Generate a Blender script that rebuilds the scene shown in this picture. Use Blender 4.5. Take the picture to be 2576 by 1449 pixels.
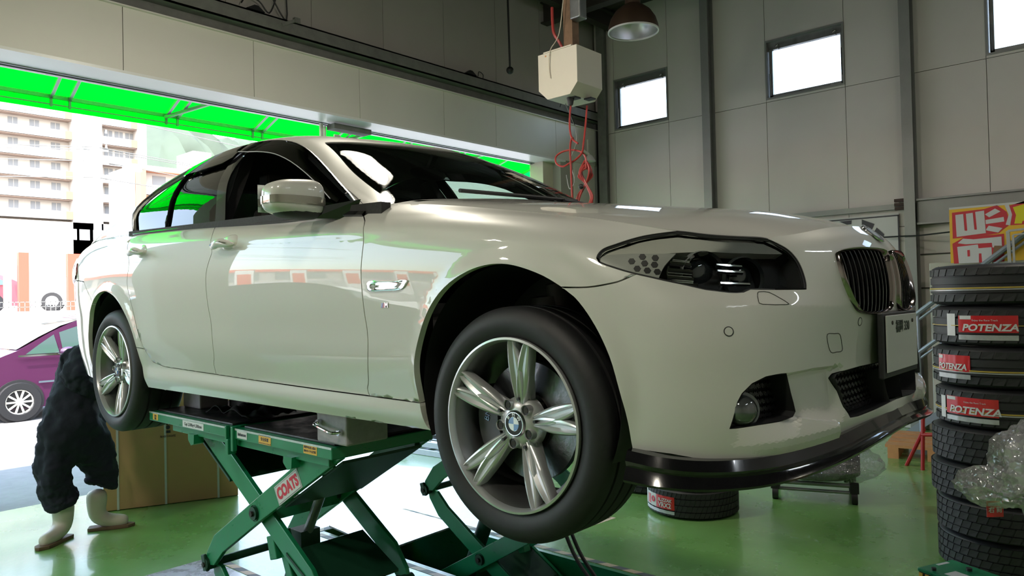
import bpy, bmesh, math, random
import numpy as np
from mathutils import Vector, Matrix
from mathutils.geometry import delaunay_2d_cdt
random.seed(7); rng = np.random.default_rng(7)
SC = bpy.context.scene; COL = SC.collection
for o in list(bpy.data.objects): bpy.data.objects.remove(o)
LIFT = 0.93                      # height of the car's tyre plane above the floor
# ---------------------------------------------------------------- camera
cam_d = bpy.data.cameras.new('camera'); cam = bpy.data.objects.new('camera', cam_d); COL.objects.link(cam)
R_, U_, F_ = (0.74378002, 0.66802833, -0.02300936), (0.02699352, 0.00437634, 0.99962603), (-0.6678792, 0.74412297, 0.0147774)
cam.matrix_world = Matrix(((R_[0], U_[0], -F_[0], 1.42127658), (R_[1], U_[1], -F_[1], -2.45935519), (R_[2], U_[2], -F_[2], 1.54060662), (0, 0, 0, 1)))
cam_d.sensor_width = 36; cam_d.lens = 1852.2225 / 2576 * 36; cam_d.clip_start = 0.05; cam_d.clip_end = 2000
SC.camera = cam
# ---------------------------------------------------------------- world, sun, exposure
w = bpy.data.worlds.new('world'); SC.world = w; w.use_nodes = True
nt = w.node_tree; bg = nt.nodes['Background']; sky = nt.nodes.new('ShaderNodeTexSky')
sky.sky_type = 'NISHITA'; sky.sun_disc = False; sky.sun_elevation = math.radians(48); sky.sun_rotation = math.radians(125)
sky.air_density = 1.3; sky.dust_density = 2.2; sky.ozone_density = 1.5
hs = nt.nodes.new('ShaderNodeHueSaturation'); hs.inputs['Saturation'].default_value = .78; nt.links.new(sky.outputs[0], hs.inputs['Color']); nt.links.new(hs.outputs[0], bg.inputs[0]); bg.inputs[1].default_value = 0.95
sun_d = bpy.data.lights.new('sun', 'SUN'); sun = bpy.data.objects.new('sun', sun_d); COL.objects.link(sun)
sun_d.energy = 7.0; sun_d.angle = math.radians(0.6); sun_d.color = (1, 0.95, 0.88)
sun.rotation_euler = Vector((-0.25, 0.60, -0.76)).to_track_quat('-Z', 'Y').to_euler()
def area(name, loc, rot, sx, sy, power, color):
    d = bpy.data.lights.new(name, 'AREA'); d.shape = 'RECTANGLE'; d.size = sx; d.size_y = sy; d.energy = power; d.color = color
    o = bpy.data.objects.new(name, d); COL.objects.link(o); o.location = loc; o.rotation_euler = rot; return o
SC.view_settings.view_transform = 'Standard'; SC.view_settings.look = 'None'
SC.view_settings.exposure = 0.60; SC.view_settings.gamma = 1.0; SC.view_settings.use_curve_mapping = False
SC.cycles.max_bounces = 10; SC.cycles.diffuse_bounces = 5; SC.cycles.glossy_bounces = 5; SC.cycles.transparent_max_bounces = 16
SC.cycles.caustics_reflective = False; SC.cycles.caustics_refractive = False; SC.cycles.sample_clamp_indirect = 6.0
# ---------------------------------------------------------------- materials
MATS = {}
def mat(name, col=(.5, .5, .5), rough=.5, metal=0., coat=0., coat_r=.03, spec=.5, emit=None, es=1., var=0., vscale=6., bump=0., bscale=60., rvar=0., alpha=None, trans=0.):
    if name in MATS: return MATS[name]
    m = bpy.data.materials.new(name); m.use_nodes = True; MATS[name] = m
    n = m.node_tree.nodes; l = m.node_tree.links; b = n['Principled BSDF']
    b.inputs['Base Color'].default_value = (*col, 1); b.inputs['Roughness'].default_value = rough; b.inputs['Metallic'].default_value = metal
    b.inputs['Coat Weight'].default_value = coat; b.inputs['Coat Roughness'].default_value = coat_r; b.inputs['Specular IOR Level'].default_value = spec
    if trans: b.inputs['Transmission Weight'].default_value = trans
    if emit is not None: b.inputs['Emission Color'].default_value = (*emit, 1); b.inputs['Emission Strength'].default_value = es
    tc = n.new('ShaderNodeTexCoord')
    if var or rvar:
        nz = n.new('ShaderNodeTexNoise'); nz.inputs['Scale'].default_value = vscale; nz.inputs['Detail'].default_value = 6; nz.inputs['Roughness'].default_value = .65
        l.new(tc.outputs['Object'], nz.inputs['Vector'])
        if var:
            mx = n.new('ShaderNodeMix'); mx.data_type = 'RGBA'; l.new(nz.outputs[0], mx.inputs[0])
            mx.inputs[6].default_value = (*[max(0, c * (1 - var)) for c in col], 1); mx.inputs[7].default_value = (*[min(1, c * (1 + var)) for c in col], 1)
            l.new(mx.outputs[2], b.inputs['Base Color'])
        if rvar:
            mr = n.new('ShaderNodeMapRange'); l.new(nz.outputs[0], mr.inputs[0]); mr.inputs[1].default_value = .3; mr.inputs[2].default_value = .7
            mr.inputs[3].default_value = max(0, rough - rvar); mr.inputs[4].default_value = rough + rvar; l.new(mr.outputs[0], b.inputs['Roughness'])
    if bump:
        nb = n.new('ShaderNodeTexNoise'); nb.inputs['Scale'].default_value = bscale; nb.inputs['Detail'].default_value = 4; l.new(tc.outputs['Object'], nb.inputs['Vector'])
        bp = n.new('ShaderNodeBump'); bp.inputs['Strength'].default_value = bump; bp.inputs['Distance'].default_value = .01; l.new(nb.outputs[0], bp.inputs['Height']); l.new(bp.outputs[0], b.inputs['Normal'])
    return m
def glass(name, tint, refl=1.0, rough=.0, ior=1.5):
    """window glass: tinted see-through plus mirror reflection by Fresnel"""
    if name in MATS: return MATS[name]
    m = bpy.data.materials.new(name); m.use_nodes = True; MATS[name] = m; n = m.node_tree.nodes; l = m.node_tree.links; n.clear()
    o = n.new('ShaderNodeOutputMaterial'); t = n.new('ShaderNodeBsdfTransparent'); g = n.new('ShaderNodeBsdfGlossy'); x = n.new('ShaderNodeMixShader'); f = n.new('ShaderNodeFresnel')
    t.inputs[0].default_value = (*tint, 1); g.inputs['Color'].default_value = (refl, refl, refl, 1); g.inputs['Roughness'].default_value = rough; f.inputs[0].default_value = ior
    l.new(f.outputs[0], x.inputs[0]); l.new(t.outputs[0], x.inputs[1]); l.new(g.outputs[0], x.inputs[2]); l.new(x.outputs[0], o.inputs[0]); return m
M_paint = mat('car_paint', (.56, .56, .515), .42, 0, 1.0, .012, bump=0)
M_chrome = mat('chrome', (.78, .79, .8), .08, 1)
M_alu = mat('wheel_silver', (.56, .57, .58), .32, .62, .5, .06)
M_black = mat('gloss_black', (.006, .006, .007), .12, 0, .6)
M_trimb = mat('matt_black', (.012, .012, .013), .55)
M_dark = mat('dark_interior', (.018, .017, .017), .75, bump=.2)
M_rubber = mat('rubber', (.008, .008, .009), .62, var=.3, vscale=30, bump=.15, bscale=200)
M_green = mat('lift_green', (.008, .20, .085), .35, 0, .25, .15, var=.35, vscale=9, rvar=.12)
M_green_d = mat('lift_dark_shaded_green', (.004, .045, .022), .5, var=.3)  # dark fittings, and the shadow painted onto the cross plates
M_blackrub = mat('deck_rubber', (.02, .02, .021), .45, var=.5, vscale=12, rvar=.15)
M_steel = mat('galvanised_steel', (.30, .31, .31), .38, .85, var=.25, vscale=14, rvar=.1)
M_floorg = None
# ---------------------------------------------------------------- scene tree helpers
def link(o, parent=None):
    COL.objects.link(o)
    if parent is not None: o.parent = parent
    return o
def thing(name, label, cat, loc=(0, 0, 0), rz=0., group=None):
    o = bpy.data.objects.new(name, None); link(o); o.location = loc; o.rotation_euler = (0, 0, rz); o.empty_display_size = .1
    o['label'] = label; o['category'] = cat
    if group: o['group'] = group
    return o
def tag(o, label, cat, group=None):
    o['label'] = label; o['category'] = cat
    if group: o['group'] = group
    return o
def struct(o): o['kind'] = 'structure'; return o
def stuff(o): o['kind'] = 'stuff'; return o
class MB:
    def __init__(s): s.v = []; s.f = []; s.m = []; s.cm = 0; s.mats = []
    def mt(s, m):
        if m not in s.mats: s.mats.append(m)
        s.cm = s.mats.index(m); return s
    def add(s, vs, fs):
        b = len(s.v); s.v += [tuple(map(float, v)) for v in vs]
        for f in fs: s.f.append(tuple(b + i for i in f)); s.m.append(s.cm)
        return s
    def box(s, a, b):
        x0, y0, z0 = a; x1, y1, z1 = b
        return s.add([(x0, y0, z0), (x1, y0, z0), (x1, y1, z0), (x0, y1, z0), (x0, y0, z1), (x1, y0, z1), (x1, y1, z1), (x0, y1, z1)],
                     [(0, 3, 2, 1), (4, 5, 6, 7), (0, 1, 5, 4), (1, 2, 6, 5), (2, 3, 7, 6), (3, 0, 4, 7)])
    def cbox(s, c, d): return s.box([c[i] - d[i] / 2 for i in range(3)], [c[i] + d[i] / 2 for i in range(3)])
    def hexa(s, P): return s.add(P, [(0, 3, 2, 1), (4, 5, 6, 7), (0, 1, 5, 4), (1, 2, 6, 5), (2, 3, 7, 6), (3, 0, 4, 7)])
    def bar(s, p0, p1, w, h, up=(0, 0, 1)):
        p0 = Vector(p0); p1 = Vector(p1); d = (p1 - p0).normalized(); r = d.cross(Vector(up))
        if r.length < 1e-5: r = d.cross(Vector((1, 0, 0)))
        r.normalize(); u = r.cross(d); r *= w / 2; u *= h / 2
        return s.add([p0 - r - u, p0 + r - u, p0 + r + u, p0 - r + u, p1 - r - u, p1 + r - u, p1 + r + u, p1 - r + u],
                     [(0, 1, 2, 3), (7, 6, 5, 4), (0, 4, 5, 1), (1, 5, 6, 2), (2, 6, 7, 3), (3, 7, 4, 0)])
    def prism(s, pts, axis, a, b):
        """pts: 2D outline in the two other axes (cyclic order), extruded from a to b along axis"""
        n = len(pts); k = 'xyz'.index(axis); o = [i for i in range(3) if i != k]
        def P(p, h):
            q = [0, 0, 0]; q[o[0]] = p[0]; q[o[1]] = p[1]; q[k] = h; return q
        ar = sum(pts[i][0] * pts[(i + 1) % n][1] - pts[(i + 1) % n][0] * pts[i][1] for i in range(n)) * (-1 if k == 1 else 1)
        pp = list(pts) if ar * (b - a) > 0 else list(pts)[::-1]
        return s.add([P(p, a) for p in pp] + [P(p, b) for p in pp], [tuple(range(n))[::-1], tuple(range(n, 2 * n))] + [(i, (i + 1) % n, n + (i + 1) % n, n + i) for i in range(n)])
    def cyl(s, p0, p1, r0, r1=None, n=16, cap=True):
        r1 = r0 if r1 is None else r1; p0 = Vector(p0); p1 = Vector(p1); d = (p1 - p0).normalized()
        a = d.cross(Vector((0, 0, 1)));
        if a.length < 1e-4: a = d.cross(Vector((1, 0, 0)))
        a.normalize(); b = d.cross(a); vs = []
        for p, r in ((p0, r0), (p1, r1)):
            for i in range(n): t = 2 * math.pi * i / n; vs.append(p + a * (r * math.cos(t)) + b * (r * math.sin(t)))
        fs = [(i, (i + 1) % n, n + (i + 1) % n, n + i) for i in range(n)]
        if cap: fs += [tuple(range(n))[::-1], tuple(range(n, 2 * n))]
        return s.add(vs, fs)
    def tube(s, pts, r, n=8, closed=False, cap=True):
        P = [Vector(p) for p in pts]; N = len(P); vs = []; prev = None
        rr = r if isinstance(r, (list, tuple)) else [r] * N
        for i in range(N):
            t = (P[(i + 1) % N] - P[i - 1]) if closed else (P[min(i + 1, N - 1)] - P[max(i - 1, 0)])
            t.normalize()
            if prev is None:
                a = t.cross(Vector((0, 0, 1)));
                if a.length < .05: a = t.cross(Vector((1, 0, 0)))
            else: a = prev - t * prev.dot(t)
            if a.length < 1e-6: a = t.orthogonal()
            a.normalize(); prev = a; b = t.cross(a)
            for k in range(n): q = 2 * math.pi * k / n; vs.append(P[i] + a * (rr[i] * math.cos(q)) + b * (rr[i] * math.sin(q)))
        fs = []
        for i in range(N if closed else N - 1):
            j = (i + 1) % N
            for k in range(n): fs.append((i * n + k, i * n + (k + 1) % n, j * n + (k + 1) % n, j * n + k))
        if cap and not closed: fs += [tuple(range(n))[::-1], tuple(range((N - 1) * n, N * n))]
        return s.add(vs, fs)
    def lathe(s, prof, c=(0, 0, 0), axis='y', n=48, closed=False, a0=0., a1=2 * math.pi):
        """prof: (radius, along) pairs"""
        full = abs(a1 - a0 - 2 * math.pi) < 1e-6; m = n if full else n + 1; vs = []
        for r, h in prof:
            for i in range(m):
                t = a0 + (a1 - a0) * i / n; ca, sa = r * math.cos(t), r * math.sin(t)
                vs.append({'y': (c[0] + ca, c[1] + h, c[2] + sa), 'z': (c[0] + ca, c[1] + sa, c[2] + h), 'x': (c[0] + h, c[1] + ca, c[2] + sa)}[axis])
        fs = []; K = len(prof)
        for j in range(K if closed else K - 1):
            jj = (j + 1) % K
            for i in range(n):
                i2 = (i + 1) % m; fs.append((j * m + i, j * m + i2, jj * m + i2, jj * m + i))
        return s.add(vs, fs)
    def sphere(s, c, r, nu=16, nv=10, sc=(1, 1, 1)):
        vs = []; fs = []
        for j in range(nv + 1):
            p = math.pi * j / nv
            for i in range(nu): t = 2 * math.pi * i / nu; vs.append((c[0] + r * sc[0] * math.sin(p) * math.cos(t), c[1] + r * sc[1] * math.sin(p) * math.sin(t), c[2] + r * sc[2] * math.cos(p)))
        for j in range(nv):
            for i in range(nu): fs.append((j * nu + i, (j + 1) * nu + i, (j + 1) * nu + (i + 1) % nu, j * nu + (i + 1) % nu))
        return s.add(vs, fs)
    def grid(s, f, nu, nv):
        vs = [f(i / nu, j / nv) for i in range(nu + 1) for j in range(nv + 1)]
        return s.add(vs, [(i * (nv + 1) + j, (i + 1) * (nv + 1) + j, (i + 1) * (nv + 1) + j + 1, i * (nv + 1) + j + 1) for i in range(nu) for j in range(nv)])
    def build(s, name, m=None, parent=None, smooth=35, bevel=0., mirror=False, fix=True, seg=2):
        me = bpy.data.meshes.new(name); me.from_pydata(s.v, [], s.f)
        for x in ([m] if m is not None and not s.mats else s.mats): me.materials.append(x)
        if s.mats: me.polygons.foreach_set('material_index', s.m)
        if fix:
            bm = bmesh.new(); bm.from_mesh(me); bmesh.ops.recalc_face_normals(bm, faces=bm.faces); bm.to_mesh(me); bm.free()
        if smooth: me.shade_smooth(); me.set_sharp_from_angle(angle=math.radians(smooth))
        o = link(bpy.data.objects.new(name, me), parent)
        if bevel:
            b = o.modifiers.new('bevel', 'BEVEL'); b.width = bevel; b.segments = seg; b.limit_method = 'ANGLE'; b.angle_limit = math.radians(40)
        return o
def box(name, a, b, m, parent=None, bevel=0.): return MB().box(a, b).build(name, m, parent, bevel=bevel)
def mirror_obj(o, parent, name=None):
    me = o.data.copy(); n = len(me.vertices); co = np.empty(n * 3); me.vertices.foreach_get('co', co); co = co.reshape(-1, 3); co[:, 1] *= -1
    me.vertices.foreach_set('co', co.ravel()); me.flip_normals()
    q = link(bpy.data.objects.new(name or o.name.split('.')[0], me), parent)
    for md in o.modifiers:
        if md.type == 'BEVEL': b = q.modifiers.new('bevel', 'BEVEL'); b.width = md.width; b.segments = md.segments; b.limit_method = 'ANGLE'; b.angle_limit = md.angle_limit
    return q
def text(name, body, size, m, origin, xd, yd, parent=None, extrude=.0006, align='CENTER', bend=None, sx=1., bold=0., shear=0.):
    cu = bpy.data.curves.new(name, 'FONT'); cu.body = body; cu.size = size; cu.extrude = extrude; cu.align_x = align; cu.align_y = 'CENTER'; cu.offset = bold; cu.shear = shear; cu.resolution_u = 3
    ob = bpy.data.objects.new(name, cu); COL.objects.link(ob); me = bpy.data.meshes.new_from_object(ob); COL.objects.unlink(ob); bpy.data.objects.remove(ob)
    X = Vector(xd).normalized(); Y = Vector(yd).normalized(); Z = X.cross(Y); O = Vector(origin)
    for v in me.vertices:
        p = v.co; p = Vector((p.x * sx, p.y, p.z))
        v.co = bend(p) if bend else O + X * p.x + Y * p.y + Z * p.z
    me.materials.clear(); me.materials.append(m); me.name = name
    return link(bpy.data.objects.new(name, me), parent)
def copy_tree(o, parent=None):
    c = o.copy(); COL.objects.link(c); c.parent = parent
    for ch in [x for x in bpy.data.objects if x.parent == o]: copy_tree(ch, c)
    return c
def cr(pts, n=6, closed=False):
    """Catmull-Rom through points"""
    P = np.array(pts, float); N = len(P); out = []
    for i in range(N if closed else N - 1):
        p0 = P[i - 1] if (closed or i > 0) else 2 * P[0] - P[1]; p1 = P[i]; p2 = P[(i + 1) % N]; p3 = P[(i + 2) % N] if (closed or i + 2 < N) else 2 * P[-1] - P[-2]
        for k in range(n):
            t = k / n; out.append(.5 * ((2 * p1) + (-p0 + p2) * t + (2 * p0 - 5 * p1 + 4 * p2 - p3) * t * t + (-p0 + 3 * p1 - 3 * p2 + p3) * t ** 3))
    if not closed: out.append(P[-1])
    return out
# ================================================================ ROOM
YB, XI, XO = 6.60, -4.90, -5.31
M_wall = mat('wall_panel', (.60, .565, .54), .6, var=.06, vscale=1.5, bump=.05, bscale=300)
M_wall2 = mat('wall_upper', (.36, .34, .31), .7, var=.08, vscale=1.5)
M_white = mat('white_panel', (.66, .63, .58), .45, var=.05, vscale=2)
M_soff = mat('soffit_white', (.74, .73, .72), .30, var=.04, vscale=3)
M_col = mat('painted_steel', (.25, .25, .245), .45, .2, var=.2, vscale=4)
M_beam = mat('dusty_steel', (.14, .14, .13), .7, var=.45, vscale=7)
M_ceil = mat('ceiling_dark', (.035, .030, .024), .7, var=.3, vscale=2)
M_gap = mat('joint_dark', (.05, .045, .04), .9)
# floor: green resin, worn and glossy
m = mat('green_epoxy', (.115, .30, .085), .22, 0, .35, .06); MATS['green_epoxy'] = m
n = m.node_tree.nodes; l = m.node_tree.links; b = n['Principled BSDF']; tc = n.new('ShaderNodeTexCoord')
n1 = n.new('ShaderNodeTexNoise'); n1.inputs['Scale'].default_value = 1.1; n1.inputs['Detail'].default_value = 8; n1.inputs['Roughness'].default_value = .6
n2 = n.new('ShaderNodeTexNoise'); n2.inputs['Scale'].default_value = 26; n2.inputs['Detail'].default_value = 5
n3 = n.new('ShaderNodeTexVoronoi'); n3.inputs['Scale'].default_value = 5.5
for q in (n1, n2, n3): l.new(tc.outputs['Object'], q.inputs['Vector'])
r1 = n.new('ShaderNodeValToRGB'); r1.color_ramp.elements[0].position = .3; r1.color_ramp.elements[0].color = (.12, .27, .06, 1); r1.color_ramp.elements[1].position = .72; r1.color_ramp.elements[1].color = (.22, .43, .14, 1)
l.new(n1.outputs[0], r1.inputs[0])
r2 = n.new('ShaderNodeValToRGB'); r2.color_ramp.elements[0].position = .018; r2.color_ramp.elements[0].color = (.03, .03, .02, 1); r2.color_ramp.elements[1].position = .03; r2.color_ramp.elements[1].color = (1, 1, 1, 1)
l.new(n3.outputs['Distance'], r2.inputs[0])
mx = n.new('ShaderNodeMix'); mx.data_type = 'RGBA'; mx.blend_type = 'MULTIPLY'; mx.inputs[0].default_value = .8; l.new(r1.outputs[0], mx.inputs[6]); l.new(r2.outputs[0], mx.inputs[7]); l.new(mx.outputs[2], b.inputs['Base Color'])
mr = n.new('ShaderNodeMapRange'); mr.inputs[3].default_value = .16; mr.inputs[4].default_value = .40; l.new(n1.outputs[0], mr.inputs[0]); l.new(mr.outputs[0], b.inputs['Roughness'])
bp = n.new('ShaderNodeBump'); bp.inputs['Strength'].default_value = .06; bp.inputs['Distance'].default_value = .02; l.new(n2.outputs[0], bp.inputs['Height']); l.new(bp.outputs[0], b.inputs['Normal'])
M_floorg = m
PITS = [(-2.90, .75, .36, 1.02), (-2.95, .75, -1.02, -.36)]
fx = sorted({XO, 5.6, -2.90, -2.95, .75}); fy = sorted({-7.6, YB, .36, 1.02, -1.02, -.36})
f = MB()
for i in range(len(fx) - 1):
    for j in range(len(fy) - 1):
        cx = (fx[i] + fx[i + 1]) / 2; cy = (fy[j] + fy[j + 1]) / 2
        pit = any(a < cx < b_ and c < cy < d for a, b_, c, d in PITS)
        f.box((fx[i], fy[j], -.50), (fx[i + 1], fy[j + 1], -.42 if pit else 0))
struct(f.build('floor', M_floorg, smooth=0, fix=False))
# back wall: separate panels, girts, columns
wb = MB().box((XO, YB + .06, -.1), (5.6, YB + .20, 3.99)).box((XO, YB + .06, 4.69), (5.6, YB + .20, 5.75))
wx = [(XO, -4.61), (-3.72, -2.33), (-1.38, .03), (.93, 2.30), (3.20, 5.6)]
for a, c in wx: wb.box((a, YB + .06, 3.99), (c, YB + .20, 4.69))
WB = struct(wb.build('wall_back', M_gap, smooth=0))
ex = [-4.95, -4.61, -3.72, -3.08, -2.33, -1.38, -.70, .03, .93, 1.62, 2.30, 3.20, 3.95, 4.75, 5.6]
WINX = {(-4.61, -3.72), (-2.33, -1.38), (.03, .93), (2.30, 3.20)}
for a, c in zip(ex[:-1], ex[1:]):
    g = .003
    segs = [(0, 2.25), (2.25, 3.94)] + ([(3.94, 3.985), (4.695, 5.75)] if (a, c) in WINX else [(3.94, 5.75)])
    for z0, z1 in segs: box('wall_panel', (a + g, YB, z0 + g), (c - g, YB + .062, z1 - g), M_wall if z1 < 5 else M_wall, WB)
for k, (a, c) in enumerate(sorted(WINX)):
    W = struct(MB().mt(M_col).box((a + .0, YB - .012, 3.99), (a + .022, YB + .12, 4.69)).box((c - .022, YB - .012, 3.99), (c, YB + .12, 4.69)).box((a, YB - .012, 3.968), (c, YB + .12, 3.99)).box((a, YB - .012, 4.69), (c, YB + .12, 4.712)).build('window_%d' % (k + 1), M_col, smooth=0))
    fr = MB()
    for p, q in (((a + .03, YB + .05, 3.998), (a + .072, YB + .09, 4.60)), ((c - .055, YB + .05, 3.998), (c - .022, YB + .09, 4.62)), ((a + .03, YB + .05, 3.998), (c - .022, YB + .09, 4.035)), ((a + .022, YB + .04, 4.60), (c - .022, YB + .10, 4.69))): fr.box(p, q)
    fr.build('sash', M_steel, W, smooth=0)
    box('window_pane', (a + .07, YB + .068, 4.03), (c - .05, YB + .074, 4.60), glass('pane_clear', (.95, .97, .97)), W)
    for xx in (a + .13, c - .13): MB().box((xx - .025, YB + .0, 4.585), (xx + .035, YB + .05, 4.615)).cyl((xx, YB + .02, 4.62), (xx + .03, YB + .02, 4.64), .016, n=10).build('window_latch', M_steel, W)
    MB().bar((a + .05, YB + .035, 4.02), (a + .045, YB + .03, 4.30), .012, .02).build('window_stay', M_steel, W)
    MB().bar((c - .035, YB + .035, 4.10), (c - .035, YB + .03, 4.42), .012, .02).build('window_stay', M_black, W)
for k, x in enumerate((-3.08, -.70, 1.68, 4.0)):
    c = MB()
    c.box((x - .055, YB - .16, 0), (x + .055, YB - .15, 5.7)).box((x - .055, YB - .012, 0), (x + .055, YB, 5.7)).box((x - .006, YB - .15, 0), (x + .006, YB - .01, 5.7))
    struct(c.build('trim_%d' % (k + 1), M_col, smooth=0))
g = MB(); 
for a, c in ((-4.9, -3.14), (-3.02, -.76), (-.64, 1.62), (1.74, 5.6)):
    z0, z1 = (2.44, 2.50) if c < -.5 else (2.25, 2.53)
    g.box((a, YB - .09, z0), (c, YB - .003, z1))
    if c > -.5: g.box((a, YB - .13, z1 - .02), (c, YB - .09, z1)).box((a, YB - .13, z0), (c, YB - .09, z0 + .02))
GT = struct(g.build('trim_5', M_col, smooth=0))
for a, c, z in ((-.64, 5.6, 1.92), (-.64, 5.6, 1.55)): struct(box('trim_6', (a, YB - .02, z), (c, YB - .003, z + .012), M_gap))
# left wall with the shutter openings; it carries on behind the camera with another open bay
yl = MB()
yl.box((XO, 5.72, 0), (XI - .05, YB + .06, 3.48)).box((XO, -2.62, 0), (XI, -1.95, 3.48)).box((XO, -7.6, 0), (XI, -6.9, 3.48))
yl.box((XO + .02, -7.6, 3.50), (XI - .07, YB + .06, 5.75))
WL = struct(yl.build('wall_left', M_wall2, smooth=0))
ys = [-7.6, -6.1, -4.9, -3.7, -2.5, -1.3, -.1, 1.05, 2.25, 3.458, 4.351, 5.568, 6.56]
for a, c in zip(ys[:-1], ys[1:]):
    box('header_panel', (XI - .03, a + .003, 3.478), (XI, c - .003, 4.0), M_white, WL)
for a, c in zip([-7.6, -5.9, -4.9, -3.9, -2.9, -1.9, -.9, .0, .8, 1.70, 2.603, 3.507, 4.408, 5.294, 6.1], [-5.9, -4.9, -3.9, -2.9, -1.9, -.9, .0, .8, 1.70, 2.603, 3.507, 4.408, 5.294, 6.1, 6.56]):
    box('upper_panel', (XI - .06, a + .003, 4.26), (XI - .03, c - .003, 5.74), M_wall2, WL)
MB().box((XI - .03, -7.6, 4.0), (XI + .03, YB, 4.012)).build('header_capping', M_white, WL, smooth=0)
MB().box((XO - .02, -7.6, 3.455), (XI, 5.78, 3.478)).build('soffit', M_soff, WL, smooth=0)
MB().box((XO - .02, -7.6, 3.44), (XO + .03, 5.78, 3.455)).box((XO + .05, -7.6, 3.447), (XO + .07, 5.78, 3.455)).build('shutter_slot', M_steel, WL, smooth=0)
bm_ = MB().box((XI - .03, -7.6, 4.11), (XI + .10, YB - .02, 4.125)).box((XI - .03, -7.6, 4.235), (XI + .10, YB - .02, 4.25)).box((XI + .085, -7.6, 4.11), (XI + .10, YB - .02, 4.25)).box((XI - .06, -7.6, 4.012), (XI - .03, YB, 4.26))
struct(bm_.build('trim_7', M_beam, smooth=0))
# jambs and guide rails at the right end of the opening
M_cream = mat('cream_post', (.55, .50, .40), .55, var=.15, vscale=5)
J = struct(MB().box((XO - .02, 5.50, 0), (XO + .22, 5.72, 3.455)).build('door_1', M_cream, smooth=0, bevel=0))
box('guide_rail', (XO + .04, 5.74, 0), (XO + .20, 5.86, 3.455), M_steel, J); box('guide_rail', (XO + .04, 5.90, 0), (XO + .24, 6.0, 3.455), M_beam, J)
box('wall_panel', (XI - .05, 6.01, .0), (XI - .02, 6.56, 3.478), M_white, WL)
MB().box((XI - .05, YB - .10, 0), (XI + .02, YB - .03, 4.10)).box((XI + .04, YB - .07, 0), (XI + .09, YB - .02, 5.6)).build('corner_trim', M_steel, WL, smooth=0)
CP = struct(MB().box((XI + .10, YB - .16, 0), (XI + .24, YB - .15, 5.7)).box((XI + .165, YB - .15, 0), (XI + .175, YB, 5.7)).build('trim_8', M_beam, smooth=0))
# shutter gear hanging at the bay joint
SM = thing('shutter_motor', 'white round end plate and dark motor under the door header behind the car roof', 'motor', (XO + .12, 2.18, 3.20))
MB().box((-.06, -.20, -.35), (-.03, -.17, .24)).box((-.06, -.15, -.35), (-.03, -.135, .22)).build('guide_rail', M_white, SM, smooth=0)
MB().prism([(.13 * math.cos(t) - .0, .15 * math.sin(t)) for t in np.linspace(-1.57, 1.57, 12)] + [(-.03, .15), (-.03, -.15)], 'x', -.05, -.03).cyl((-.03, .05, .0), (-.02, .05, .0), .012).build('end_plate', M_soff, SM, smooth=0)
MB().box((-.04, .14, -.14), (.08, .30, .12)).build('motor_body', M_trimb, SM, smooth=0, bevel=.006)
MB().cyl((.02, .34, -.14), (.02, .34, .12), .035).build('drum', M_beam, SM)
MB().box((-.04, -.12, .18), (.10, .36, .235)).build('bracket', M_beam, SM, smooth=0)
# right wall, front wall (behind the camera), ceiling
def plain(name, a, b, mm): return struct(box(name, a, b, mm))
plain('wall_right', (5.6, -7.6, 0), (5.75, YB + .2, 5.75), M_wall); plain('wall_front', (XO, -7.75, 0), (5.75, -7.6, 5.75), M_wall)
cl = MB().box((XO, -7.75, 5.74), (5.75, YB + .2, 5.82))
for i in range(48):
    y = -7.5 + i * .30; cl.hexa([(XO, y, 5.70), (5.6, y, 5.70), (5.6, y + .14, 5.70), (XO, y + .14, 5.70), (XO, y - .04, 5.745), (5.6, y - .04, 5.745), (5.6, y + .18, 5.745), (XO, y + .18, 5.745)])
CE = struct(cl.build('ceiling', M_ceil, smooth=0))
for x in (-4.6, -2.2, .2, 2.6, 5.0): MB().box((x - .06, -7.6, 5.66), (x + .06, YB, 5.68)).box((x - .06, -7.6, 5.44), (x + .06, YB, 5.46)).box((x - .006, -7.6, 5.46), (x + .006, YB, 5.66)).build('ceiling_beam', M_ceil, CE, smooth=0)
for y in (-5.5, -1.8, 1.9, 5.4): MB().box((XO, y - .07, 5.30), (5.6, y + .07, 5.32)).box((XO, y - .007, 5.32), (5.6, y + .007, 5.58)).box((XO, y - .07, 5.58), (5.6, y + .07, 5.60)).build('ceiling_beam', M_ceil, CE, smooth=0)
# ---------------------------------------------------------------- lamps
M_bell = mat('bell_brown', (.06, .035, .02), .5, .3, var=.4); M_refl = mat('lamp_reflector', (.72, .72, .74), .28, .9)
def high_bay(loc, label, lit):
    L = thing('high_bay_lamp', label, 'ceiling lamp', loc)
    pr = [(.235, 0), (.232, .05), (.21, .12), (.165, .19), (.11, .235), (.07, .26)]
    MB().lathe([(r + .004, z) for r, z in pr] + [(.07, .36), (.05, .38), (.0, .38)], axis='z', n=40).build('shade', M_bell, L)
    MB().lathe([(r, z) for r, z in pr] + [(0, .262)], axis='z', n=40).build('reflector', M_refl, L)
    MB().lathe([(.240, -.004), (.230, -.004), (.230, .01), (.240, .01)], axis='z', n=40, closed=True).build('rim', M_soff, L)
    MB().cyl((0, 0, .38), (0, 0, 5.45 - loc[2]), .018).build('stem', M_beam, L)
    MB().sphere((0, 0, .17), .06, 16, 10, (1, 1, 1.3)).build('bulb', mat('bulb_lit', (1, .95, .8), emit=(1, .93, .74), es=60) if lit else mat('bulb_off', (.7, .7, .68), .25, coat=.5), L)
    if lit:
        d = bpy.data.lights.new('lamp_light', 'POINT'); d.energy = 120 * lit; d.color = (1, .93, .78); d.shadow_soft_size = .15; q = link(bpy.data.objects.new('lamp_light', d), L); q.location = (0, 0, .05)
    return L
high_bay((-2.33, 3.53, 4.05), 'brown bell shaped ceiling lamp, unlit, left of the wall windows', False)
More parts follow.
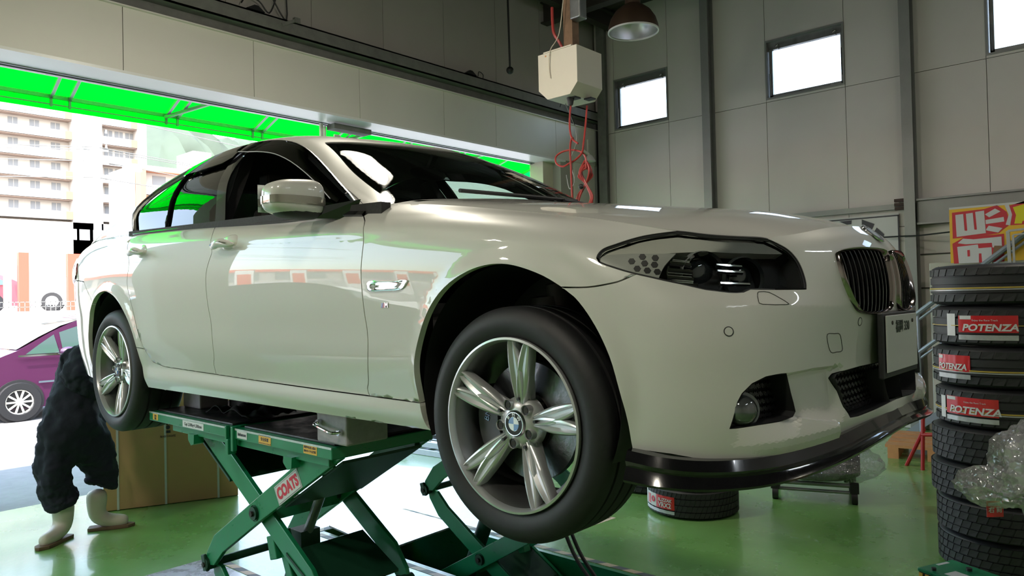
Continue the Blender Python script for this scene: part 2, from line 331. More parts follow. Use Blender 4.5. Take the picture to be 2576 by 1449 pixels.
high_bay((-2.26, .21, 4.0), 'lit bell shaped ceiling lamp above the car roof', True)
high_bay((1.6, 2.2, 4.4), 'dimly lit bell shaped ceiling lamp in front of the car bonnet', .4)
high_bay((.6, -3.4, 4.5), 'added lit bell shaped fill lamp, out of view over the camera side of the floor', True)  # out-of-view lamp added to brighten the interior
for loc, lb in (((3.6, -1.2, 4.2), 'nearer white fluorescent batten hung right of the car nose'), ((3.6, 2.6, 4.2), 'farther white fluorescent batten hung right of the car nose')):
    L = thing('fluorescent_batten', lb, 'ceiling lamp', loc)
    MB().box((-.05, -.62, .02), (.05, .62, .07)).build('housing', M_white, L, smooth=0); MB().cyl((0, -.6, 0), (0, .6, 0), .016).build('tube', mat('tube_lit', (1, 1, 1), emit=(.85, .93, 1), es=45), L)
    MB().cyl((0, -.5, .07), (0, -.5, 5.44 - loc[2]), .005).cyl((0, .5, .07), (0, .5, 5.44 - loc[2]), .005).build('hanger', M_beam, L)
high_bay((-3.2, -4.2, 4.5), 'added lit bell shaped fill lamp, out of view by the second door bay', True)  # extra unseen lamp, put in to raise the room light
# ================================================================ THE CAR: surface nets
# ---- body nets, car frame (x forward from front axle, y left, z above the tyre plane) ----
A=[ # stations rear->front centre ; levels bottom->top
# s0 rear centre
[(-3.98,0,.25),(-4.02,0,.30),(-4.05,0,.36),(-4.07,0,.46),(-4.08,0,.55),(-4.08,0,.64),(-4.07,0,.74),(-4.07,0,.84),(-4.09,0,.92),(-4.10,0,.97),(-4.08,0,1.005)],
[(-3.95,-.40,.24),(-3.99,-.41,.29),(-4.02,-.42,.35),(-4.04,-.43,.46),(-4.05,-.43,.55),(-4.05,-.43,.64),(-4.04,-.43,.74),(-4.04,-.43,.84),(-4.06,-.42,.92),(-4.07,-.41,.97),(-4.05,-.39,1.005)],
[(-3.82,-.70,.23),(-3.85,-.71,.28),(-3.88,-.72,.34),(-3.90,-.73,.46),(-3.91,-.735,.55),(-3.91,-.74,.64),(-3.90,-.745,.74),(-3.89,-.75,.84),(-3.91,-.73,.92),(-3.93,-.70,.965),(-3.93,-.66,.995)],
[(-3.62,-.82,.22),(-3.64,-.83,.27),(-3.66,-.84,.33),(-3.67,-.85,.45),(-3.67,-.855,.55),(-3.67,-.865,.65),(-3.66,-.87,.76),(-3.66,-.87,.86),(-3.67,-.84,.93),(-3.68,-.81,.975),(-3.69,-.765,1.01)],
[(-3.360,-0.875,0.200),(-3.360,-0.880,0.250),(-3.370,-0.885,0.310),(-3.370,-0.895,0.430),(-3.370,-0.900,0.540),(-3.370,-0.914,0.650),(-3.370,-0.918,0.780),(-3.370,-0.902,0.885),(-3.370,-0.885,0.940),(-3.370,-0.855,0.985),(-3.370,-0.810,1.025)],
[(-2.970,-0.872,0.190),(-2.970,-0.885,0.240),(-2.970,-0.895,0.300),(-2.970,-0.910,0.420),(-2.970,-0.915,0.540),(-2.970,-0.922,0.660),(-2.970,-0.926,0.790),(-2.970,-0.912,0.898),(-2.970,-0.902,0.945),(-2.970,-0.873,0.985),(-2.970,-0.832,1.018)],
[(-2.500,-0.868,0.190),(-2.500,-0.886,0.245),(-2.500,-0.885,0.303),(-2.500,-0.908,0.420),(-2.500,-0.917,0.540),(-2.500,-0.924,0.660),(-2.500,-0.925,0.790),(-2.500,-0.914,0.888),(-2.500,-0.906,0.930),(-2.500,-0.876,0.971),(-2.500,-0.838,1.008)],
[(-1.900,-0.866,0.190),(-1.900,-0.886,0.245),(-1.900,-0.882,0.300),(-1.900,-0.908,0.420),(-1.900,-0.917,0.540),(-1.900,-0.924,0.660),(-1.900,-0.925,0.780),(-1.900,-0.915,0.876),(-1.900,-0.907,0.912),(-1.900,-0.877,0.949),(-1.900,-0.840,0.983)],
[(-1.200,-0.866,0.190),(-1.200,-0.886,0.245),(-1.200,-0.882,0.290),(-1.200,-0.908,0.410),(-1.200,-0.916,0.530),(-1.200,-0.923,0.650),(-1.200,-0.925,0.760),(-1.200,-0.916,0.850),(-1.200,-0.908,0.885),(-1.200,-0.879,0.918),(-1.200,-0.842,0.947)],
[(-0.620,-0.866,0.190),(-0.620,-0.885,0.240),(-0.620,-0.884,0.285),(-0.620,-0.907,0.400),(-0.620,-0.914,0.520),(-0.620,-0.920,0.630),(-0.620,-0.922,0.735),(-0.620,-0.914,0.820),(-0.620,-0.905,0.865),(-0.620,-0.865,0.910),(-0.650,-0.795,0.958)],
[(.02,-.876,.19),(.02,-.886,.24),(.02,-.890,.29),(.01,-.908,.40),(.01,-.914,.52),(.01,-.918,.63),(.00,-.915,.72),(.00,-.905,.78),(.00,-.880,.82),(.00,-.830,.85),(.00,-.765,.869)],
[(.35,-.878,.195),(.35,-.885,.24),(.35,-.888,.30),(.34,-.893,.40),(.33,-.893,.50),(.31,-.890,.60),(.30,-.880,.67),(.29,-.862,.72),(.28,-.835,.76),(.27,-.796,.795),(.27,-.745,.820)],
[(.535,-.825,.195),(.535,-.832,.24),(.535,-.836,.30),(.53,-.836,.40),(.52,-.832,.50),(.495,-.820,.585),(.475,-.800,.64),(.46,-.785,.68),(.455,-.768,.72),(.45,-.745,.755),(.44,-.718,.783)],
[(.655,-.715,.20),(.66,-.722,.245),(.66,-.725,.30),(.658,-.718,.40),(.652,-.71,.50),(.640,-.695,.58),(.610,-.680,.625),(.592,-.670,.665),(.580,-.658,.70),(.568,-.645,.732),(.555,-.630,.762)],
[(.722,-.52,.215),(.726,-.525,.25),(.726,-.527,.30),(.722,-.525,.40),(.722,-.52,.50),(.722,-.51,.575),(.705,-.500,.62),(.692,-.49,.66),(.678,-.48,.70),(.662,-.475,.735),(.640,-.47,.768)],
[(.762,-.27,.232),(.765,-.27,.26),(.760,-.27,.30),(.752,-.27,.40),(.757,-.27,.50),(.765,-.265,.57),(.763,-.262,.62),(.757,-.26,.67),(.742,-.26,.72),(.715,-.26,.765),(.680,-.26,.797)],
[(.785,0,.245),(.785,0,.27),(.778,0,.31),(.770,0,.40),(.775,0,.50),(.783,0,.57),(.785,0,.62),(.780,0,.67),(.768,0,.72),(.742,0,.773),(.700,0,.812)],
]
H=[ # hood: cowl -> front edge ; L0 seam .. L5 centre
[(-0.650,-0.795,0.958),(-0.630,-0.700,0.978),(-0.570,-0.520,0.993),(-0.470,-0.280,1.001),(-0.420,0.000,1.003)],
[(-0.300,-0.778,0.915),(-0.300,-0.700,0.931),(-0.280,-0.520,0.951),(-0.240,-0.280,0.965),(-0.220,0.000,0.971)],
[(0.000,-0.765,0.869),(0.000,-0.690,0.885),(0.010,-0.520,0.910),(0.020,-0.280,0.931),(0.030,0.000,0.938)],
[(0.270,-0.745,0.820),(0.270,-0.670,0.837),(0.280,-0.500,0.865),(0.290,-0.270,0.892),(0.300,0.000,0.900)],
[(0.440,-0.718,0.783),(0.450,-0.630,0.801),(0.480,-0.460,0.831),(0.500,-0.250,0.858),(0.510,0.000,0.865)],
[(0.555,-0.630,0.762),(0.600,-0.550,0.756),(0.650,-0.420,0.769),(0.682,-0.230,0.793),(0.700,0.000,0.805)],

]
B=[ # greenhouse: cowl -> rear ; L0 belt, L1, L2 window edge, L3 ridge, L4 screen edge, L5, L6 centre
[(-.66,-.842,.912),(-.66,-.835,.920),(-.665,-.825,.930),(-.68,-.785,.952),(-.69,-.72,.978),(-.55,-.38,1.000),(-.46,0,1.008)],
[(-.90,-.842,.925),(-.89,-.822,.960),(-.88,-.795,.995),(-.885,-.745,1.035),(-.895,-.688,1.075),(-.76,-.37,1.12),(-.68,0,1.135)],
[(-1.15,-.842,.943),(-1.14,-.798,1.03),(-1.13,-.742,1.125),(-1.13,-.695,1.165),(-1.12,-.635,1.195),(-1.00,-.35,1.238),(-.94,0,1.255)],
[(-1.500,-0.841,0.963),(-1.480,-0.780,1.120),(-1.440,-0.672,1.285),(-1.410,-0.628,1.320),(-1.374,-0.570,1.332),(-1.290,-0.320,1.352),(-1.240,0.000,1.360)],
[(-1.750,-0.841,0.977),(-1.750,-0.779,1.180),(-1.740,-0.618,1.372),(-1.730,-0.575,1.402),(-1.720,-0.520,1.418),(-1.680,-0.300,1.434),(-1.660,0.000,1.440)],
[(-2.100,-0.840,0.991),(-2.100,-0.779,1.198),(-2.100,-0.612,1.397),(-2.100,-0.570,1.427),(-2.100,-0.520,1.445),(-2.100,-0.300,1.459),(-2.100,0.000,1.464)],
[(-2.450,-0.838,1.006),(-2.450,-0.784,1.180),(-2.450,-0.635,1.365),(-2.460,-0.590,1.398),(-2.470,-0.540,1.420),(-2.480,-0.300,1.437),(-2.480,0.000,1.443)],
[(-2.800,-0.836,1.010),(-2.800,-0.804,1.140),(-2.810,-0.685,1.282),(-2.820,-0.640,1.320),(-2.830,-0.580,1.348),(-2.840,-0.320,1.377),(-2.840,0.000,1.386)],
[(-3.150,-0.822,1.020),(-3.150,-0.814,1.094),(-3.160,-0.735,1.168),(-3.170,-0.690,1.203),(-3.180,-0.620,1.228),(-3.200,-0.330,1.267),(-3.200,0.000,1.278)],
[(-3.480,-0.800,1.022),(-3.480,-0.797,1.045),(-3.490,-0.760,1.068),(-3.500,-0.720,1.088),(-3.510,-0.660,1.100),(-3.540,-0.350,1.130),(-3.560,0.000,1.140)],
[(-3.69,-.765,1.010),(-3.70,-.752,1.023),(-3.71,-.735,1.034),(-3.72,-.70,1.046),(-3.74,-.64,1.055),(-3.78,-.34,1.070),(-3.80,0,1.078)],
[(-3.93,-.66,.995),(-3.94,-.65,1.003),(-3.95,-.63,1.010),(-3.97,-.60,1.018),(-3.99,-.54,1.025),(-4.04,-.30,1.035),(-4.08,0,1.040)],
]
def c2(pts):
    """second derivatives of natural cubic splines through uniform knots; pts (n,...)"""
    n=len(pts);M=np.zeros((n,n));r=np.zeros_like(pts)
    M[0,0]=M[-1,-1]=1
    for i in range(1,n-1):
        M[i,i-1]=1;M[i,i]=4;M[i,i+1]=1;r[i]=6*(pts[i-1]-2*pts[i]+pts[i+1])
    return np.linalg.solve(M,r.reshape(n,-1)).reshape(r.shape)
class Net:
    def __init__(self,data,sharp=None,sym=False):
        P=np.array(data,float)
        self.off=0
        if sym: # mirror beyond the centre line so the spline crosses it level
            Q=P[-2:-5:-1]*np.array([1,-1,1]); P=np.concatenate([P,Q])
        self.P=P;self.D=c2(P);self.sharp=sharp
        self.ns=len(data)-1;self.nt=P.shape[1]-1
    def __call__(self,s,t):
        s=np.atleast_1d(np.asarray(s,float));t=np.atleast_1d(np.asarray(t,float))
        i=np.clip(np.floor(s).astype(int),0,len(self.P)-2);u=(s-i)[:,None,None]
        a,b,da,db=self.P[i],self.P[i+1],self.D[i],self.D[i+1]
        L=(1-u)*a+u*b+((1-u)**3-(1-u))*da/6+(u**3-u)*db/6   # (n,levels,3)
        n=self.nt;j=np.clip(np.floor(t).astype(int),0,n-1);f=(t-j)[:,None]
        k=np.arange(len(s))
        p0,p1=L[k,j],L[k,j+1];pm=L[k,np.maximum(j-1,0)];pp=L[k,np.minimum(j+2,n)]
        d=p1-p0;dl=np.linalg.norm(d,axis=1)[:,None]
        e=p0-pm;el=np.linalg.norm(e,axis=1)[:,None];g=pp-p1;gl=np.linalg.norm(g,axis=1)[:,None]
        # chord-weighted tangents
        with np.errstate(divide='ignore',invalid='ignore'):
            m0=np.where(el>1e-6,(d/dl*el+e/np.maximum(el,1e-9)*dl)/(el+dl)*dl,d)
            m1=np.where(gl>1e-6,(d/dl*gl+g/np.maximum(gl,1e-9)*dl)/(gl+dl)*dl,d)
        if self.sharp is not None:
            w0=self.sharp(s,j)[:,None];w1=self.sharp(s,j+1)[:,None]
            m0=m0*(1-w0)+d*w0;m1=m1*(1-w1)+d*w1
        h=f;return (2*h**3-3*h**2+1)*p0+(h**3-2*h**2+h)*m0+(-2*h**3+3*h**2)*p1+(h**3-h**2)*m1
def sharpA(s,j):
    side=np.clip(np.minimum((s-3)/1.0,(10.6-s)/1.2),0,1)
    w=np.where(j==7,.55*side,0)
    w=np.where(j==2,.9*np.clip((10-s)/1,0,1)*np.clip((s-4.5),0,1),w)
    w=np.where((j==5),.75*np.clip(s-12,0,1),w)
    return w
NA=Net(A,sharpA,sym=True);NH=Net(H);NB=Net(B)
FRA = [(-.005, .335, .372), (-2.955, .335, .362)]
def FA(s, t):
    P = NA(s, t)
    for cx, cz, r in FRA:   # rolled lip round each wheel arch
        d = np.hypot(P[:, 0] - cx, P[:, 2] - cz); k = np.clip(1 - (d - r) / .062, 0, 1); k = k * k * (3 - 2 * k)
        P[:, 1] -= .012 * k * np.clip((-P[:, 1] - .7) / .1, 0, 1) * np.clip((P[:, 2] - .2) / .15, 0, 1)
    return P
FH, FB = NH.__call__, NB.__call__
def normals(F, s, t, sg):
    e = 2e-3; a = F(s + e, t) - F(s - e, t); b = F(s, np.minimum(t + e, 99)) - F(s, t - e)
    n = np.cross(a, b) * sg; l = np.linalg.norm(n, axis=1)[:, None]; return n / np.maximum(l, 1e-12)
def pip(P, poly):
    x, y = P[:, 0], P[:, 1]; ins = np.zeros(len(P), bool); n = len(poly)
    for i in range(n):
        x0, y0 = poly[i]; x1, y1 = poly[(i + 1) % n]
        if y0 == y1: continue
        c = ((y0 > y) != (y1 > y)) & (x < (x1 - x0) * (y - y0) / (y1 - y0) + x0); ins ^= c
    return ins
def resamp(poly, F, h):
    out = []; P = np.array(poly, float); Q = F(P[:, 0], P[:, 1])
    for i in range(len(P)):
        j = (i + 1) % len(P); d = np.linalg.norm(Q[i] - Q[j]); k = max(1, int(math.ceil(d / h)))
        for a in range(k): out.append(P[i] + (P[j] - P[i]) * a / k)
    return np.array(out)
def dist_seg(P, poly, sc):
    D = np.full(len(P), 1e9); A = poly * sc; Q = P * sc
    for i in range(len(A)):
        a = A[i]; b = A[(i + 1) % len(A)]; d = b - a; L = (d @ d) or 1e-12
        t = np.clip(((Q - a) @ d) / L, 0, 1); D = np.minimum(D, np.hypot(*(Q - a - t[:, None] * d).T))
    return D
def panel(name, F, sg, outer, m, parent, holes=(), gap=.0022, flange=.022, h=.016, ds=.05, dt=.14, sc=(.30, .10), off=0., sym=None, disp=None, curved=True, mirror=True, fl_m=None, cuts=(), smoothn=True):
    """A body panel: the outline and holes live in the (s,t) space of net F; the sheet is triangulated inside them, its rim turned in."""
    sc = np.array(sc); O = resamp(outer, F, h); HS = [resamp(q, F, h) for q in holes]
    lo = O.min(0); hi = O.max(0)
    gs, gt = np.meshgrid(np.arange(lo[0] + ds / 2, hi[0], ds), np.arange(lo[1] + dt / 2, hi[1], dt), indexing='ij')
    gt = gt + (np.arange(gt.shape[0])[:, None] % 2) * dt / 2
    G = np.c_[gs.ravel(), gt.ravel()]; k = pip(G, O)
    for q in HS: k &= ~pip(G, q)
    G = G[k]; mg = .45 * h
    for q in [O] + HS + [np.array(c, float) for c in cuts]: G = G[dist_seg(G, q, sc) > mg]
    V = list(G); E = []
    for q in [O] + HS:
        b = len(V); V += list(q); E += [(b + i, b + (i + 1) % len(q)) for i in range(len(q))]
    for c in cuts:
        q = np.array(c, float); Q = F(q[:, 0], q[:, 1]); r = []
        for i in range(len(q) - 1):
            kk = max(1, int(np.linalg.norm(Q[i] - Q[i + 1]) / h))
            for a in range(kk): r.append(q[i] + (q[i + 1] - q[i]) * a / kk)
        r.append(q[-1]); b = len(V); V += r; E += [(b + i, b + i + 1) for i in range(len(r) - 1)]
    vv, ee, ff, *_ = delaunay_2d_cdt([Vector((p[0] * sc[0] * 10, p[1] * sc[1] * 10)) for p in V], E, [], 0, 1e-5)
    P2 = np.array([(v.x / sc[0] / 10, v.y / sc[1] / 10) for v in vv]); T = np.array([f for f in ff if len(f) == 3])
    c = P2[T].mean(1); k = pip(c, O)
    for q in HS: k &= ~pip(c, q)
    T = T[k]; used = np.unique(T); mp = -np.ones(len(P2), int); mp[used] = np.arange(len(used)); T = mp[T]; P2 = P2[used]
    X = F(P2[:, 0], P2[:, 1]); N = normals(F, P2[:, 0], P2[:, 1], sg)
    if disp is not None: X = X - N * disp(P2[:, 0], P2[:, 1])[:, None]
    if off: X = X + N * off
    # orient
    fn = np.cross(X[T[:, 1]] - X[T[:, 0]], X[T[:, 2]] - X[T[:, 0]]); flip = np.einsum('ij,ij->i', fn, N[T].mean(1)) < 0
    T[flip] = T[flip][:, ::-1]
    cen = np.zeros(len(X), bool)
    if sym is not None:
        cen = np.abs(P2[:, sym[0]] - sym[1]) < 1e-4; X[cen, 1] = 0; N[cen, 1] = 0; N[cen] /= np.linalg.norm(N[cen], axis=1)[:, None]
    cnt = {}
    for a, b, d in T:
        for e in ((a, b), (b, d), (d, a)): cnt[e] = 1
    bd = [e for e in cnt if (e[1], e[0]) not in cnt and not (cen[e[0]] and cen[e[1]])]
    inn = np.zeros_like(X)
    for a, b in bd:
        t = X[b] - X[a]; q = np.cross(N[a], t); q /= np.linalg.norm(q) + 1e-12; inn[a] += q
        q = np.cross(N[b], t); q /= np.linalg.norm(q) + 1e-12; inn[b] += q
    l = np.linalg.norm(inn, axis=1); k = l > 1e-6; inn[k] /= l[k][:, None]
    inn[cen, 1] = 0; X = X + inn * gap
    nv = len(X); faces = [tuple(f) for f in T]; ln = [[tuple(N[i]) for i in f] for f in T]
    bi = sorted({i for e in bd for i in e}); bm_ = {v: nv + i for i, v in enumerate(bi)}
    if flange and bd:
        X2 = X[bi] - N[bi] * flange + inn[bi] * .002; XX = np.vstack([X, X2])
        for a, b in bd:
            faces.append((b, a, bm_[a], bm_[b])); q = -(inn[a] + inn[b]); q /= np.linalg.norm(q) + 1e-9; ln.append([tuple(q)] * 4)
    else: XX = X
    if disp is not None:   # stepped regions: keep true facet direction where the relief bends the sheet
        for i, f in enumerate(T):
            g = np.cross(X[f[1]] - X[f[0]], X[f[2]] - X[f[0]]); g /= np.linalg.norm(g) + 1e-12
            if g @ N[f].mean(0) < .985: ln[i] = [tuple(g)] * 3
    def mk(nm, XX, faces, ln):
        me = bpy.data.meshes.new(nm); me.from_pydata([tuple(x) for x in XX], [], faces); me.materials.append(m)
        if fl_m is not None:
            me.materials.append(fl_m); me.polygons.foreach_set('material_index', [0 if len(f) == 3 else 1 for f in faces])
        me.shade_smooth()
        if smoothn: me.normals_split_custom_set([v for f in ln for v in f])
        return link(bpy.data.objects.new(nm, me), parent)
    if sym is not None:
        M = XX * np.array([1, -1, 1]); n0 = len(XX); same = np.zeros(n0, bool); same[:nv] = cen
        idx = np.where(same, np.arange(n0), 0); nc = np.where(~same)[0]; idx[nc] = n0 + np.arange(len(nc))
        XX2 = np.vstack([XX, M[nc]]); f2 = [tuple(int(idx[i]) for i in f[::-1]) for f in faces]; l2 = [[(v[0], -v[1], v[2]) for v in r[::-1]] for r in ln]
        return mk(name, XX2, faces + f2, ln + l2)
    o = mk(name, XX, faces, ln)
    if mirror: mk(name, XX * np.array([1, -1, 1]), [f[::-1] for f in faces], [[(v[0], -v[1], v[2]) for v in r[::-1]] for r in ln])
    return o
# ---------------------------------------------------------------- shut lines and outlines in net space
C_fr = [(7.06, 9.955), (7.174, 8.197), (7.191, 7.121), (7.222, 6.771), (7.185, 6.209), (7.155, 5.587), (7.165, 4.659), (7.19, 3.954), (7.185, 2.822), (7.15, 2.412), (7.148, 2.02)]
C_ff = [(8.855, 9.06), (8.929, 8.278), (8.955, 7.093), (8.952, 6.458), (8.945, 5.598), (8.956, 4.579), (8.972, 3.963), (8.97, 3.397), (8.937, 2.506), (8.91, 2.213), (8.918, 1.98)]
C_rr = [(5.40, 9.78), (5.50, 8.646), (5.585, 7.403), (5.61, 7.027), (5.665, 6.573), (5.665, 6.16), (5.642, 5.76), (5.650, 5.384), (5.754, 4.472), (5.878, 3.3), (5.976, 2.66), (6.089, 2.234), (6.30, 2.08)]
C_bot_r = [(6.30, 2.08), (6.60, 2.05), (6.903, 2.03), (7.148, 2.02)]; C_bot_f = [(7.148, 2.02), (7.661, 2.0), (8.257, 1.995), (8.918, 1.98)]
C_sillf = [(8.918, 1.98), (9.334, 1.91)]
C_belt_f = [(7.06, 9.955), (7.531, 9.99), (7.861, 9.95), (8.223, 9.623), (8.577, 9.30), (8.855, 9.06)]
C_belt_r = [(5.40, 9.78), (6.326, 9.80), (6.937, 9.946), (7.06, 9.955)]
C_af = [(9.385, .04), (9.357, .35), (9.345, 1.166), (9.334, 1.91), (9.336, 2.392), (9.350, 3.026), (9.371, 3.408), (9.400, 3.785), (9.458, 4.40), (9.528, 4.87), (9.631, 5.312), (9.76, 5.646), (9.888, 5.83), (10.021, 5.88), (10.166, 5.805), (10.383, 5.58), (10.569, 5.30)]
C_af2 = [(10.569, 5.30), (10.771, 4.90), (10.898, 4.51), (11.002, 3.99), (11.094, 3.35), (11.154, 2.513), (11.190, 1.705), (11.215, .653)]
C_ar = [(5.85, .02), (5.848, .8), (5.840, 1.73), (5.815, 2.863), (5.715, 3.718), (5.545, 4.45), (5.346, 4.99), (5.121, 5.27), (4.915, 5.331), (4.644, 5.16), (4.412, 4.667), (4.250, 3.95), (4.190, 3.071), (4.175, 2.2), (4.18, .0)]
C_sb = [(10.569, 5.30), (10.872, 5.45), (11.143, 5.689), (11.347, 5.94), (11.543, 6.383)]
C_lup = [(11.009, 6.88), (11.03, 7.167), (11.096, 7.571), (11.244, 8.037), (11.51, 8.794), (11.788, 9.44), (12.059, 9.94)]
C_ltop = [(12.059, 9.94), (12.601, 9.99), (13.303, 9.97), (13.631, 9.80)]
C_lin = [(13.631, 9.80), (13.793, 9.23), (13.899, 8.691), (13.968, 7.99), (14.005, 7.222), (14.010, 6.425), (13.984, 5.978)]
C_llow = [(13.984, 5.978), (13.481, 5.964), (13.102, 5.956), (12.981, 5.777), (12.876, 5.738), (12.768, 5.735), (12.455, 5.834), (12.132, 6.044), (11.723, 6.302), (11.543, 6.383), (11.395, 6.454), (11.147, 6.597), (11.046, 6.674), (11.009, 6.88)]
C_fog = [(13.492, 3.079), (13.30, 3.065), (13.141, 3.035), (12.924, 2.894), (12.769, 2.668), (12.700, 2.469), (12.665, 2.269), (12.571, 1.737), (12.998, 1.838), (13.446, 1.896), (13.58, 1.98), (13.631, 2.113), (13.60, 2.35), (13.56, 2.59)]
C_int = [(16.5, 2.90), (15.69, 2.963), (15.1, 2.955), (14.633, 2.907), (14.52, 2.87), (14.469, 2.779), (14.568, 2.427), (14.648, 1.829), (14.718, 1.239), (14.90, 1.15), (15.341, 1.16), (15.75, 1.22), (16.5, 1.28)]
C_kid = [(14.661, 7.846), (14.747, 8.138), (14.988, 8.225), (15.399, 8.274), (15.893, 8.2), (15.90, 7.6), (15.90, 7.0), (15.895, 6.301), (15.885, 5.256), (15.85, 4.85), (15.70, 4.66), (15.373, 4.593), (15.035, 4.68), (14.856, 4.948), (14.739, 5.552), (14.642, 6.743)]
C_fbot = [(11.215, .653), (11.71, .527), (12.127, .271), (12.355, .20), (13.378, .13), (13.9, .05), (14.062, .02), (14.3, .03), (14.811, .05), (15.349, .0), (16.0, .0)]
def mid(*cs):   # join curve samples into one outline; a negative flag reverses
    out = []
    for c in cs:
        p, rev = (c if isinstance(c, tuple) else (c, 0)); q = p[::-1] if rev else p
        out += [tuple(x) for x in q][:-1]
    return out
def S(c, n=3): return [tuple(x) for x in cr(c, n)]
sfr, sff, srr, saf, saf2, sar = S(C_fr), S(C_ff), S(C_rr), S(C_af), S(C_af2), S(C_ar)
slup, slin, ssb = S(C_lup), S(C_lin), S(C_sb)
sbf, sbr = S(C_belt_f), S(C_belt_r)
lamp = mid(slup, S(C_ltop), slin, C_llow)
def shrink(poly, k):   # inward copy of an outline, metres approx
    P = np.array(poly, float) * (.30, .10); n = len(P); out = []; ar = 0
    for i in range(n): a, b = P[i], P[(i + 1) % n]; ar += a[0] * b[1] - b[0] * a[1]
    for i in range(n):
        d = P[(i + 1) % n] - P[i - 1]; L = np.hypot(*d) or 1; q = np.array([-d[1], d[0]]) / L * (1 if ar > 0 else -1); out.append(tuple((P[i] + q * k) / (.30, .10)))
    return out
CAR = thing('car', 'white sports sedan with its front wheel hanging, raised on the green scissor lift', 'car', (0, 0, LIFT))
panel('front_door', FA, 1, mid(sbf, sff, (C_bot_f, 1), (sfr, 1)), M_paint, CAR)
panel('rear_door', FA, 1, mid(sbr, sfr, (C_bot_r, 1), (srr, 1)), M_paint, CAR)
# fender: door seam, sill seam, arch, bumper seam, lamp, bonnet seam
i0 = min(range(len(C_llow)), key=lambda i: abs(C_llow[i][0] - 11.543))
low_b = C_llow[i0:]        # from bumper seam back to the lamp's rear tip
low_a = C_llow[:i0 + 1]
top_f = [(12.059, 9.985), (11.6, 9.995), (11, 10), (10.4, 10), (9.8, 10), (9.4, 10), (9.05, 10), (8.96, 9.75), (8.90, 9.4), (8.855, 9.06)]
panel('fender', FA, 1, mid((sff, 0), C_sillf, saf[saf.index(min(saf, key=lambda p: abs(p[1] - 1.91) + abs(p[0] - 9.334))):], ssb, low_b, slup, S(top_f, 2)), M_paint, CAR)
# quarter panel and rear bumper in one sheet with the trunk side
rear = [(5.40, 9.82), (5.2, 9.99), (4.6, 10), (4, 10), (3, 10), (2, 10), (1.6, 9.6)]
def cutfrom(c, key, to=None):
    i = min(range(len(c)), key=lambda i: abs(c[i][0] - key[0]) + abs(c[i][1] - key[1])); j = len(c) - 1 if to is None else min(range(len(c)), key=lambda k: abs(c[k][0] - to[0]) + abs(c[k][1] - to[1]))
    return c[i:j + 1] if i <= j else c[j:i + 1][::-1]
arR = cutfrom(sar, (4.46, 4.8), (5.800, 2.95)); jr = arR[-1]; j0 = arR[0]
panel('quarter_panel', FA, 1, mid(rear, [(1.6, 9.6), (1.6, 8), (1.6, 6.05)], [(1.6, 6.05), (2.5, 6.1), (3.4, 6.15), (4.1, 5.9), j0], arR, [jr, (5.95, 2.80)], [(5.95, 2.80), (5.878, 3.3)], cutfrom(srr, (5.878, 3.3), (5.40, 9.78))), M_paint, CAR)
panel('rear_bumper', FA, 1, [(0, 0), (1, 0), (2, 0), (3, 0), (4.18, 0)] + cutfrom(sar, (4.18, .0), (4.46, 4.8)) + [(4.1, 5.9), (3.4, 6.15), (2.5, 6.1), (1.6, 6.05), (0, 6.05)], M_paint, CAR, sym=(0, 0.))
panel('tail_lamp', FA, 1, [(1.6, 6.1), (2.5, 6.15), (3.4, 6.2), (3.55, 6.6), (3.4, 7.3), (2.7, 8.1), (1.6, 8.3)], mat('tail_red', (.35, .01, .01), .15, 0, 1), CAR, off=.006)
panel('trunk_lid', FA, 1, [(0, 6.1), (1.58, 6.1), (1.58, 8), (1.58, 9.6), (1.2, 10), (0, 10)], M_paint, CAR, sym=(0, 0.))
# side skirt
panel('side_skirt', FA, 1, mid([(5.86, .03), (6.3, .02), (7.689, .02), (8.64, .01), (9.385, .04)], cutfrom(saf, (9.385, .04), (9.334, 1.91)), (C_sillf, 1), (C_bot_f, 1), (C_bot_r, 1), [(6.30, 2.08), (6.089, 2.234), (5.976, 2.66), (5.95, 2.80)], [(5.95, 2.80), jr], cutfrom(sar, (5.800, 2.95), (5.85, .02))), M_paint, CAR, flange=.03)
# front bumper with its relief: hood-side ledge, undercut between the intakes and the corner blade
def bump_disp(s, t):
    z = np.zeros_like(s)
    # recess below the line that joins fog opening and centre intake
    top = np.interp(s, [13.3, 13.50, 14.05, 14.50, 14.9], [3.05, 3.09, 3.14, 3.12, 3.10])
    d = .020 * np.clip((top - t) / .10, 0, 1) * np.clip((s - 13.36) / .3, 0, 1) * np.clip((14.68 - s) / .25, 0, 1) * np.clip((t - 1.1) / 1.0, 0, 1); z = np.where((t < top) & (t > 1.0), d, z)
    # blade that stands out at the lower corner
    e = np.interp(s, [12.4, 12.57, 13.0, 13.45, 13.62, 13.70, 14.0, 14.43], [1.60, 1.70, 1.80, 1.86, 1.98, 1.96, 1.70, 1.28]); k = (t < e) & (s > 12.40) & (s < 14.45)
    q = np.clip((e - t) / np.interp(s, [13.55, 13.72], [.75, .10]), 0, 1) * np.clip((s - 12.40) / .8, 0, 1) * np.clip((14.43 - s) / .06, 0, 1) * (.75 + .25 * np.clip((t - .2) / .6, 0, 1)); z = np.where(k, z - .020 * q, z)
    return z
sbm = mid(saf2, S(C_fbot, 2), [(16, 0), (16, 3), (16, 6), (16, 10)], [(16, 10), (15.5, 10), (15, 10), (14.5, 10), (14, 10), (13.75, 9.97), (13.631, 9.80)], slin, low_a, (ssb, 1))
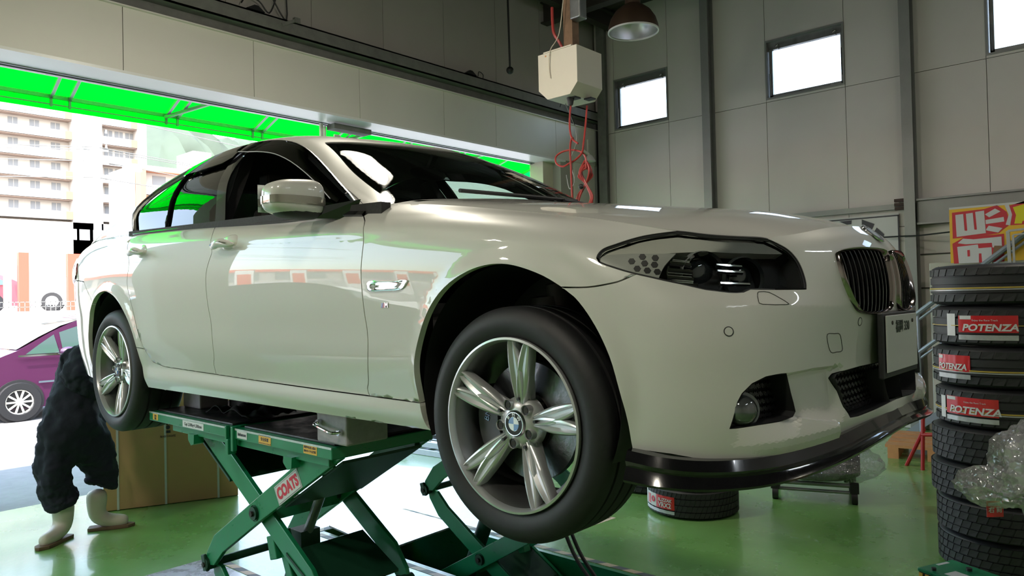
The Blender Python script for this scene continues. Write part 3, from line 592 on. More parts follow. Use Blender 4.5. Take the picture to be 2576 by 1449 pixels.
panel('front_bumper', FA, 1, sbm, M_paint, CAR, holes=[C_fog, C_int, shrink(C_kid, .004)], sym=(0, 16.), disp=bump_disp, ds=.05, dt=.12, flange=.03,
      cuts=[[(13.52, 3.091), (14.05, 3.14), (14.45, 3.121)], [(13.54, 2.99), (14.05, 3.04), (14.43, 3.02)], [(13.72, 1.945), (14.0, 1.70), (14.36, 1.36)], [(13.72, 1.845), (14.0, 1.60), (14.34, 1.28)], [(14.37, 1.25), (14.37, .1)], [(14.43, 1.22), (14.43, .1)]])
panel('hood', FH, 1, [(0, 0), (1, 0), (2, 0), (3, 0), (3.6, 0), (4, 0), (4.5, 0), (5, 0), (5, 1), (5, 2), (5, 3), (5, 4), (2.5, 4), (0, 4), (0, 2)], M_paint, CAR, sc=(.3, .2), ds=.05, dt=.08, sym=(1, 4.), h=.02)
# greenhouse
C_dlo = [(.345, .354), (.542, 1.588), (.979, 2.17), (1.307, 2.35), (1.82, 2.50), (2.285, 2.55), (2.624, 2.54), (2.851, 2.51), (3.189, 2.44), (3.647, 2.35), (4.24, 2.31), (4.7, 2.27), (5.2, 2.24), (5.7, 2.21), (6.1, 2.19), (6.5, 2.20), (6.85, 2.28), (7.10, 2.30), (7.24, 2.05), (7.27, 1.6), (7.235, 1.009), (7.106, .313), (7.034, .03)]
sdlo = [tuple(x) for x in cr(C_dlo[:18], 3)][:-1] + [tuple(x) for x in cr(C_dlo[17:], 3)]
dlo = sdlo + [(6, .03), (5, .03), (4, .03), (3, .03), (2, .03), (1, .03)]
scr = [(0, 3.72), (.317, 3.72), (1.008, 3.79), (1.633, 3.80), (2.255, 3.86), (2.85, 3.83), (2.93, 3.90), (2.93, 4.05), (2.86, 4.45), (2.78, 4.9), (2.72, 5.4), (2.70, 6)]
rscr = [(7.45, 6), (7.42, 5), (7.5, 4.4), (8.2, 4.35), (9.2, 4.35), (9.6, 4.5), (9.7, 5.2), (9.7, 6)]
panel('roof', FB, -1, [(0, .02), (1, .02)] + [(i, .02) for i in range(2, 12)] + [(11, 1), (11, 3), (11, 6)] + rscr[::-1] + [(7.0, 6), (5, 6), (3.2, 6)] + scr[::-1] + [(0, 2)], M_paint, CAR, holes=[[(p[0], max(p[1], .05)) for p in dlo]], sc=(.3, .13), ds=.06, dt=.12, sym=(1, 6.), h=.018, flange=.015)
M_ws = glass('windscreen_glass', (.62, .72, .66), .9)
M_sg = glass('side_glass', (.16, .20, .18), 1.0)
panel('windshield', FB, -1, scr + [(1.5, 6), (0, 6)], M_ws, CAR, sc=(.3, .13), ds=.1, dt=.2, sym=(1, 6.), h=.03, flange=.006, off=-.004, fl_m=M_black)
panel('windshield_seal', FB, -1, [(0, 3.68), (.317, 3.69), (1.008, 3.76), (1.633, 3.77), (2.255, 3.83), (2.87, 3.80), (2.96, 3.88), (2.955, 4.07), (2.88, 4.47), (2.80, 4.92), (2.74, 5.4), (2.72, 6), (2.62, 6), (2.64, 5.4), (2.68, 4.9), (2.76, 4.45), (2.80, 4.1), (2.255, 4.0), (1.633, 3.98), (1.008, 3.95), (.317, 3.9), (0, 3.9)], M_trimb, CAR, sc=(.3, .13), ds=.1, dt=.2, sym=(1, 6.), h=.02, flange=.004, off=-.008)
panel('rear_window', FB, -1, rscr[::-1], M_ws, CAR, sc=(.3, .13), ds=.1, dt=.2, sym=(1, 6.), h=.03, flange=.006, off=-.004, fl_m=M_black)
# side windows of the rear door, pillar covers and the smoked rain visors
def between(c, a, b): return [p for p in c if min(a, b) <= p[0] <= max(a, b)]
top = [p for p in sdlo if 4.62 < p[0] < 6.14 and p[1] > 1.9]
panel('rear_side_window', FB, -1, [(4.42, .06), (4.66, 1.2), (4.80, 2.22)] + [(p[0], p[1] - .02) for p in sdlo if 4.82 < p[0] < 6.12 and p[1] > 1.9] + [(6.14, 2.14), (6.0, 1.149), (5.9, .412), (5.872, .06)], M_sg, CAR, sc=(.3, .13), ds=.1, dt=.2, h=.03, flange=.004, off=-.010)
panel('quarter_window', FB, -1, [(5.90, .06), (5.93, .412), (6.03, 1.149), (6.20, 2.14)] + [(p[0], p[1] - .02) for p in sdlo if p[0] > 6.24 and p[1] > 1.9 and sdlo.index(p) < 54] + [(7.18, 2.02), (7.19, 1.6), (7.155, 1.009), (7.04, .40), (6.96, .06)], M_sg, CAR, sc=(.3, .13), ds=.1, dt=.2, h=.03, flange=.004, off=-.010)
panel('pillar_cover', FB, -1, [(4.12, .05), (4.28, .703), (4.40, 1.2), (4.52, 2.28), (4.80, 2.24), (4.66, 1.2), (4.50, .5), (4.42, .05)], M_black, CAR, sc=(.3, .13), ds=.1, dt=.2, h=.03, flange=.01, off=-.004)
panel('mirror_triangle', FB, -1, [(.36, .36), (.542, 1.55), (.95, 2.1), (1.12, 1.4), (1.10, .6), (1.02, .06), (.6, .06)], M_black, CAR, sc=(.3, .13), ds=.1, dt=.2, h=.03, flange=.01, off=-.003)
M_smoke = glass('smoked_acrylic', (.16, .15, .145), .9)
panel('rain_visor', FB, -1, [(p[0], p[1] - .02) for p in sdlo if p[0] < 4.60 and 1.9 < p[1]][3:] + [(4.62, 2.24), (4.63, 1.75)] + [(4.4, 1.70), (4.2, 1.68), (3.8, 1.67), (3.5, 1.68), (3.2, 1.69), (2.8, 1.70), (2.45, 1.68), (2.1, 1.62), (1.75, 1.50), (1.45, 1.32), (1.22, 1.25)], M_smoke, CAR, sc=(.3, .13), ds=.1, dt=.2, h=.02, flange=.006, off=.012)
panel('rain_visor', FB, -1, [(4.66, 1.6), (4.70, 2.26)] + [(p[0], p[1] - .02) for p in sdlo if 4.72 < p[0] < 6.14 and 1.9 < p[1]] + [(6.17, 2.12), (6.10, 1.62), (5.6, 1.50), (5.1, 1.47), (4.85, 1.48)], M_smoke, CAR, sc=(.3, .13), ds=.1, dt=.2, h=.02, flange=.006, off=.010)
def netpts(F, sg, c, off=0., n=3, closed=False):
    q = np.array(cr(c, n, closed)); return F(q[:, 0], q[:, 1]) + normals(F, q[:, 0], q[:, 1], sg) * off
def both(o): mirror_obj(o, CAR); return o
M_satin = mat('satin_trim', (.30, .31, .32), .22, .9)
both(MB().tube(netpts(FB, -1, C_dlo, .004, 2), .0045, 6).build('window_trim', M_satin, CAR))
both(MB().tube(netpts(FB, -1, [(4.63, 1.75), (4.4, 1.70), (4.2, 1.68), (3.8, 1.67), (3.5, 1.68), (3.2, 1.69), (2.8, 1.70), (2.45, 1.68), (2.1, 1.62), (1.75, 1.50), (1.45, 1.32)], .014, 2), .0022, 5).build('visor_edge', mat('visor_edge_white', (.5, .5, .52), .2), CAR))
q = [FA(np.array([a]), np.array([b]))[0] + (0, -.004, .006) for a, b in cr(C_belt_r[:-1] + C_belt_f, 4)]
both(MB().add([v for p in q for v in (p + np.array((0, .001, -.009)), p + np.array((0, -.004, -.002)), p + np.array((0, .008, .012)), p + np.array((0, .022, .012)))], [(4 * i + k, 4 * i + k + 1, 4 * i + k + 5, 4 * i + k + 4) for i in range(len(q) - 1) for k in range(3)]).build('belt_moulding', M_black, CAR, smooth=20))
for nm, c in (('window_bar', [(5.885, .05), (5.915, .412), (6.015, 1.149), (6.17, 2.16)]),):
    both(MB().tube(netpts(FB, -1, c, -.002, 3), .007, 6).build(nm, M_black, CAR))
# ================================================================ wheels
M_tread = bpy.data.materials.new('tyre_rubber'); M_tread.use_nodes = True; n = M_tread.node_tree.nodes; l = M_tread.node_tree.links; b = n['Principled BSDF']
b.inputs['Base Color'].default_value = (.008, .008, .009, 1); b.inputs['Roughness'].default_value = .6
def arr_tex(n, l, b, axis, N1, N2, wid):
    tc = n.new('ShaderNodeTexCoord'); sp = n.new('ShaderNodeSeparateXYZ'); l.new(tc.outputs['Object'], sp.inputs[0]); at = n.new('ShaderNodeMath'); at.operation = 'ARCTAN2'
    a, c = {'y': ('X', 'Z'), 'z': ('X', 'Y')}[axis]; l.new(sp.outputs[a], at.inputs[0]); l.new(sp.outputs[c], at.inputs[1])
    hh = n.new('ShaderNodeMath'); hh.operation = 'MULTIPLY_ADD'; hh.inputs[1].default_value = 4.0; l.new(sp.outputs[axis.upper()], hh.inputs[0]); l.new(at.outputs[0], hh.inputs[2])
    mu = n.new('ShaderNodeMath'); mu.operation = 'MULTIPLY'; mu.inputs[1].default_value = N1; l.new(hh.outputs[0], mu.inputs[0]); si = n.new('ShaderNodeMath'); si.operation = 'SINE'; l.new(mu.outputs[0], si.inputs[0])
    gt = n.new('ShaderNodeMath'); gt.operation = 'GREATER_THAN'; gt.inputs[1].default_value = wid; l.new(si.outputs[0], gt.inputs[0]); return gt, sp
gt, sp = arr_tex(n, l, b, 'y', 64, 0, .80)
bp = n.new('ShaderNodeBump'); bp.inputs['Strength'].default_value = 1; bp.inputs['Distance'].default_value = .004; bp.invert = True; l.new(gt.outputs[0], bp.inputs['Height']); l.new(bp.outputs[0], b.inputs['Normal'])
def tyre_profile(R, W, rr):   # (radius, along) closed outline, W total width, centred
    h = W / 2
    p = [(rr - .006, -h * .78), (rr + .012, -h * .92), (rr + (R - rr) * .45, -h), (R - .030, -h * .96), (R - .010, -h * .86), (R - .001, -h * .72)]
    for g in (-.44, -.0, .44): p += [(R, h * g - .007 - .012), (R, h * g - .006), (R - .008, h * g - .005), (R - .008, h * g + .005), (R, h * g + .006)]
    p += [(R - .001, h * .72), (R - .010, h * .86), (R - .030, h * .96), (rr + (R - rr) * .45, h), (rr + .012, h * .92), (rr - .006, h * .78)]
    return p
def leaf(mb, a0, dirn, y_out):
    """one leaf-shaped half spoke of the double-spoke wheel; wheel axis is y, outside is -y"""
    rs = np.linspace(.052, .243, 13); secs = []
    for r in rs:
        u = (r - .052) / .191
        ang = math.radians(a0 + dirn * (2.6 + 4.6 * u ** .8)) ; w_ = .0105 + .0140 * math.sin(math.pi * min(1, u * .93 + .03)) ** .8
        if u > .93: w_ *= .9
        yc = y_out + .040 - .036 * u ** 1.1 - .006 * math.sin(math.pi * u)
        ca, sa = math.cos(ang), math.sin(ang); c = np.array([r * ca, yc, r * sa]); t = np.array([-sa, 0, ca])
        prof = [(-1, .030), (-1, .008), (-.80, .0), (-.55, -.002), (-.18, .0075), (.18, .0075), (.55, -.002), (.80, .0), (1, .008), (1, .030)]
        secs.append([c + t * (w_ * a) + np.array([0, d, 0]) for a, d in prof])
    K = len(secs[0]); vs = [v for s_ in secs for v in s_]; fs = [(i * K + k, i * K + k + 1, (i + 1) * K + k + 1, (i + 1) * K + k) for i in range(len(secs) - 1) for k in range(K - 1)]
    fs += [(i * K + K - 1, i * K, (i + 1) * K, (i + 1) * K + K - 1) for i in range(len(secs) - 1)] + [tuple(range(K))[::-1], tuple(range((len(secs) - 1) * K, len(secs) * K))]
    mb.add(vs, fs)
M_barrel = mat('wheel_barrel', (.20, .20, .20), .35, .9, var=.2, vscale=8)
M_blue = mat('badge_blue', (.03, .16, .42), .2, 0, 1); M_bwhite = mat('badge_white', (.75, .78, .8), .2, 0, 1); M_bolt = mat('bolt_dark', (.05, .05, .05), .4, .7)
M_disc = mat('brake_disc', (.22, .23, .25), .32, 1, bump=.1, bscale=90); M_hub = mat('hub_dark', (.04, .035, .03), .6, .5)
def roundel(parent, r, M, name='badge', blue=True):
    """round emblem in local x/z, facing -y; M maps local to parent"""
    o = MB().cyl((0, .002, 0), (0, -.002, 0), r, n=36).build(name, M_chrome, parent); o.matrix_local = M
    k = MB().mt(M_trimb).lathe([(r * .94, -.0025), (r * .60, -.0025), (r * .60, -.001), (r * .94, -.001)], axis='y', n=36, closed=True); k.build('badge_ring', M_trimb, o)
    q = MB()
    for a, mm in ((0, M_bwhite), (90, M_blue), (180, M_bwhite), (270, M_blue)):
        q.mt(mm); t = [math.radians(a + i * 9) for i in range(11)]; q.add([(0, -.0028, 0)] + [(math.cos(x) * r * .58, -.0028, math.sin(x) * r * .58) for x in t], [(0, i, i + 1) for i in range(1, 11)])
    q.build('badge_quarters', None, o, smooth=0)
    for ch, a in (('B', 140), ('M', 90), ('W', 40)):
        t = math.radians(a); text('badge_letter', ch, r * .42, M_bwhite, (math.cos(t) * r * .77, -.0032, math.sin(t) * r * .77), (math.sin(t), 0, -math.cos(t)), (math.cos(t), 0, math.sin(t)), o, extrude=.0002, bold=.0003)
    return o
def car_wheel(x, y, z, s, ang, R, W, name='wheel', full=True, steer=0.):
    """s=+1 right-hand side (outer face towards -y)"""
    yo = 0.0; rm = MB()
    rm.lathe([(.2485, .012), (.2520, .004), (.2505, -.004), (.2440, -.006), (.2400, .002), (.2375, .014)], axis='y', n=96)
    rm.lathe([(.2375, .014), (.232, .045), (.222, .10), (.218, .20)], axis='y', n=72)
    W_ = rm.build(name, M_alu, CAR, smooth=50)
    W_.location = (x, y, z); W_.rotation_euler = (0, 0, (math.pi if s < 0 else 0) + steer)
    MB().lathe([(.2185, .20), (.2185, .05), (.2385, .0135)], axis='y', n=72).build('barrel', M_barrel, W_)
    sp = MB()
    for k in range(5):
        for d in (-1, 1): leaf(sp, ang + 72 * k, d, yo)
    # webs, hub disc with the bolt pockets
    for k in range(5):
        a = math.radians(ang + 72 * k); ca, sa = math.cos(a), math.sin(a)
        for r0, r1, h0, h1, y0 in ((.03, .243, .030, .012, .062), ):
            sp.hexa([(r0 * ca - h0 * sa, y0 - .004, r0 * sa + h0 * ca), (r0 * ca + h0 * sa, y0 - .004, r0 * sa - h0 * ca), (r1 * ca + h1 * sa, .032, r1 * sa - h1 * ca), (r1 * ca - h1 * sa, .032, r1 * sa + h1 * ca),
                     (r0 * ca - h0 * sa, y0 + .02, r0 * sa + h0 * ca), (r0 * ca + h0 * sa, y0 + .02, r0 * sa - h0 * ca), (r1 * ca + h1 * sa, .055, r1 * sa - h1 * ca), (r1 * ca - h1 * sa, .055, r1 * sa + h1 * ca)])
    sp.build('spokes', M_alu, W_, smooth=40)
    hb = MB().lathe([(.036, .030), (.040, .027), (.050, .030), (.075, .046), (.080, .075), (.0, .075)], axis='y', n=60); hb.build('hub', M_alu, W_, smooth=50)
    for k in range(5):
        a = math.radians(ang + 36 + 72 * k); px_, pz = .058 * math.cos(a), .058 * math.sin(a)
        MB().lathe([(.0135, .026), (.0150, .022), (.0160, .026), (.0150, .05)], (px_, 0, pz), 'y', 20).build('bolt_pocket', M_alu, W_)
        MB().cyl((px_, .0275, pz), (px_, .05, pz), .0135, n=18).build('bolt_hole', M_bolt, W_); MB().cyl((px_, .0265, pz), (px_, .028, pz), .0085, n=6).build('wheel_bolt', M_hub, W_, smooth=0)
        a = math.radians(ang + 72 * k); MB().cyl((.072 * math.cos(a), .026, .072 * math.sin(a)), (.072 * math.cos(a), .05, .072 * math.sin(a)), .0045, n=12).build('rivet_hole', M_bolt, W_)
    roundel(W_, .034, Matrix.Translation((0, .022, 0)), 'centre_cap')
    ty = MB().lathe([(r, h + W / 2 - .008) for r, h in tyre_profile(R, W, .2485)], axis='y', n=96, closed=True).build('tyre', M_tread, W_, smooth=40)
    if full:
        MB().lathe([(.174, .095), (.174, .118), (.085, .118), (.085, .095)], axis='y', n=64, closed=True).build('brake_disc', M_disc, W_, smooth=30)
        MB().lathe([(.086, .085), (.084, .12), (.0, .12), (.0, .085)], axis='y', n=40).build('disc_bell', M_hub, W_)
        cp = MB(); 
        for i in range(8):
            a0 = math.radians(150 + i * 9); a1 = math.radians(159 + i * 9)
            if s < 0: a0, a1 = math.pi - a0, math.pi - a1
            cp.hexa([(math.cos(a) * r, yy, math.sin(a) * r) for yy in (.075, .14) for a, r in ((a0, .115), (a1, .115), (a1, .195), (a0, .195))])
        cp.build('brake_caliper', mat('caliper_grey', (.10, .10, .11), .45, .4), W_, smooth=0)
        text('caliper_mark', 'BMW', .028, M_blue, (-.15, .073, .02), (0.3, 0, 1), (-1, 0, .3), W_) if s > 0 else None
    return W_
car_wheel(0, -.9018, .2507, 1, 9, .339, .245, steer=.0)
car_wheel(-2.968, -.8991, .2619, 1, -8, .3385, .275)
car_wheel(0, .9018, .2507, -1, 9, .339, .245, steer=.0)
car_wheel(-2.968, .8991, .2619, -1, -8, .3385, .275)
# wheel houses, underbody, engine bay blank-offs
for cx, r in ((-.005, .375), (-2.955, .366)):
    for sy in (-1, 1):
        MB().lathe([(r + .002, sy * -.0), (r, sy * -.28), (r - .01, sy * -.42), (0.0, sy * -.42)] if 0 else [(r + .002, sy * .885), (r + .004, sy * .78), (r - .004, sy * .56), (0, sy * .56)], (cx, 0, .335), 'y', 40, a0=-.42, a1=math.pi + .42).build('wheel_housing', M_trimb, CAR, smooth=50)
ub = MB().box((-3.9, -.60, .215), (.70, .60, .235)).box((-2.58, -.855, .20), (-.40, .855, .215)).box((-2.55, -.40, .16), (-.3, -.20, .20)).box((-2.5, .20, .15), (-.3, .35, .21)).box((-.25, -.45, .17), (.5, .45, .22))
ub.build('underbody', M_dark, CAR, smooth=0)
both(MB().cyl((-.02, -.62, .21), (-.02, -.80, .24), .03).cyl((.0, -.56, .30), (-.03, -.62, .66), .045).cyl((-.06, -.58, .42), (-.07, -.60, .62), .075).build('suspension_strut', M_hub, CAR))
both(MB().cyl((-.10, -.70, .545), (-.04, -.70, .55), .020, n=12).cyl((-.13, -.70, .54), (-.10, -.70, .545), .011, n=8).cyl((-.065, -.70, .547), (-.055, -.70, .548), .028, n=16).build('link_bolt', M_steel, CAR))
MB().box((.52, -.62, .26), (.56, .62, .70)).box((-.45, -.60, .22), (-.40, .60, .92)).box((-.42, -.53, .22), (.5, -.50, .70)).box((-.42, .50, .22), (.5, .53, .70)).build('engine_bay_wall', M_trimb, CAR, smooth=0)
for sy in (-1, 1): MB().box((-2.55, sy * .80 - .02, .22), (-.45, sy * .80 + .02, .90)).box((-4.0, sy * .6 - .01, .24), (-3.35, sy * .6 + .01, .95)).build('inner_panel', M_dark, CAR, smooth=0)
# ================================================================ cabin
cb = MB().box((-2.9, -.78, .24), (-.5, .78, .30)).build('cabin_floor', M_dark, CAR, smooth=0)
MB().grid(lambda u, v: (-.70 - .26 * v + .04 * math.sin(u * 3.14), -.66 + 1.32 * u, .965 - .02 * v - .03 * v * v + .015 * math.sin(6.28 * u)), 20, 6).box((-.90, -.74, .60), (-.72, .74, .91)).build('dashboard', M_dark, CAR, smooth=50)
MB().lathe([(.185 + .013 * math.cos(t), .013 * math.sin(t)) for t in np.linspace(0, 6.28, 9)[:-1]], (0, 0, 0), 'x', 32, closed=True).bar((0, -.18, 0), (0, .18, 0), .02, .05).build('steering_wheel', M_trimb, CAR).matrix_local = Matrix.Translation((-1.02, -.38, .90)) @ Matrix.Rotation(math.radians(-24), 4, 'Y')
M_seat = mat('seat_leather', (.03, .028, .026), .45)
for y in (-.38, .38):
    MB().box((-1.85, y - .25, .40), (-1.25, y + .25, .52)).hexa([(-1.80, y - .24, .50), (-1.68, y - .24, .50), (-1.68, y + .24, .50), (-1.80, y + .24, .50), (-2.02, y - .21, 1.08), (-1.92, y - .21, 1.10), (-1.92, y + .21, 1.10), (-2.02, y + .21, 1.08)]).build('front_seat', M_seat, CAR, smooth=0, bevel=.04)
    MB().box((-2.06, y - .13, 1.13), (-1.97, y + .13, 1.27)).cyl((-2.01, y - .06, 1.08), (-2.01, y - .06, 1.15), .008).cyl((-2.01, y + .06, 1.08), (-2.01, y + .06, 1.15), .008).build('head_rest', M_seat, CAR, smooth=0, bevel=.03)
MB().box((-2.85, -.70, .42), (-2.3, .70, .55)).hexa([(-2.85, -.70, .5), (-2.72, -.70, .5), (-2.72, .70, .5), (-2.85, .70, .5), (-3.05, -.62, 1.05), (-2.95, -.62, 1.06), (-2.95, .62, 1.06), (-3.05, .62, 1.05)]).build('rear_seat', M_seat, CAR, smooth=0, bevel=.04)
MB().box((-3.75, -.65, .98), (-3.0, .65, 1.0)).build('parcel_shelf', M_dark, CAR, smooth=0)
MB().sphere((-1.33, 0, 1.245), .5, 16, 8, (.03, .24, .07)).bar((-1.32, 0, 1.27), (-1.28, 0, 1.33), .03, .02).build('inside_mirror', M_trimb, CAR)
both(MB().grid(lambda u, v: tuple(np.array(FB(np.array([.1 + 6.8 * u]), np.array([.02 + 2.2 * v]))[0]) + (0, .045, -.03)), 1, 1).build('inner_pillar', M_dark, CAR)) if 0 else None
MB().grid(lambda u, v: tuple(np.array(FB(np.array([3.0 + 4.3 * u]), np.array([2.5 + 3.5 * v]))[0]) + (0, .0, -.022)), 24, 12).grid(lambda u, v: tuple((np.array(FB(np.array([3.0 + 4.3 * u]), np.array([2.5 + 3.5 * v]))[0]) + (0, .0, -.022)) * (1, -1, 1)), 24, 12).build('headlining', mat('headlining', (.10, .095, .085), .8), CAR, smooth=60)
both(MB().bar((-.62, -.835, .93), (-2.85, -.83, 1.0), .04, .06).bar((-.74, -.80, .93), (-1.42, -.61, 1.27), .03, .03).bar((-1.95, -.79, .95), (-2.02, -.60, 1.35), .10, .05, (0, 1, 0)).build('inner_frame', M_dark, CAR, smooth=0))
# ================================================================ front lamps
M_lampw = mat('lamp_body_white', (.42, .44, .40), .35, 0, .6); M_lens = glass('lamp_glass', (.93, .95, .93), .95)
panel('headlight_cover', FA, 1, shrink(lamp, .007), M_lens, CAR, ds=.06, dt=.2, h=.014, gap=0, flange=.004, off=-.004)
def lp(s, t, d): return FA(np.array([s]), np.array([t]))[0] - normals(FA, np.array([s]), np.array([t]), 1)[0] * d
lampi = shrink(lamp, .004)
o = panel('headlight_housing', FA, 1, lampi, M_trimb, CAR, ds=.06, dt=.2, h=.014, gap=0, flange=0, off=-.06)
def rimwall(poly, F, sg, d0, d1, m, name):
    P = np.array(poly); N = normals(F, P[:, 0], P[:, 1], sg); X = F(P[:, 0], P[:, 1]); k = len(P)
    both(MB().add([tuple(v) for v in X - N * d0] + [tuple(v) for v in X - N * d1], [(i, (i + 1) % k, k + (i + 1) % k, k + i) for i in range(k)]).build(name, m, CAR, smooth=30))
rimwall(lampi, FA, 1, -.001, .062, M_trimb, 'lamp_wall')
# light grey rear wedge, upper eyelid, chrome reflectors, two ringed projectors
wedge = shrink([(11.02, 6.85), (11.05, 7.1), (11.12, 7.35), (11.45, 7.75), (11.95, 8.10), (12.10, 8.15), (11.95, 7.2), (11.85, 6.35), (11.6, 6.45), (11.3, 6.62), (11.08, 6.72)], .003)
panel('lamp_wedge', FA, 1, wedge, M_lampw, CAR, ds=.06, dt=.2, h=.014, gap=0, flange=.02, off=-.010)
lid = [(11.04, 7.02), (11.10, 7.45), (11.25, 7.92), (11.52, 8.66), (11.80, 9.28), (12.06, 9.72), (12.6, 9.82), (13.3, 9.78), (13.60, 9.60), (13.76, 9.05), (13.84, 8.65), (13.3, 8.80), (12.7, 8.72), (12.3, 8.45), (11.8, 8.0), (11.3, 7.45)]
panel('lamp_eyelid', FA, 1, lid, mat('lamp_eyelid', (.60, .61, .54), .3, 0, .8), CAR, ds=.06, dt=.2, h=.014, gap=0, flange=.03, off=-.014)
M_cell = mat('led_cell', (.05, .05, .05), .3, .5)
for s_, t_ in ((11.62, 7.62), (11.80, 7.66), (11.48, 7.22), (11.66, 7.22), (11.80, 7.22), (11.56, 6.82), (11.70, 6.80), (11.84, 6.80)):
    p = Vector(lp(s_, t_, .0085)); nn = Vector(normals(FA, np.array([s_]), np.array([t_]), 1)[0]); both(MB().cyl(p, p + nn * -.012, .0095, .007, 6).build('led_cell', M_cell, CAR, smooth=0))
panel('lamp_reflector', FA, 1, [(12.0, 6.3), (11.98, 7.1), (12.02, 8.0), (12.15, 8.3), (12.42, 8.45), (12.30, 7.8), (12.28, 7.0), (12.36, 6.15)], M_chrome, CAR, ds=.06, dt=.2, h=.014, gap=0, flange=.02, off=-.030)
for i, (s0, s1, t_) in enumerate(((12.05, 12.32, 8.0), (12.02, 12.34, 7.55), (12.0, 12.36, 7.1), (11.98, 12.36, 6.65), (12.02, 12.40, 6.25), (12.75, 13.15, 7.75), (12.75, 13.15, 7.3), (12.75, 13.2, 6.5))):
    both(MB().tube([lp(s0 + (s1 - s0) * k / 4, t_, .022) for k in range(5)], .0085 if i < 5 else .006, 8).build('lamp_reflector_bar', M_chrome, CAR))
for s_, t_, r in ((12.56, 7.28, .060), (13.22, 7.20, .055)):
    p = Vector(lp(s_, t_, .045)); nn = Vector((.80, -.60, 0)).normalized()
    q = nn.to_track_quat('-Y', 'Z').to_matrix().to_4x4()
    for ob in (MB().lathe([(r, -.012), (r + .004, .0), (r, .012), (r - .004, 0)], axis='y', n=40, closed=True).build('angel_ring', mat('ring_clear', (.55, .57, .58), .12, .6, 1), CAR),
               MB().lathe([(r - .004, .0), (r * .72, .020), (r * .72, .03), (0, .03)], axis='y', n=36).build('projector_bowl', M_black, CAR),
               MB().sphere((0, .022, 0), r * .68, 24, 12, (1, .5, 1)).build('projector_lens', mat('projector_glass', (.03, .035, .04), .03, .2, 1), CAR)):
        ob.matrix_local = Matrix.Translation(p) @ q
        mo = ob.copy(); COL.objects.link(mo); mo.matrix_local = Matrix.Translation(Vector((p.x, -p.y, p.z))) @ Vector((nn.x, -nn.y, 0)).to_track_quat('-Y', 'Z').to_matrix().to_4x4()
both(MB().tube(netpts(FA, 1, C_llow[1:-1], -.003, 2), .0035, 6).build('lamp_seal', M_trimb, CAR)); both(MB().tube(netpts(FA, 1, C_lup + C_ltop[1:] + C_lin[1:], -.006, 4), .0062, 6).build('lamp_seal', M_trimb, CAR))
# ================================================================ grille, intakes, plate, lip
kid = [tuple(x) for x in cr(C_kid, 4, True)]
def kp(s, t, off): return FA(np.array([s]), np.array([t]))[0] + normals(FA, np.array([s]), np.array([t]), 1)[0] * off
kn = len(kid); kc = np.mean(np.array(kid), 0); ring = []
vs = []
for s_, t_ in kid:
    a = kp(s_, t_, .0); q = kc + (np.array([s_, t_]) - kc) * .965; q2 = kc + (np.array([s_, t_]) - kc) * .925
    vs += [kp(s_, t_, -.012), kp(s_, t_, .008), kp(q[0], q[1], .013), kp(q2[0], q2[1], .006), kp(q2[0], q2[1], -.03)]
KG = MB().add(vs, [(i * 5 + k, ((i + 1) % kn) * 5 + k, ((i + 1) % kn) * 5 + k + 1, i * 5 + k + 1) for i in range(kn) for k in range(4)]).build('kidney_grille', mat('dark_chrome', (.35, .30, .29), .12, 1), CAR, smooth=60)
KL = mirror_obj(KG, CAR)
inner = np.array([kc + (np.array(p) - kc) * .94 for p in kid])
for i in range(11):
    s_ = 14.77 + i * .103; ts = []
    for a in range(kn):
        p, q = inner[a], inner[(a + 1) % kn]
        if (p[0] - s_) * (q[0] - s_) < 0: ts.append(p[1] + (q[1] - p[1]) * (s_ - p[0]) / (q[0] - p[0]))
    if len(ts) < 2: continue
    t0, t1 = min(ts), max(ts); P = []; 
    for k in range(11):
        t_ = t0 + (t1 - t0) * k / 10; P.append((kp(s_, t_, .002), kp(s_ + .02, t_, .002), kp(s_ + .02, t_, -.045), kp(s_, t_, -.045)))
    vs = [v for r_ in P for v in r_]; mb = MB().add(vs, [(k * 4 + a, k * 4 + (a + 1) % 4, (k + 1) * 4 + (a + 1) % 4, (k + 1) * 4 + a) for k in range(10) for a in range(4)] + [(0, 1, 2, 3), (40, 41, 42, 43)])
    o = mb.build('grille_slat', mat('slat_black', (.015, .015, .017), .22, .3, .5), KG, smooth=0); mirror_obj(o, KL)
panel('grille_backing', FA, 1, [tuple(p) for p in inner], mat('void_black', (.003, .003, .003), .9), CAR, ds=.1, dt=.3, gap=0, flange=0, off=-.055)
def recess(name, poly, d, m, mesh=True):
    panel(name, FA, 1, poly, m, CAR, ds=.08, dt=.25, gap=0, flange=0, off=-d)
M_mesh = mat('mesh_black', (.008, .008, .009), .5, bump=.0)
recess('fog_recess', C_fog, .075, M_mesh)
rimwall([tuple(x) for x in resamp(C_fog, FA, .02)], FA, 1, -.001, .08, M_trimb, 'fog_wall')
pi_ = [p for p in C_int if p[0] <= 15.8]; 
panel('intake_recess', FA, 1, [(16, 2.93)] + C_int[1:12] + [(16, 1.25)], M_mesh, CAR, ds=.08, dt=.25, gap=0, flange=0, off=-.07, sym=(0, 16.))
P = np.array(resamp(C_int[1:12], FA, .02)); P = P[[i for i in range(len(P)) if True]]
iw = [tuple(x) for x in P if not (x[0] > 15.76)]
N_ = normals(FA, np.array(iw)[:, 0], np.array(iw)[:, 1], 1); X_ = FA(np.array(iw)[:, 0], np.array(iw)[:, 1]); k_ = len(iw)
both(MB().add([tuple(v) for v in X_] + [tuple(v) for v in X_ - N_ * .075], [(i, i + 1, k_ + i + 1, k_ + i) for i in range(k_ - 1)]).build('intake_wall', M_trimb, CAR, smooth=30))
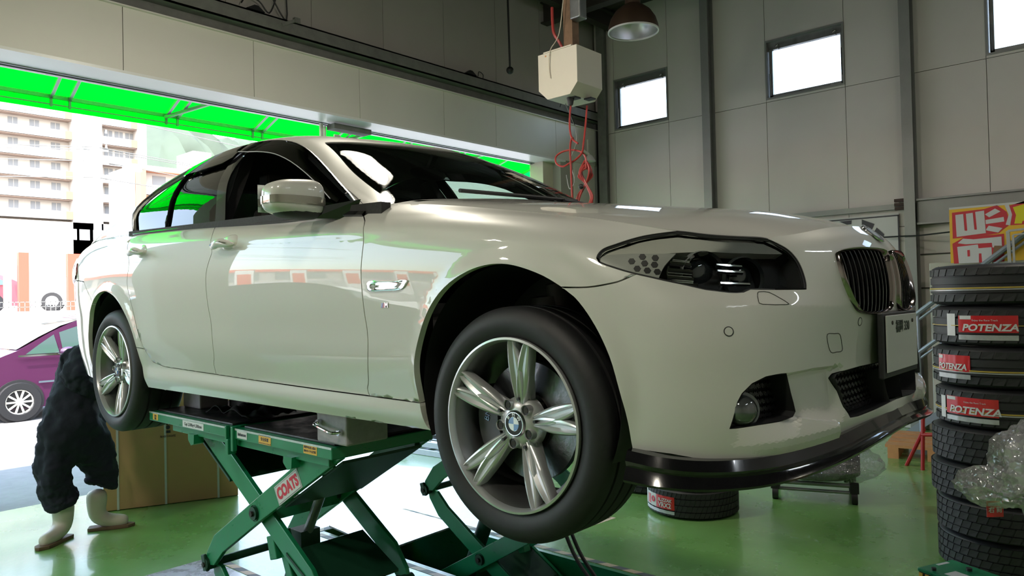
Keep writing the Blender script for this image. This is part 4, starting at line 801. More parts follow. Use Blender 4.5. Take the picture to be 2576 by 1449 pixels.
# honeycomb ribs in the intakes
hx = MB()
for poly, d in ((C_fog, .055), (C_int, .05)):
    PP = np.array(poly); 
    for a in np.arange(PP[:, 0].min(), min(PP[:, 0].max(), 16), .085):
        for j, b_ in enumerate(np.arange(PP[:, 1].min(), PP[:, 1].max(), .20)):
            s_ = a + (.0425 if j % 2 else 0)
            if not pip(np.array([[s_, b_]]), poly)[0] or s_ > 15.97: continue
            c_ = lp(s_, b_, d); e_ = lp(min(s_ + .042, 16.0), b_ + .10, d); g_ = lp(max(s_ - .042, 11), b_ + .10, d); hx.bar(c_, e_, .003, .008); hx.bar(c_, g_, .003, .008)
o = hx.build('intake_mesh', mat('mesh_gloss', (.012, .012, .013), .3), CAR, smooth=0); stuff(o); stuff(both(o) and mirror_obj(o, CAR)) if 0 else stuff(mirror_obj(o, CAR))
p = Vector(lp(12.84, 2.25, .045)); q = Vector((.72, -.69, 0)).normalized()
both(MB().cyl(p, p + q * .022, .044, .046, 28).sphere(tuple(p + q * .018), .04, 24, 10, (1, 1, 1)).build('fog_lamp', mat('fog_glass', (.10, .11, .11), .08, .5, 1), CAR))
PL = MB().box((.785, -.185, .355), (.800, .185, .545)).build('plate_bracket', M_trimb, CAR, smooth=0, bevel=.004)
PT = MB().box((.802, -.165, .372), (.806, .165, .537)).build('licence_plate', mat('plate_white', (.50, .50, .48), .45), CAR, smooth=0, bevel=.003)
M_ink = mat('ink_dark_green', (.01, .025, .015), .5)
text('plate_text', '福岡 330', .040, M_ink, (.8068, 0.0, .500), (0, 1, 0), (0, 0, 1), PT, extrude=.0003, bold=.0006)
MB().cyl((.806, -.11, .515), (.8085, -.11, .515), .006).cyl((.806, .11, .515), (.8085, .11, .515), .006).build('plate_bolt', M_hub, PT)
# lip spoiler under the bumper
lipc = [(.398, -.905, .215), (.49, -.888, .205), (.575, -.835, .198), (.660, -.750, .20), (.715, -.625, .205), (.753, -.44, .215), (.778, -.22, .232), (.786, 0, .24)]
q = cr(lipc, 4); vs = []; N0 = len(q)
for i, (x, y, z) in enumerate(q):
    u = i / (N0 - 1); h = .062 - .022 * u; a = Vector((q[min(i + 1, N0 - 1)] - q[max(i - 1, 0)])); nrm = Vector((-a.y, a.x, 0)).normalized() * -1
    if nrm.x < 0 and nrm.y > 0: nrm = -nrm
    o_ = lambda d, dz: (x + nrm.x * d, y + nrm.y * d, z + dz)
    vs += [o_(-.05, .015), o_(-.002, .012), o_(.012, -.012), o_(.006, -.026), o_(.014, -.036), o_(.026, -h + .006), o_(.024, -h), o_(-.06, -h)]
vs = np.array(vs); 
LP = MB().add(list(vs), [(i * 8 + k, i * 8 + k + 1, (i + 1) * 8 + k + 1, (i + 1) * 8 + k) for i in range(N0 - 1) for k in range(7)]).add(list(vs * (1, -1, 1)), [((i + 1) * 8 + k, (i + 1) * 8 + k + 1, i * 8 + k + 1, i * 8 + k) for i in range(N0 - 1) for k in range(7)]).build('lip_spoiler', M_black, CAR, smooth=50)
# ================================================================ small exterior parts
def outline(name, c, r, m, closed=True, off=.0003, n=3, F=FA, sg=1): return both(MB().tube(netpts(F, sg, c, off, n, closed), r, 5, closed=closed).build(name, m, CAR))
M_seam = mat('seam_dark', (.04, .04, .035), .8)
outline('washer_cover', [(13.183, 5.721), (13.234, 5.805), (13.36, 5.778), (13.485, 5.437), (13.57, 5.156), (13.543, 5.055), (13.165, 5.068), (13.129, 5.271)], .0011, M_seam, n=2)
MB().tube(netpts(FA, 1, [(14.313, 3.973), (14.46, 3.975), (14.586, 3.943), (14.64, 3.70), (14.655, 3.486), (14.53, 3.47), (14.4, 3.486), (14.33, 3.73)], .0003, 3, True), .0012, 5, closed=True).build('tow_cover', M_seam, CAR)
for s_, t_ in ((12.627, 4.217), (15.043, 4.342)):
    p = Vector(kp(s_, t_, 0)); nn = Vector(normals(FA, np.array([s_]), np.array([t_]), 1)[0])
    M_ = Matrix.Translation(p) @ nn.to_track_quat('-Y', 'Z').to_matrix().to_4x4(); o = MB().lathe([(.0125, .001), (.0125, -.0012), (.0110, -.0012), (.0110, .001)], axis='y', n=28, closed=True).build('parking_sensor', M_trimb, CAR); o.matrix_local = M_
    MB().lathe([(.0110, .001), (.0100, -.001), (0, -.001)], axis='y', n=28).build('sensor_face', M_paint, o)
    M2 = Matrix.Translation(Vector((p.x, -p.y, p.z))) @ Vector((nn.x, -nn.y, nn.z)).to_track_quat('-Y', 'Z').to_matrix().to_4x4(); o2 = o.copy(); COL.objects.link(o2); o2.matrix_local = M2
# fender side vent with chrome frame, M badge
vent = [(9.003, 5.30), (9.02, 5.49), (9.17, 5.50), (9.318, 5.49), (9.315, 5.38), (9.275, 5.19), (9.15, 5.17), (9.024, 5.17)]
vc = np.mean(vent, 0)
vs = []
vv = [tuple(x) for x in cr(vent, 3, True)]
for p in vv:
    for k, d in ((1, -.002), (.98, .006), (.80, .007), (.66, .001)): q = vc + (np.array(p) - vc) * k; vs.append(kp(q[0], q[1], d))
nk = len(vv)
both(MB().mt(M_chrome).add(vs, [(i * 4 + k, ((i + 1) % nk) * 4 + k, ((i + 1) % nk) * 4 + k + 1, i * 4 + k + 1) for i in range(nk) for k in range(3)] + [tuple(i * 4 + 3 for i in range(nk))]).build('side_vent', None, CAR, smooth=50))
o = MB(); a = kp(9.105, 4.72, .001); 
for k, cc in enumerate(((.12, .25, .6), (.05, .05, .25), (.5, .03, .04))):
    o.mt(mat('stripe_%d' % k, cc, .3, 0, 1)); x0 = a[0] + k * .006; o.hexa([(x0, a[1], a[2] - .008), (x0 + .005, a[1], a[2] - .008), (x0 + .005, a[1] + .002, a[2] - .008), (x0, a[1] + .002, a[2] - .008)] + [(x0 + .004, a[1], a[2] + .008), (x0 + .009, a[1], a[2] + .008), (x0 + .009, a[1] + .002, a[2] + .008), (x0 + .004, a[1] + .002, a[2] + .008)])
o.build('side_badge', None, CAR, smooth=0); text('side_badge_letter', 'M', .022, M_chrome, (a[0] + .031, a[1] - .001, a[2]), (1, 0, 0), (0, 0, 1), CAR, extrude=.001, bold=.0008)
# door handles: bowl and pull
for s_, t_ in ((7.425, 7.02), (5.955, 7.02)):
    a = Vector(FA(np.array([s_]), np.array([t_]))[0])
    both(MB().sphere((a.x, a.y + .020, a.z + .002), .1, 28, 14, (1.02, .26, .47)).build('handle_bowl', M_paint, CAR))
    pts = [(a.x - .10 + .20 * u, a.y - .028 - .012 * math.sin(math.pi * u), a.z + .004 - .006 * math.cos(u * 6.28)) for u in np.linspace(0, 1, 15)]
    both(MB().tube(pts, [.004 + .0155 * math.sin(math.pi * u) ** .55 for u in np.linspace(0, 1, 15)], 12).build('door_handle', M_paint, CAR, smooth=60))
    both(MB().tube([(p[0], p[1] - .0145, p[2] + .004) for p in pts[2:-2]], .0042, 6).build('handle_trim', M_chrome, CAR))
# door mirror
def sq(c, hs, e1=.55, e2=.6, taper=0., nu=28, nv=16, z0=-1., z1=1.):
    vs = []; f_ = lambda a, e: math.copysign(abs(a) ** e, a)
    for j in range(nv + 1):
        v_ = math.asin(z0) + (math.asin(z1) - math.asin(z0)) * j / nv
        for i in range(nu):
            t = 2 * math.pi * i / nu; z = f_(math.sin(v_), e1); k = f_(math.cos(v_), e1); x = k * f_(math.cos(t), e2); y = k * f_(math.sin(t), e2)
            tp = 1 + taper * y; vs.append((c[0] + hs[0] * x * (1 - .18 * max(0, -y)), c[1] + hs[1] * y, c[2] + hs[2] * z * tp))
    return vs, [(j * nu + i, j * nu + (i + 1) % nu, (j + 1) * nu + (i + 1) % nu, (j + 1) * nu + i) for j in range(nv) for i in range(nu)]
mc = (-.955, -.995, .995)
DM = MB().add(*sq(mc, (.078, .108, .068), .62, .55, .14, z0=-.05)).build('mirror_cap', M_paint, CAR, smooth=60)
def sub(mb, nm, m, sm=60): o_ = mb.build(nm, m, CAR, smooth=sm); both(o_); return o_
both(DM)
sub(MB().add(*sq((mc[0], mc[1], mc[2] - .004), (.080, .112, .064), .62, .55, .10, z0=-.22, z1=.02)), 'mirror_indicator', mat('indicator_clear', (.35, .34, .28), .1, .6, 1))
sub(MB().add(*sq((mc[0], mc[1], mc[2] - .010), (.078, .109, .058), .62, .55, .10, z0=-1, z1=-.14)), 'mirror_lower', M_paint)
sub(MB().add(*sq((mc[0] + .005, mc[1] + .01, mc[2] - .030), (.066, .095, .047), .7, .6, .05, z0=-1, z1=-.3)), 'mirror_base', M_trimb)
sub(MB().hexa([(-.93, -.93, .925), (-.80, -.84, .915), (-.86, -.84, .915), (-1.0, -.92, .93), (-.90, -.92, .965), (-.76, -.838, .985), (-.88, -.838, .985), (-.97, -.92, .965)]), 'mirror_arm', M_black, 30)
sub(MB().add([(-1.034, -1.09, .945), (-1.034, -.90, .945), (-1.034, -.90, 1.05), (-1.034, -1.09, 1.045)], [(0, 1, 2, 3)]), 'mirror_glass', mat('mirror_silver', (.8, .82, .85), .02, 1), 0)
# hood roundel, wiper, sill lift points
bp0 = Vector(kp(16.0, 9.35, .002)); bn = Vector(normals(FA, np.array([16.0]), np.array([9.35]), 1)[0]); bn.y = 0; bn.normalize()
roundel(CAR, .041, Matrix.Translation(bp0) @ bn.to_track_quat('-Y', 'Z').to_matrix().to_4x4(), 'hood_badge')
text('hood_mark', ' ', .01, M_trimb, (0, 0, 0), (1, 0, 0), (0, 1, 0), CAR) if 0 else None
MB().tube([(-.47, -.62, 1.003), (-.50, -.2, 1.022), (-.49, .1, 1.028)], .008, 6).tube([(-.48, 0, 1.02), (-.50, .4, 1.018), (-.58, .68, 1.0)], .008, 6).build('wiper', M_trimb, CAR)
MB().grid(lambda u, v: (-.66 + .18 * (1 - abs(2 * u - 1) ** 2) + .08 * v, -.72 + 1.44 * u, .972 + .018 * (1 - abs(2 * u - 1) ** 2)), 24, 2).build('cowl', M_trimb, CAR)
# ================================================================ SCISSOR LIFTS
M_yst = mat('yellow_sticker', (.75, .42, .06), .5, var=.1, vscale=40); M_wst = mat('white_sticker', (.62, .62, .64), .45); M_inkb = mat('ink_black', (.02, .02, .03), .5); M_inkr = mat('ink_red', (.62, .02, .06), .45)
M_wear = mat('worn_edge', (.55, .62, .60), .35, .5, var=.4, vscale=30)
def scissor_lift(label, ya, yb, arms, dx, dz, near):
    L = thing('scissor_lift', label, 'lift', (-1.85 + dx, (ya + yb) / 2, -.42)); ox, oy, oz = L.location
    def B(mb, name, m, par=L, **k):
        mb.v = [(x - ox, y - oy, z - oz) for x, y, z in mb.v]; return mb.build(name, m, par, **k)
    X = lambda P: [(x + dx, z + dz) for x, z in P]
    for (x0, x1) in ((-2.69, -1.815), (-1.765, -1.0)):
        d = B(MB().box((x0, ya, .935), (x1, yb, .982)), 'platform', M_green, smooth=0, bevel=.004)
        q = MB().box((x0 + .03, ya + .035, .982), (x1 - .03, yb - .03, .992)); q.v = [(x - ox, y - oy, z - oz) for x, y, z in q.v]; o = q.build('rubber_mat', M_blackrub, L, smooth=0, bevel=.003)
        q = MB().box((x0 + .002, ya - .0015, .975), (x1 - .002, ya + .003, .9835)); B(q, 'worn_edge', M_wear, smooth=0)
    B(MB().box((-2.45, ya + .02, .90), (-1.79, ya + .06, .936)).box((-1.775, ya + .02, .90), (-1.05, ya + .06, .936)).box((-2.45, yb - .06, .90), (-1.05, yb - .02, .936)), 'platform_rail', M_green, smooth=0, bevel=.003)
    B(MB().box((-1.83, ya - .012, .925), (-1.815, ya + .01, .99)).box((-1.83, ya - .012, .86), (-1.80, ya + .03, .93)).box((-1.775, ya - .012, .88), (-1.755, ya + .01, .99)), 'joint_bracket', M_green, smooth=0, bevel=.003)
    for x in (-2.20, -1.32): 
        B(MB().prism([(x - .03, .91), (x + .035, .91), (x + .03, .865), (x + .0, .855), (x - .03, .88)], 'y', ya + .0, ya + .05), 'stop_block', M_green, smooth=0); B(MB().cyl((x - .045, ya + .02, .885), (x - .02, ya + .02, .885), .014, n=12), 'stop_bolt', M_hub)
    A_ = X([(-1.10, .955), (-.995, .935), (-1.05, .905), (-1.61, .586), (-1.973, .368), (-2.065, .285), (-2.15, .272), (-2.135, .335), (-2.057, .433), (-1.724, .632), (-1.322, .871), (-1.17, .945)])
    mx_ = -1.665 + dx
    B_ = [(2 * mx_ - x, z) for x, z in A_]
    cz = .278 + dz
    def low(P): return [(x, 2 * cz - z) for x, z in P]   # lower pair mirrors the upper one about the middle pivots
    for y0 in arms:
        t = .022
        B(MB().prism(A_, 'y', y0, y0 + t), 'scissor_arm', M_green, smooth=0, bevel=.003)
        B(MB().prism(B_, 'y', y0 + .035, y0 + .035 + t), 'scissor_arm', M_green, smooth=0, bevel=.003)
        B(MB().prism(low(A_), 'y', y0 + .035, y0 + .035 + t), 'scissor_arm', M_green, smooth=0, bevel=.003)
        B(MB().prism(low(B_), 'y', y0, y0 + t), 'scissor_arm', M_green, smooth=0, bevel=.003)
        for px_, pz in ((mx_, .608 + dz), (mx_, 2 * cz - .608 - dz), (A_[6][0] + .015, cz), (2 * mx_ - A_[6][0] - .015, cz)):
            o = MB().cyl((px_, y0 - .012, pz), (px_, y0 + .07, pz), .030, n=24).lathe([(.036, -.004), (.036, .001), (.030, .001)], (px_, y0 - .0, pz), 'y', 24); B(o, 'pivot_bolt', M_green_d)
            B(MB().cyl((px_, y0 - .022, pz), (px_, y0 - .012, pz), .013, n=6), 'pivot_nut', M_hub, smooth=0)
        px_ = A_[6][0] + .01; B(MB().bar((px_ - .012, y0 - .008, cz + .045), (px_ + .012, y0 - .008, cz - .03), .035, .016, (0, 1, 0)), 'link_plate', M_green_d, smooth=0, bevel=.004)
    y0, y1 = arms[0] + .03, arms[1]
    def sheet(P0, P1, name='cross_plate', th=.012, m=M_green_d):  # darker green carries the shade under the deck in its colour
        (x0, z0), (x1, z1) = P0, P1; B(MB().hexa([(x0, y0, z0), (x1, y0, z1), (x1, y1, z1), (x0, y1, z0), (x0, y0, z0 + th), (x1, y0, z1 + th), (x1, y1, z1 + th), (x0, y1, z0 + th)]), name, m, smooth=0)
    if near:
        sheet((-1.03 + dx, .905 + dz), (-1.46 + dx, .66 + dz)); 
        sheet((2 * mx_ + 1.80 - dx - .02, .40 + dz), (2 * mx_ + 2.05 - dx + .0, .33 + dz)) if 0 else None
        sheet((-2.28 + dx, .885 + dz), (-1.95 + dx, .70 + dz))
    lo = low(A_); sheet((-1.60 + dx, 2 * cz - .60 - dz + .02), (-1.35 + dx, 2 * cz - .745 - dz + .02)); sheet((-1.46 + dx, .455 + dz), (-1.20 + dx, .33 + dz)) if near else None
    # hydraulic ram with its catch, hoses and cross tubes
    ym = (arms[0] + arms[1]) / 2
    B(MB().cyl((-1.98 + dx, ym, -.28), (-1.62 + dx, ym, .42 + dz), .045, n=20).box((-1.66 + dx, ym - .05, .38 + dz), (-1.56 + dx, ym + .05, .50 + dz)), 'hydraulic_ram', M_green_d)
    B(MB().cyl((-1.66 + dx, ym, .36 + dz), (-1.42 + dx, ym, .76 + dz), .022, n=16), 'ram_rod', M_steel)
    B(MB().bar((-1.60 + dx, arms[0] + .10, .52 + dz), (-1.40 + dx, arms[0] + .10, .10), .05, .05).bar((-1.63 + dx, arms[0] + .08, .50 + dz), (-1.60 + dx, arms[0] + .08, .40 + dz), .06, .06), 'safety_catch', M_green, smooth=0, bevel=.004)
    B(MB().cyl((A_[6][0] + .02, y0, cz), (A_[6][0] + .02, y1, cz), .02), 'cross_tube', M_green_d); B(MB().cyl((2 * mx_ - A_[6][0] - .02, y0, cz), (2 * mx_ - A_[6][0] - .02, y1, cz), .02), 'cross_tube', M_green_d); B(MB().box((mx_ - .02, y0, .56 + dz), (mx_ + .02, y1, .64 + dz)), 'cross_beam', M_green, smooth=0)
    for k in range(2): B(MB().tube([(x + dx, ym + .06 + .05 * k, z) for x, z in cr([(-1.3, .35 + dz), (-1.15, .12), (-1.0, -.05), (-.92, -.25), (-1.0, -.40)], 5)], .011, 7), 'hydraulic_hose', M_trimb)
    B(MB().box((-2.6, ya + .04, -.42), (-.4, ya + .12, -.37)).box((-2.6, yb - .12, -.42), (-.4, yb - .04, -.37)).box((-2.6, ya + .04, -.42), (-2.5, yb - .04, -.37)).box((-.5, ya + .04, -.42), (-.4, yb - .04, -.37)), 'base_frame', M_green_d, smooth=0)
    if near:
        def plate(name, x0, z0, w_, h_, m, d=.0012): return B(MB().box((x0, ya - d, z0), (x0 + w_, ya, z0 + h_)), name, m, smooth=0)
        def tx(body, x, z, s_, m, y=None, par=L, sx=1., rot=0., bold=.0004, shear=0): 
            c_, s__ = math.cos(rot), math.sin(rot); return text('sticker_text', body, s_, m, (x - ox, (ya - .0016 if y is None else y) - oy, z - oz), (c_, 0, s__), (-s__, 0, c_), par, extrude=.0002, sx=sx, bold=bold, shear=shear)
        plate('sticker', -2.64, .943, .062, .033, M_yst); tx('注意', -2.609, .963, .014, M_inkb); tx('電源', -2.609, .950, .012, M_inkb)
        plate('sticker', -2.285, .940, .225, .033, M_wst); tx('Cap 2,500kg×1,500mm', -2.172, .956, .021, M_inkb, sx=.95)
        plate('sticker', -1.735, .943, .088, .036, M_wst); tx('bishamon', -1.691, .961, .019, M_inkb, bold=.0009)
        o = plate('sticker', -1.545, .940, .10, .040, M_yst); tx('安全装置', -1.495, .960, .016, M_inkb)
        for k in range(9):
            for z in (.942, .974): B(MB().prism([(-1.543 + k * .011, z), (-1.538 + k * .011, z), (-1.534 + k * .011, z + .005), (-1.539 + k * .011, z + .005)], 'y', ya - .0018, ya - .001), 'sticker_stripe', M_inkb, smooth=0)
        plate('sticker', -1.195, .941, .095, .036, M_yst); tx('昇降中は立入禁止', -1.148, .967, .0105, M_inkb); tx('車のタイヤ止確認', -1.148, .952, .0105, M_inkb)
        # maker's board on the front arm
        a = math.atan2(.871 - .632, -1.322 + 1.724); c_, s__ = math.cos(a), math.sin(a); cx, cz_ = -1.382, .767; hw, hh = .105, .042; ys = arms[0] - .001
        def quad(hw, hh, d): return MB().prism([(cx + u * hw * c_ - v_ * hh * s__, cz_ + u * hw * s__ + v_ * hh * c_) for u, v_ in ((-1, -1), (1, -1), (1, 1), (-1, 1))], 'y', ys - d, ys + .001)
        B(quad(hw, hh, .0012), 'sign_plate', M_wst, smooth=0); B(quad(hw - .004, hh - .004, .0016), 'sign_border', M_inkb, smooth=0); B(quad(hw - .006, hh - .006, .0020), 'sign_face', M_wst, smooth=0)
        tx('COATS', cx, cz_ - .001, .066, M_inkr, y=ys - .0026, sx=.86, rot=a, bold=.0035)
    return L
scissor_lift('green scissor lift with stickers and maker board, nearer the camera under the car sill', -.82, -.30, (-.78, -.345), 0, 0, True)
scissor_lift('plain green scissor lift farther from the camera, seen left of the front wheel', .46, .98, (.60, .92), .04, .08, False)
# jacking blocks between deck and sill
def block(name, lab, a, b, m, grp=None): 
    T = thing(name, lab, 'block', ((a[0] + b[0]) / 2, (a[1] + b[1]) / 2, a[2])); l_ = T.location; MB().box(tuple(a[i] - l_[i] for i in range(3)), tuple(b[i] - l_[i] for i in range(3))).build('rubber_body', m, T, smooth=0, bevel=.008); return T
M_blk = mat('lilac_block', (.36, .33, .37), .6, var=.35, vscale=25)
T = block('lift_block', 'grey jacking block with a chrome handle under the front end of the sill', (-1.13, -.80, .992), (-.93, -.60, 1.112), M_blk)
P = [(-.145, -.112, .045), (-.135, -.135, .043), (-.12, -.142, .040), (-.05, -.142, .026), (-.03, -.142, .022), (-.015, -.135, .019), (-.008, -.112, .018)]
P = [(x + .075, y + .0, z + .035) for x, y, z in P]; MB().tube(cr(P, 3), .006, 8).build('handle', M_chrome, T); MB().cyl((-.07, -.10, .08), (-.07, -.118, .08), .012).cyl((.067, -.10, .053), (.067, -.118, .053), .012).build('handle_boss', M_chrome, T)
block('lift_block', 'plain grey jacking block by the rear wheel on the lift deck', (-2.64, -.66, .992), (-2.44, -.50, 1.112), M_blk)
block('lift_block', 'black rubber jacking block in the middle of the near deck', (-2.40, -.52, .992), (-2.2, -.36, 1.08), M_blackrub)
for i, (x, y) in enumerate(((-2.5, .86), (-1.1, .86))): block('lift_block', ['rubber block on the far lift deck, rear end', 'rubber block on the far lift deck, front end'][i], (x, y - .08, .992), (x + .16, y + .08, 1.112), M_blackrub)
# a rag lying on the near deck
def rf(u, v): return ((u - .5) * .42, (v - .5) * .26, .012 + .035 * abs(math.sin(u * 7 + v * 4)) * (1 - abs(2 * u - 1) ** 3) + .012 * math.sin(v * 13 + u * 5) ** 2)
RG = MB().grid(rf, 26, 18).build('cleaning_rag', mat('black_cloth', (.012, .011, .012), .9), smooth=60); RG.location = (-2.02, -.60, .995); tag(RG, 'crumpled black rag lying on the near lift deck', 'rag'); RG.modifiers.new('solid', 'SOLIDIFY').thickness = .004
# pit covers and hazard tape round the pits
M_plate = mat('pit_plate', (.42, .40, .41), .28, .4, .3, .1, var=.25, vscale=12, rvar=.12)
def cover(lab, pts, z): 
    cx = sum(p[0] for p in pts) / len(pts); cy = sum(p[1] for p in pts) / len(pts); T = thing('pit_cover', lab, 'cover plate', (cx, cy, 0)); MB().prism([(p[0] - cx, p[1] - cy) for p in pts], 'z', z, z + .012).build('steel_plate', M_plate, T, smooth=0, bevel=.002); MB().box((pts[0][0] - cx + .03, pts[0][1] - cy + .03, z - .03), (pts[0][0] - cx + .07, pts[2][1] - cy - .03, z)).build('plate_rib', M_green_d, T, smooth=0); return T
cover('pale steel plate over the rear end of the far lift pit', [(-2.69, .40), (-2.23, .34), (-2.18, .38), (-2.20, .98), (-2.60, .98), (-2.88, .98), (-2.88, .42)], .022)
cover('pale steel plate over the rear end of the near lift pit', [(-2.93, -.98), (-2.35, -.98), (-2.35, -.40), (-2.93, -.40)], .018)
M_ty = mat('tape_orange', (.62, .42, .26), .5, var=.3, vscale=25); M_tb = mat('tape_dark', (.09, .085, .08), .55, var=.5, vscale=25)
def tape(lab, p0, p1, w_=.045, step=.082):
    T = thing('floor_tape', lab, 'tape', (*p0, .001)); d = np.array(p1) - np.array(p0); Ln = np.hypot(*d); d = d / Ln; q = np.array([-d[1], d[0]]) * w_ / 2; n_ = int(Ln / step)
    for k in range(n_):
        a = d * k * step; b = d * (k + 1) * step; sk = d * .018
        MB().add([(a[0] - q[0] - sk[0], a[1] - q[1] - sk[1], .0006), (b[0] - q[0] - sk[0], b[1] - q[1] - sk[1], .0006), (b[0] + q[0] + sk[0], b[1] + q[1] + sk[1], .0006), (a[0] + q[0] + sk[0], a[1] + q[1] + sk[1], .0006)], [(0, 1, 2, 3)]).build('tape_piece', M_ty if k % 2 == 0 else M_tb, T, smooth=0)
tape('worn black and orange tape along the far edge of the far pit', (-2.88, 1.05), (.75, 1.05)); tape('worn hazard tape across the rear end of the far pit', (-2.93, .33), (-2.93, 1.05), .05)
tape('worn hazard tape along the near edge of the far pit', (-2.88, .33), (.75, .33)); tape('worn hazard tape along the far side of the near pit', (-2.95, -.33), (.75, -.33)); tape('worn hazard tape along the camera side of the near pit', (-2.95, -1.05), (.75, -1.05)); tape('worn hazard tape across the rear end of the near pit', (-2.98, -1.05), (-2.98, -.30))
for k, (a, c, e, f_) in enumerate(((-2.90, .75, 1.02, .99), (-2.95, .75, -.36, -.39), (-2.90, .75, .36, .39), (-2.95, .75, -1.02, -.99))):
    struct(MB().box((a, min(e, f_), -.42), (c, max(e, f_), -.001)).build('trim_%d' % (20 + k), M_green, smooth=0))
SQ = thing('floor_marking', 'beige tape corner mark on the green floor behind the front wheel', 'floor marking', (-1.55, 1.6, 0)); M_mk = mat('beige_tape', (.62, .50, .38), .6, var=.15)
for nm, P in (('mark_strip', [(-1.585, 1.43), (-1.545, 1.43), (-1.505, 1.83), (-1.545, 1.83)]), ('mark_strip', [(-1.9, 1.80), (-1.54, 1.78), (-1.54, 1.83), (-1.9, 1.85)]), ('mark_strip', [(-1.95, 1.46), (-1.58, 1.43), (-1.58, 1.475), (-1.95, 1.505)])): MB().prism([(x + 1.55, y - 1.6) for x, y in P], 'z', 0, .0012).build(nm, M_mk, SQ, smooth=0)
# ================================================================ PROPS
def film(name, thru):
    m = bpy.data.materials.new(name); m.use_nodes = True; MATS[name] = m; n = m.node_tree.nodes; l = m.node_tree.links; n.clear()
    o = n.new('ShaderNodeOutputMaterial'); t = n.new('ShaderNodeBsdfTransparent'); g = n.new('ShaderNodeBsdfGlossy'); d = n.new('ShaderNodeBsdfDiffuse'); x = n.new('ShaderNodeMixShader'); y = n.new('ShaderNodeMixShader')
    tc = n.new('ShaderNodeTexCoord'); nz = n.new('ShaderNodeTexVoronoi'); nz.inputs['Scale'].default_value = 38; l.new(tc.outputs['Object'], nz.inputs['Vector']); b = n.new('ShaderNodeBump'); b.inputs['Strength'].default_value = .9; b.inputs['Distance'].default_value = .02; l.new(nz.outputs['Distance'], b.inputs['Height']); l.new(b.outputs[0], g.inputs['Normal'])
    t.inputs[0].default_value = (.9, .9, .92, 1); g.inputs['Roughness'].default_value = .12; d.inputs[0].default_value = (.75, .75, .78, 1); x.inputs[0].default_value = .5; y.inputs[0].default_value = thru
    l.new(g.outputs[0], x.inputs[1]); l.new(d.outputs[0], x.inputs[2]); l.new(x.outputs[0], y.inputs[1]); l.new(t.outputs[0], y.inputs[2]); l.new(y.outputs[0], o.inputs[0]); return m
def tyre(name, label, x, y, z, R, W, rr, group=None, N=56, stripe=None, rz=0.):
    T = thing(name, label, 'tyre', (x, y, z), rz, group)
    key = ('tm', round(R, 3), round(W, 3))
    if key not in TM:
        m = bpy.data.materials.new('tyre_tread_%d' % len(TM)); m.use_nodes = True; n = m.node_tree.nodes; l = m.node_tree.links; b = n['Principled BSDF']; b.inputs['Base Color'].default_value = (.016, .016, .018, 1); b.inputs['Roughness'].default_value = .55
        TM[key] = m
    mb = MB(); prof = [(r, h + W / 2) for r, h in tyre_profile(R, W, rr)]; mb.lathe(prof, axis='z', n=72, closed=True); o = mb.build('tyre_body', TM[key], T, smooth=38)
    # tread blocks: sipes cut as raised shoulder lugs, joined as one part
    lg = MB(); h_ = W
    for k in range(N):
        a = 2 * math.pi * k / N; da = 2 * math.pi / N * .86
        for z0, z1, sh in ((.10 * h_, .265 * h_, 0), (.735 * h_, .90 * h_, .3)) + (((.30 * h_, .485 * h_, .5), (.515 * h_, .70 * h_, .1)) if stripe is None else ()):
            P = []
            for rr_ in (R - .006, R + .0025):
                for (aa, zz) in ((a, z0), (a + da, z0), (a + da + .04, z1), (a + .04, z1)): P.append((rr_ * math.cos(aa + sh * .1), rr_ * math.sin(aa + sh * .1), zz))
            lg.hexa(P)
    stuff(lg.build('tread_blocks', TM[key], o, smooth=0))
    if stripe:
        for zz, hh, m in stripe:
            MB().lathe([(R + .0045, zz), (R + .0045, zz + hh)], axis='z', n=72).build('colour_stripe', m, T)
    return T
TM = {}
M_gold = mat('gold_stripe', (.50, .36, .06), .5, var=.3, vscale=40); M_lred = mat('label_red', (.55, .015, .02), .28, 0, .4, var=.25, vscale=25); M_lwh = mat('label_white', (.62, .62, .64), .4, var=.12, vscale=40); M_lgr = mat('label_silver', (.45, .46, .47), .3, .3, var=.2, vscale=60)
def curved(T, R, a0, a1, z0, z1, m, name, d=.0045, skew=0.):
    n_ = max(2, int(abs(a1 - a0) / 3)); vs = []
    for i in range(n_ + 1):
        a = math.radians(a0 + (a1 - a0) * i / n_); wob = .0012 * math.sin(i * 1.9); dz = skew * i / n_
        for zz in (z0, z1): vs.append(((R + d + wob) * math.cos(a), (R + d + wob) * math.sin(a), zz + dz))
    return MB().add(vs, [(2 * i, 2 * i + 2, 2 * i + 3, 2 * i + 1) for i in range(n_)]).build(name, m, T, smooth=60)
def ctext(T, R, a_mid, z, body, size, m, d=.0072, sx=1., bold=0., shear=0., tilt=0.):
    def bend(p): 
        a = math.radians(a_mid) + p.x / (R + d); return Vector(((R + d + p.z) * math.cos(a), (R + d + p.z) * math.sin(a), z + p.y + p.x * tilt))
    return text('label_text', body, size, m, (0, 0, 0), (1, 0, 0), (0, 1, 0), T, extrude=.0003, bend=bend, sx=sx, bold=bold, shear=shear)
SX, SY = .70, 2.42; zz = 0.; Hs = [.200, .196, .194, .200, .218, .222, .218, .226]
names = ['chunky winter tyre at the floor, lowest in the tall stack', 'chunky winter tyre, second from the floor in the tall stack', 'chunky winter tyre, third from the floor in the tall stack', 'chunky winter tyre, fourth from the floor in the tall stack',
         'black tyre with a wide red label at waist height in the tall stack', 'black tyre with a short red label, third from the top of the stack', 'black tyre with a long red label and a white card, second from the top', 'gold-striped black tyre on top of the tall stack']
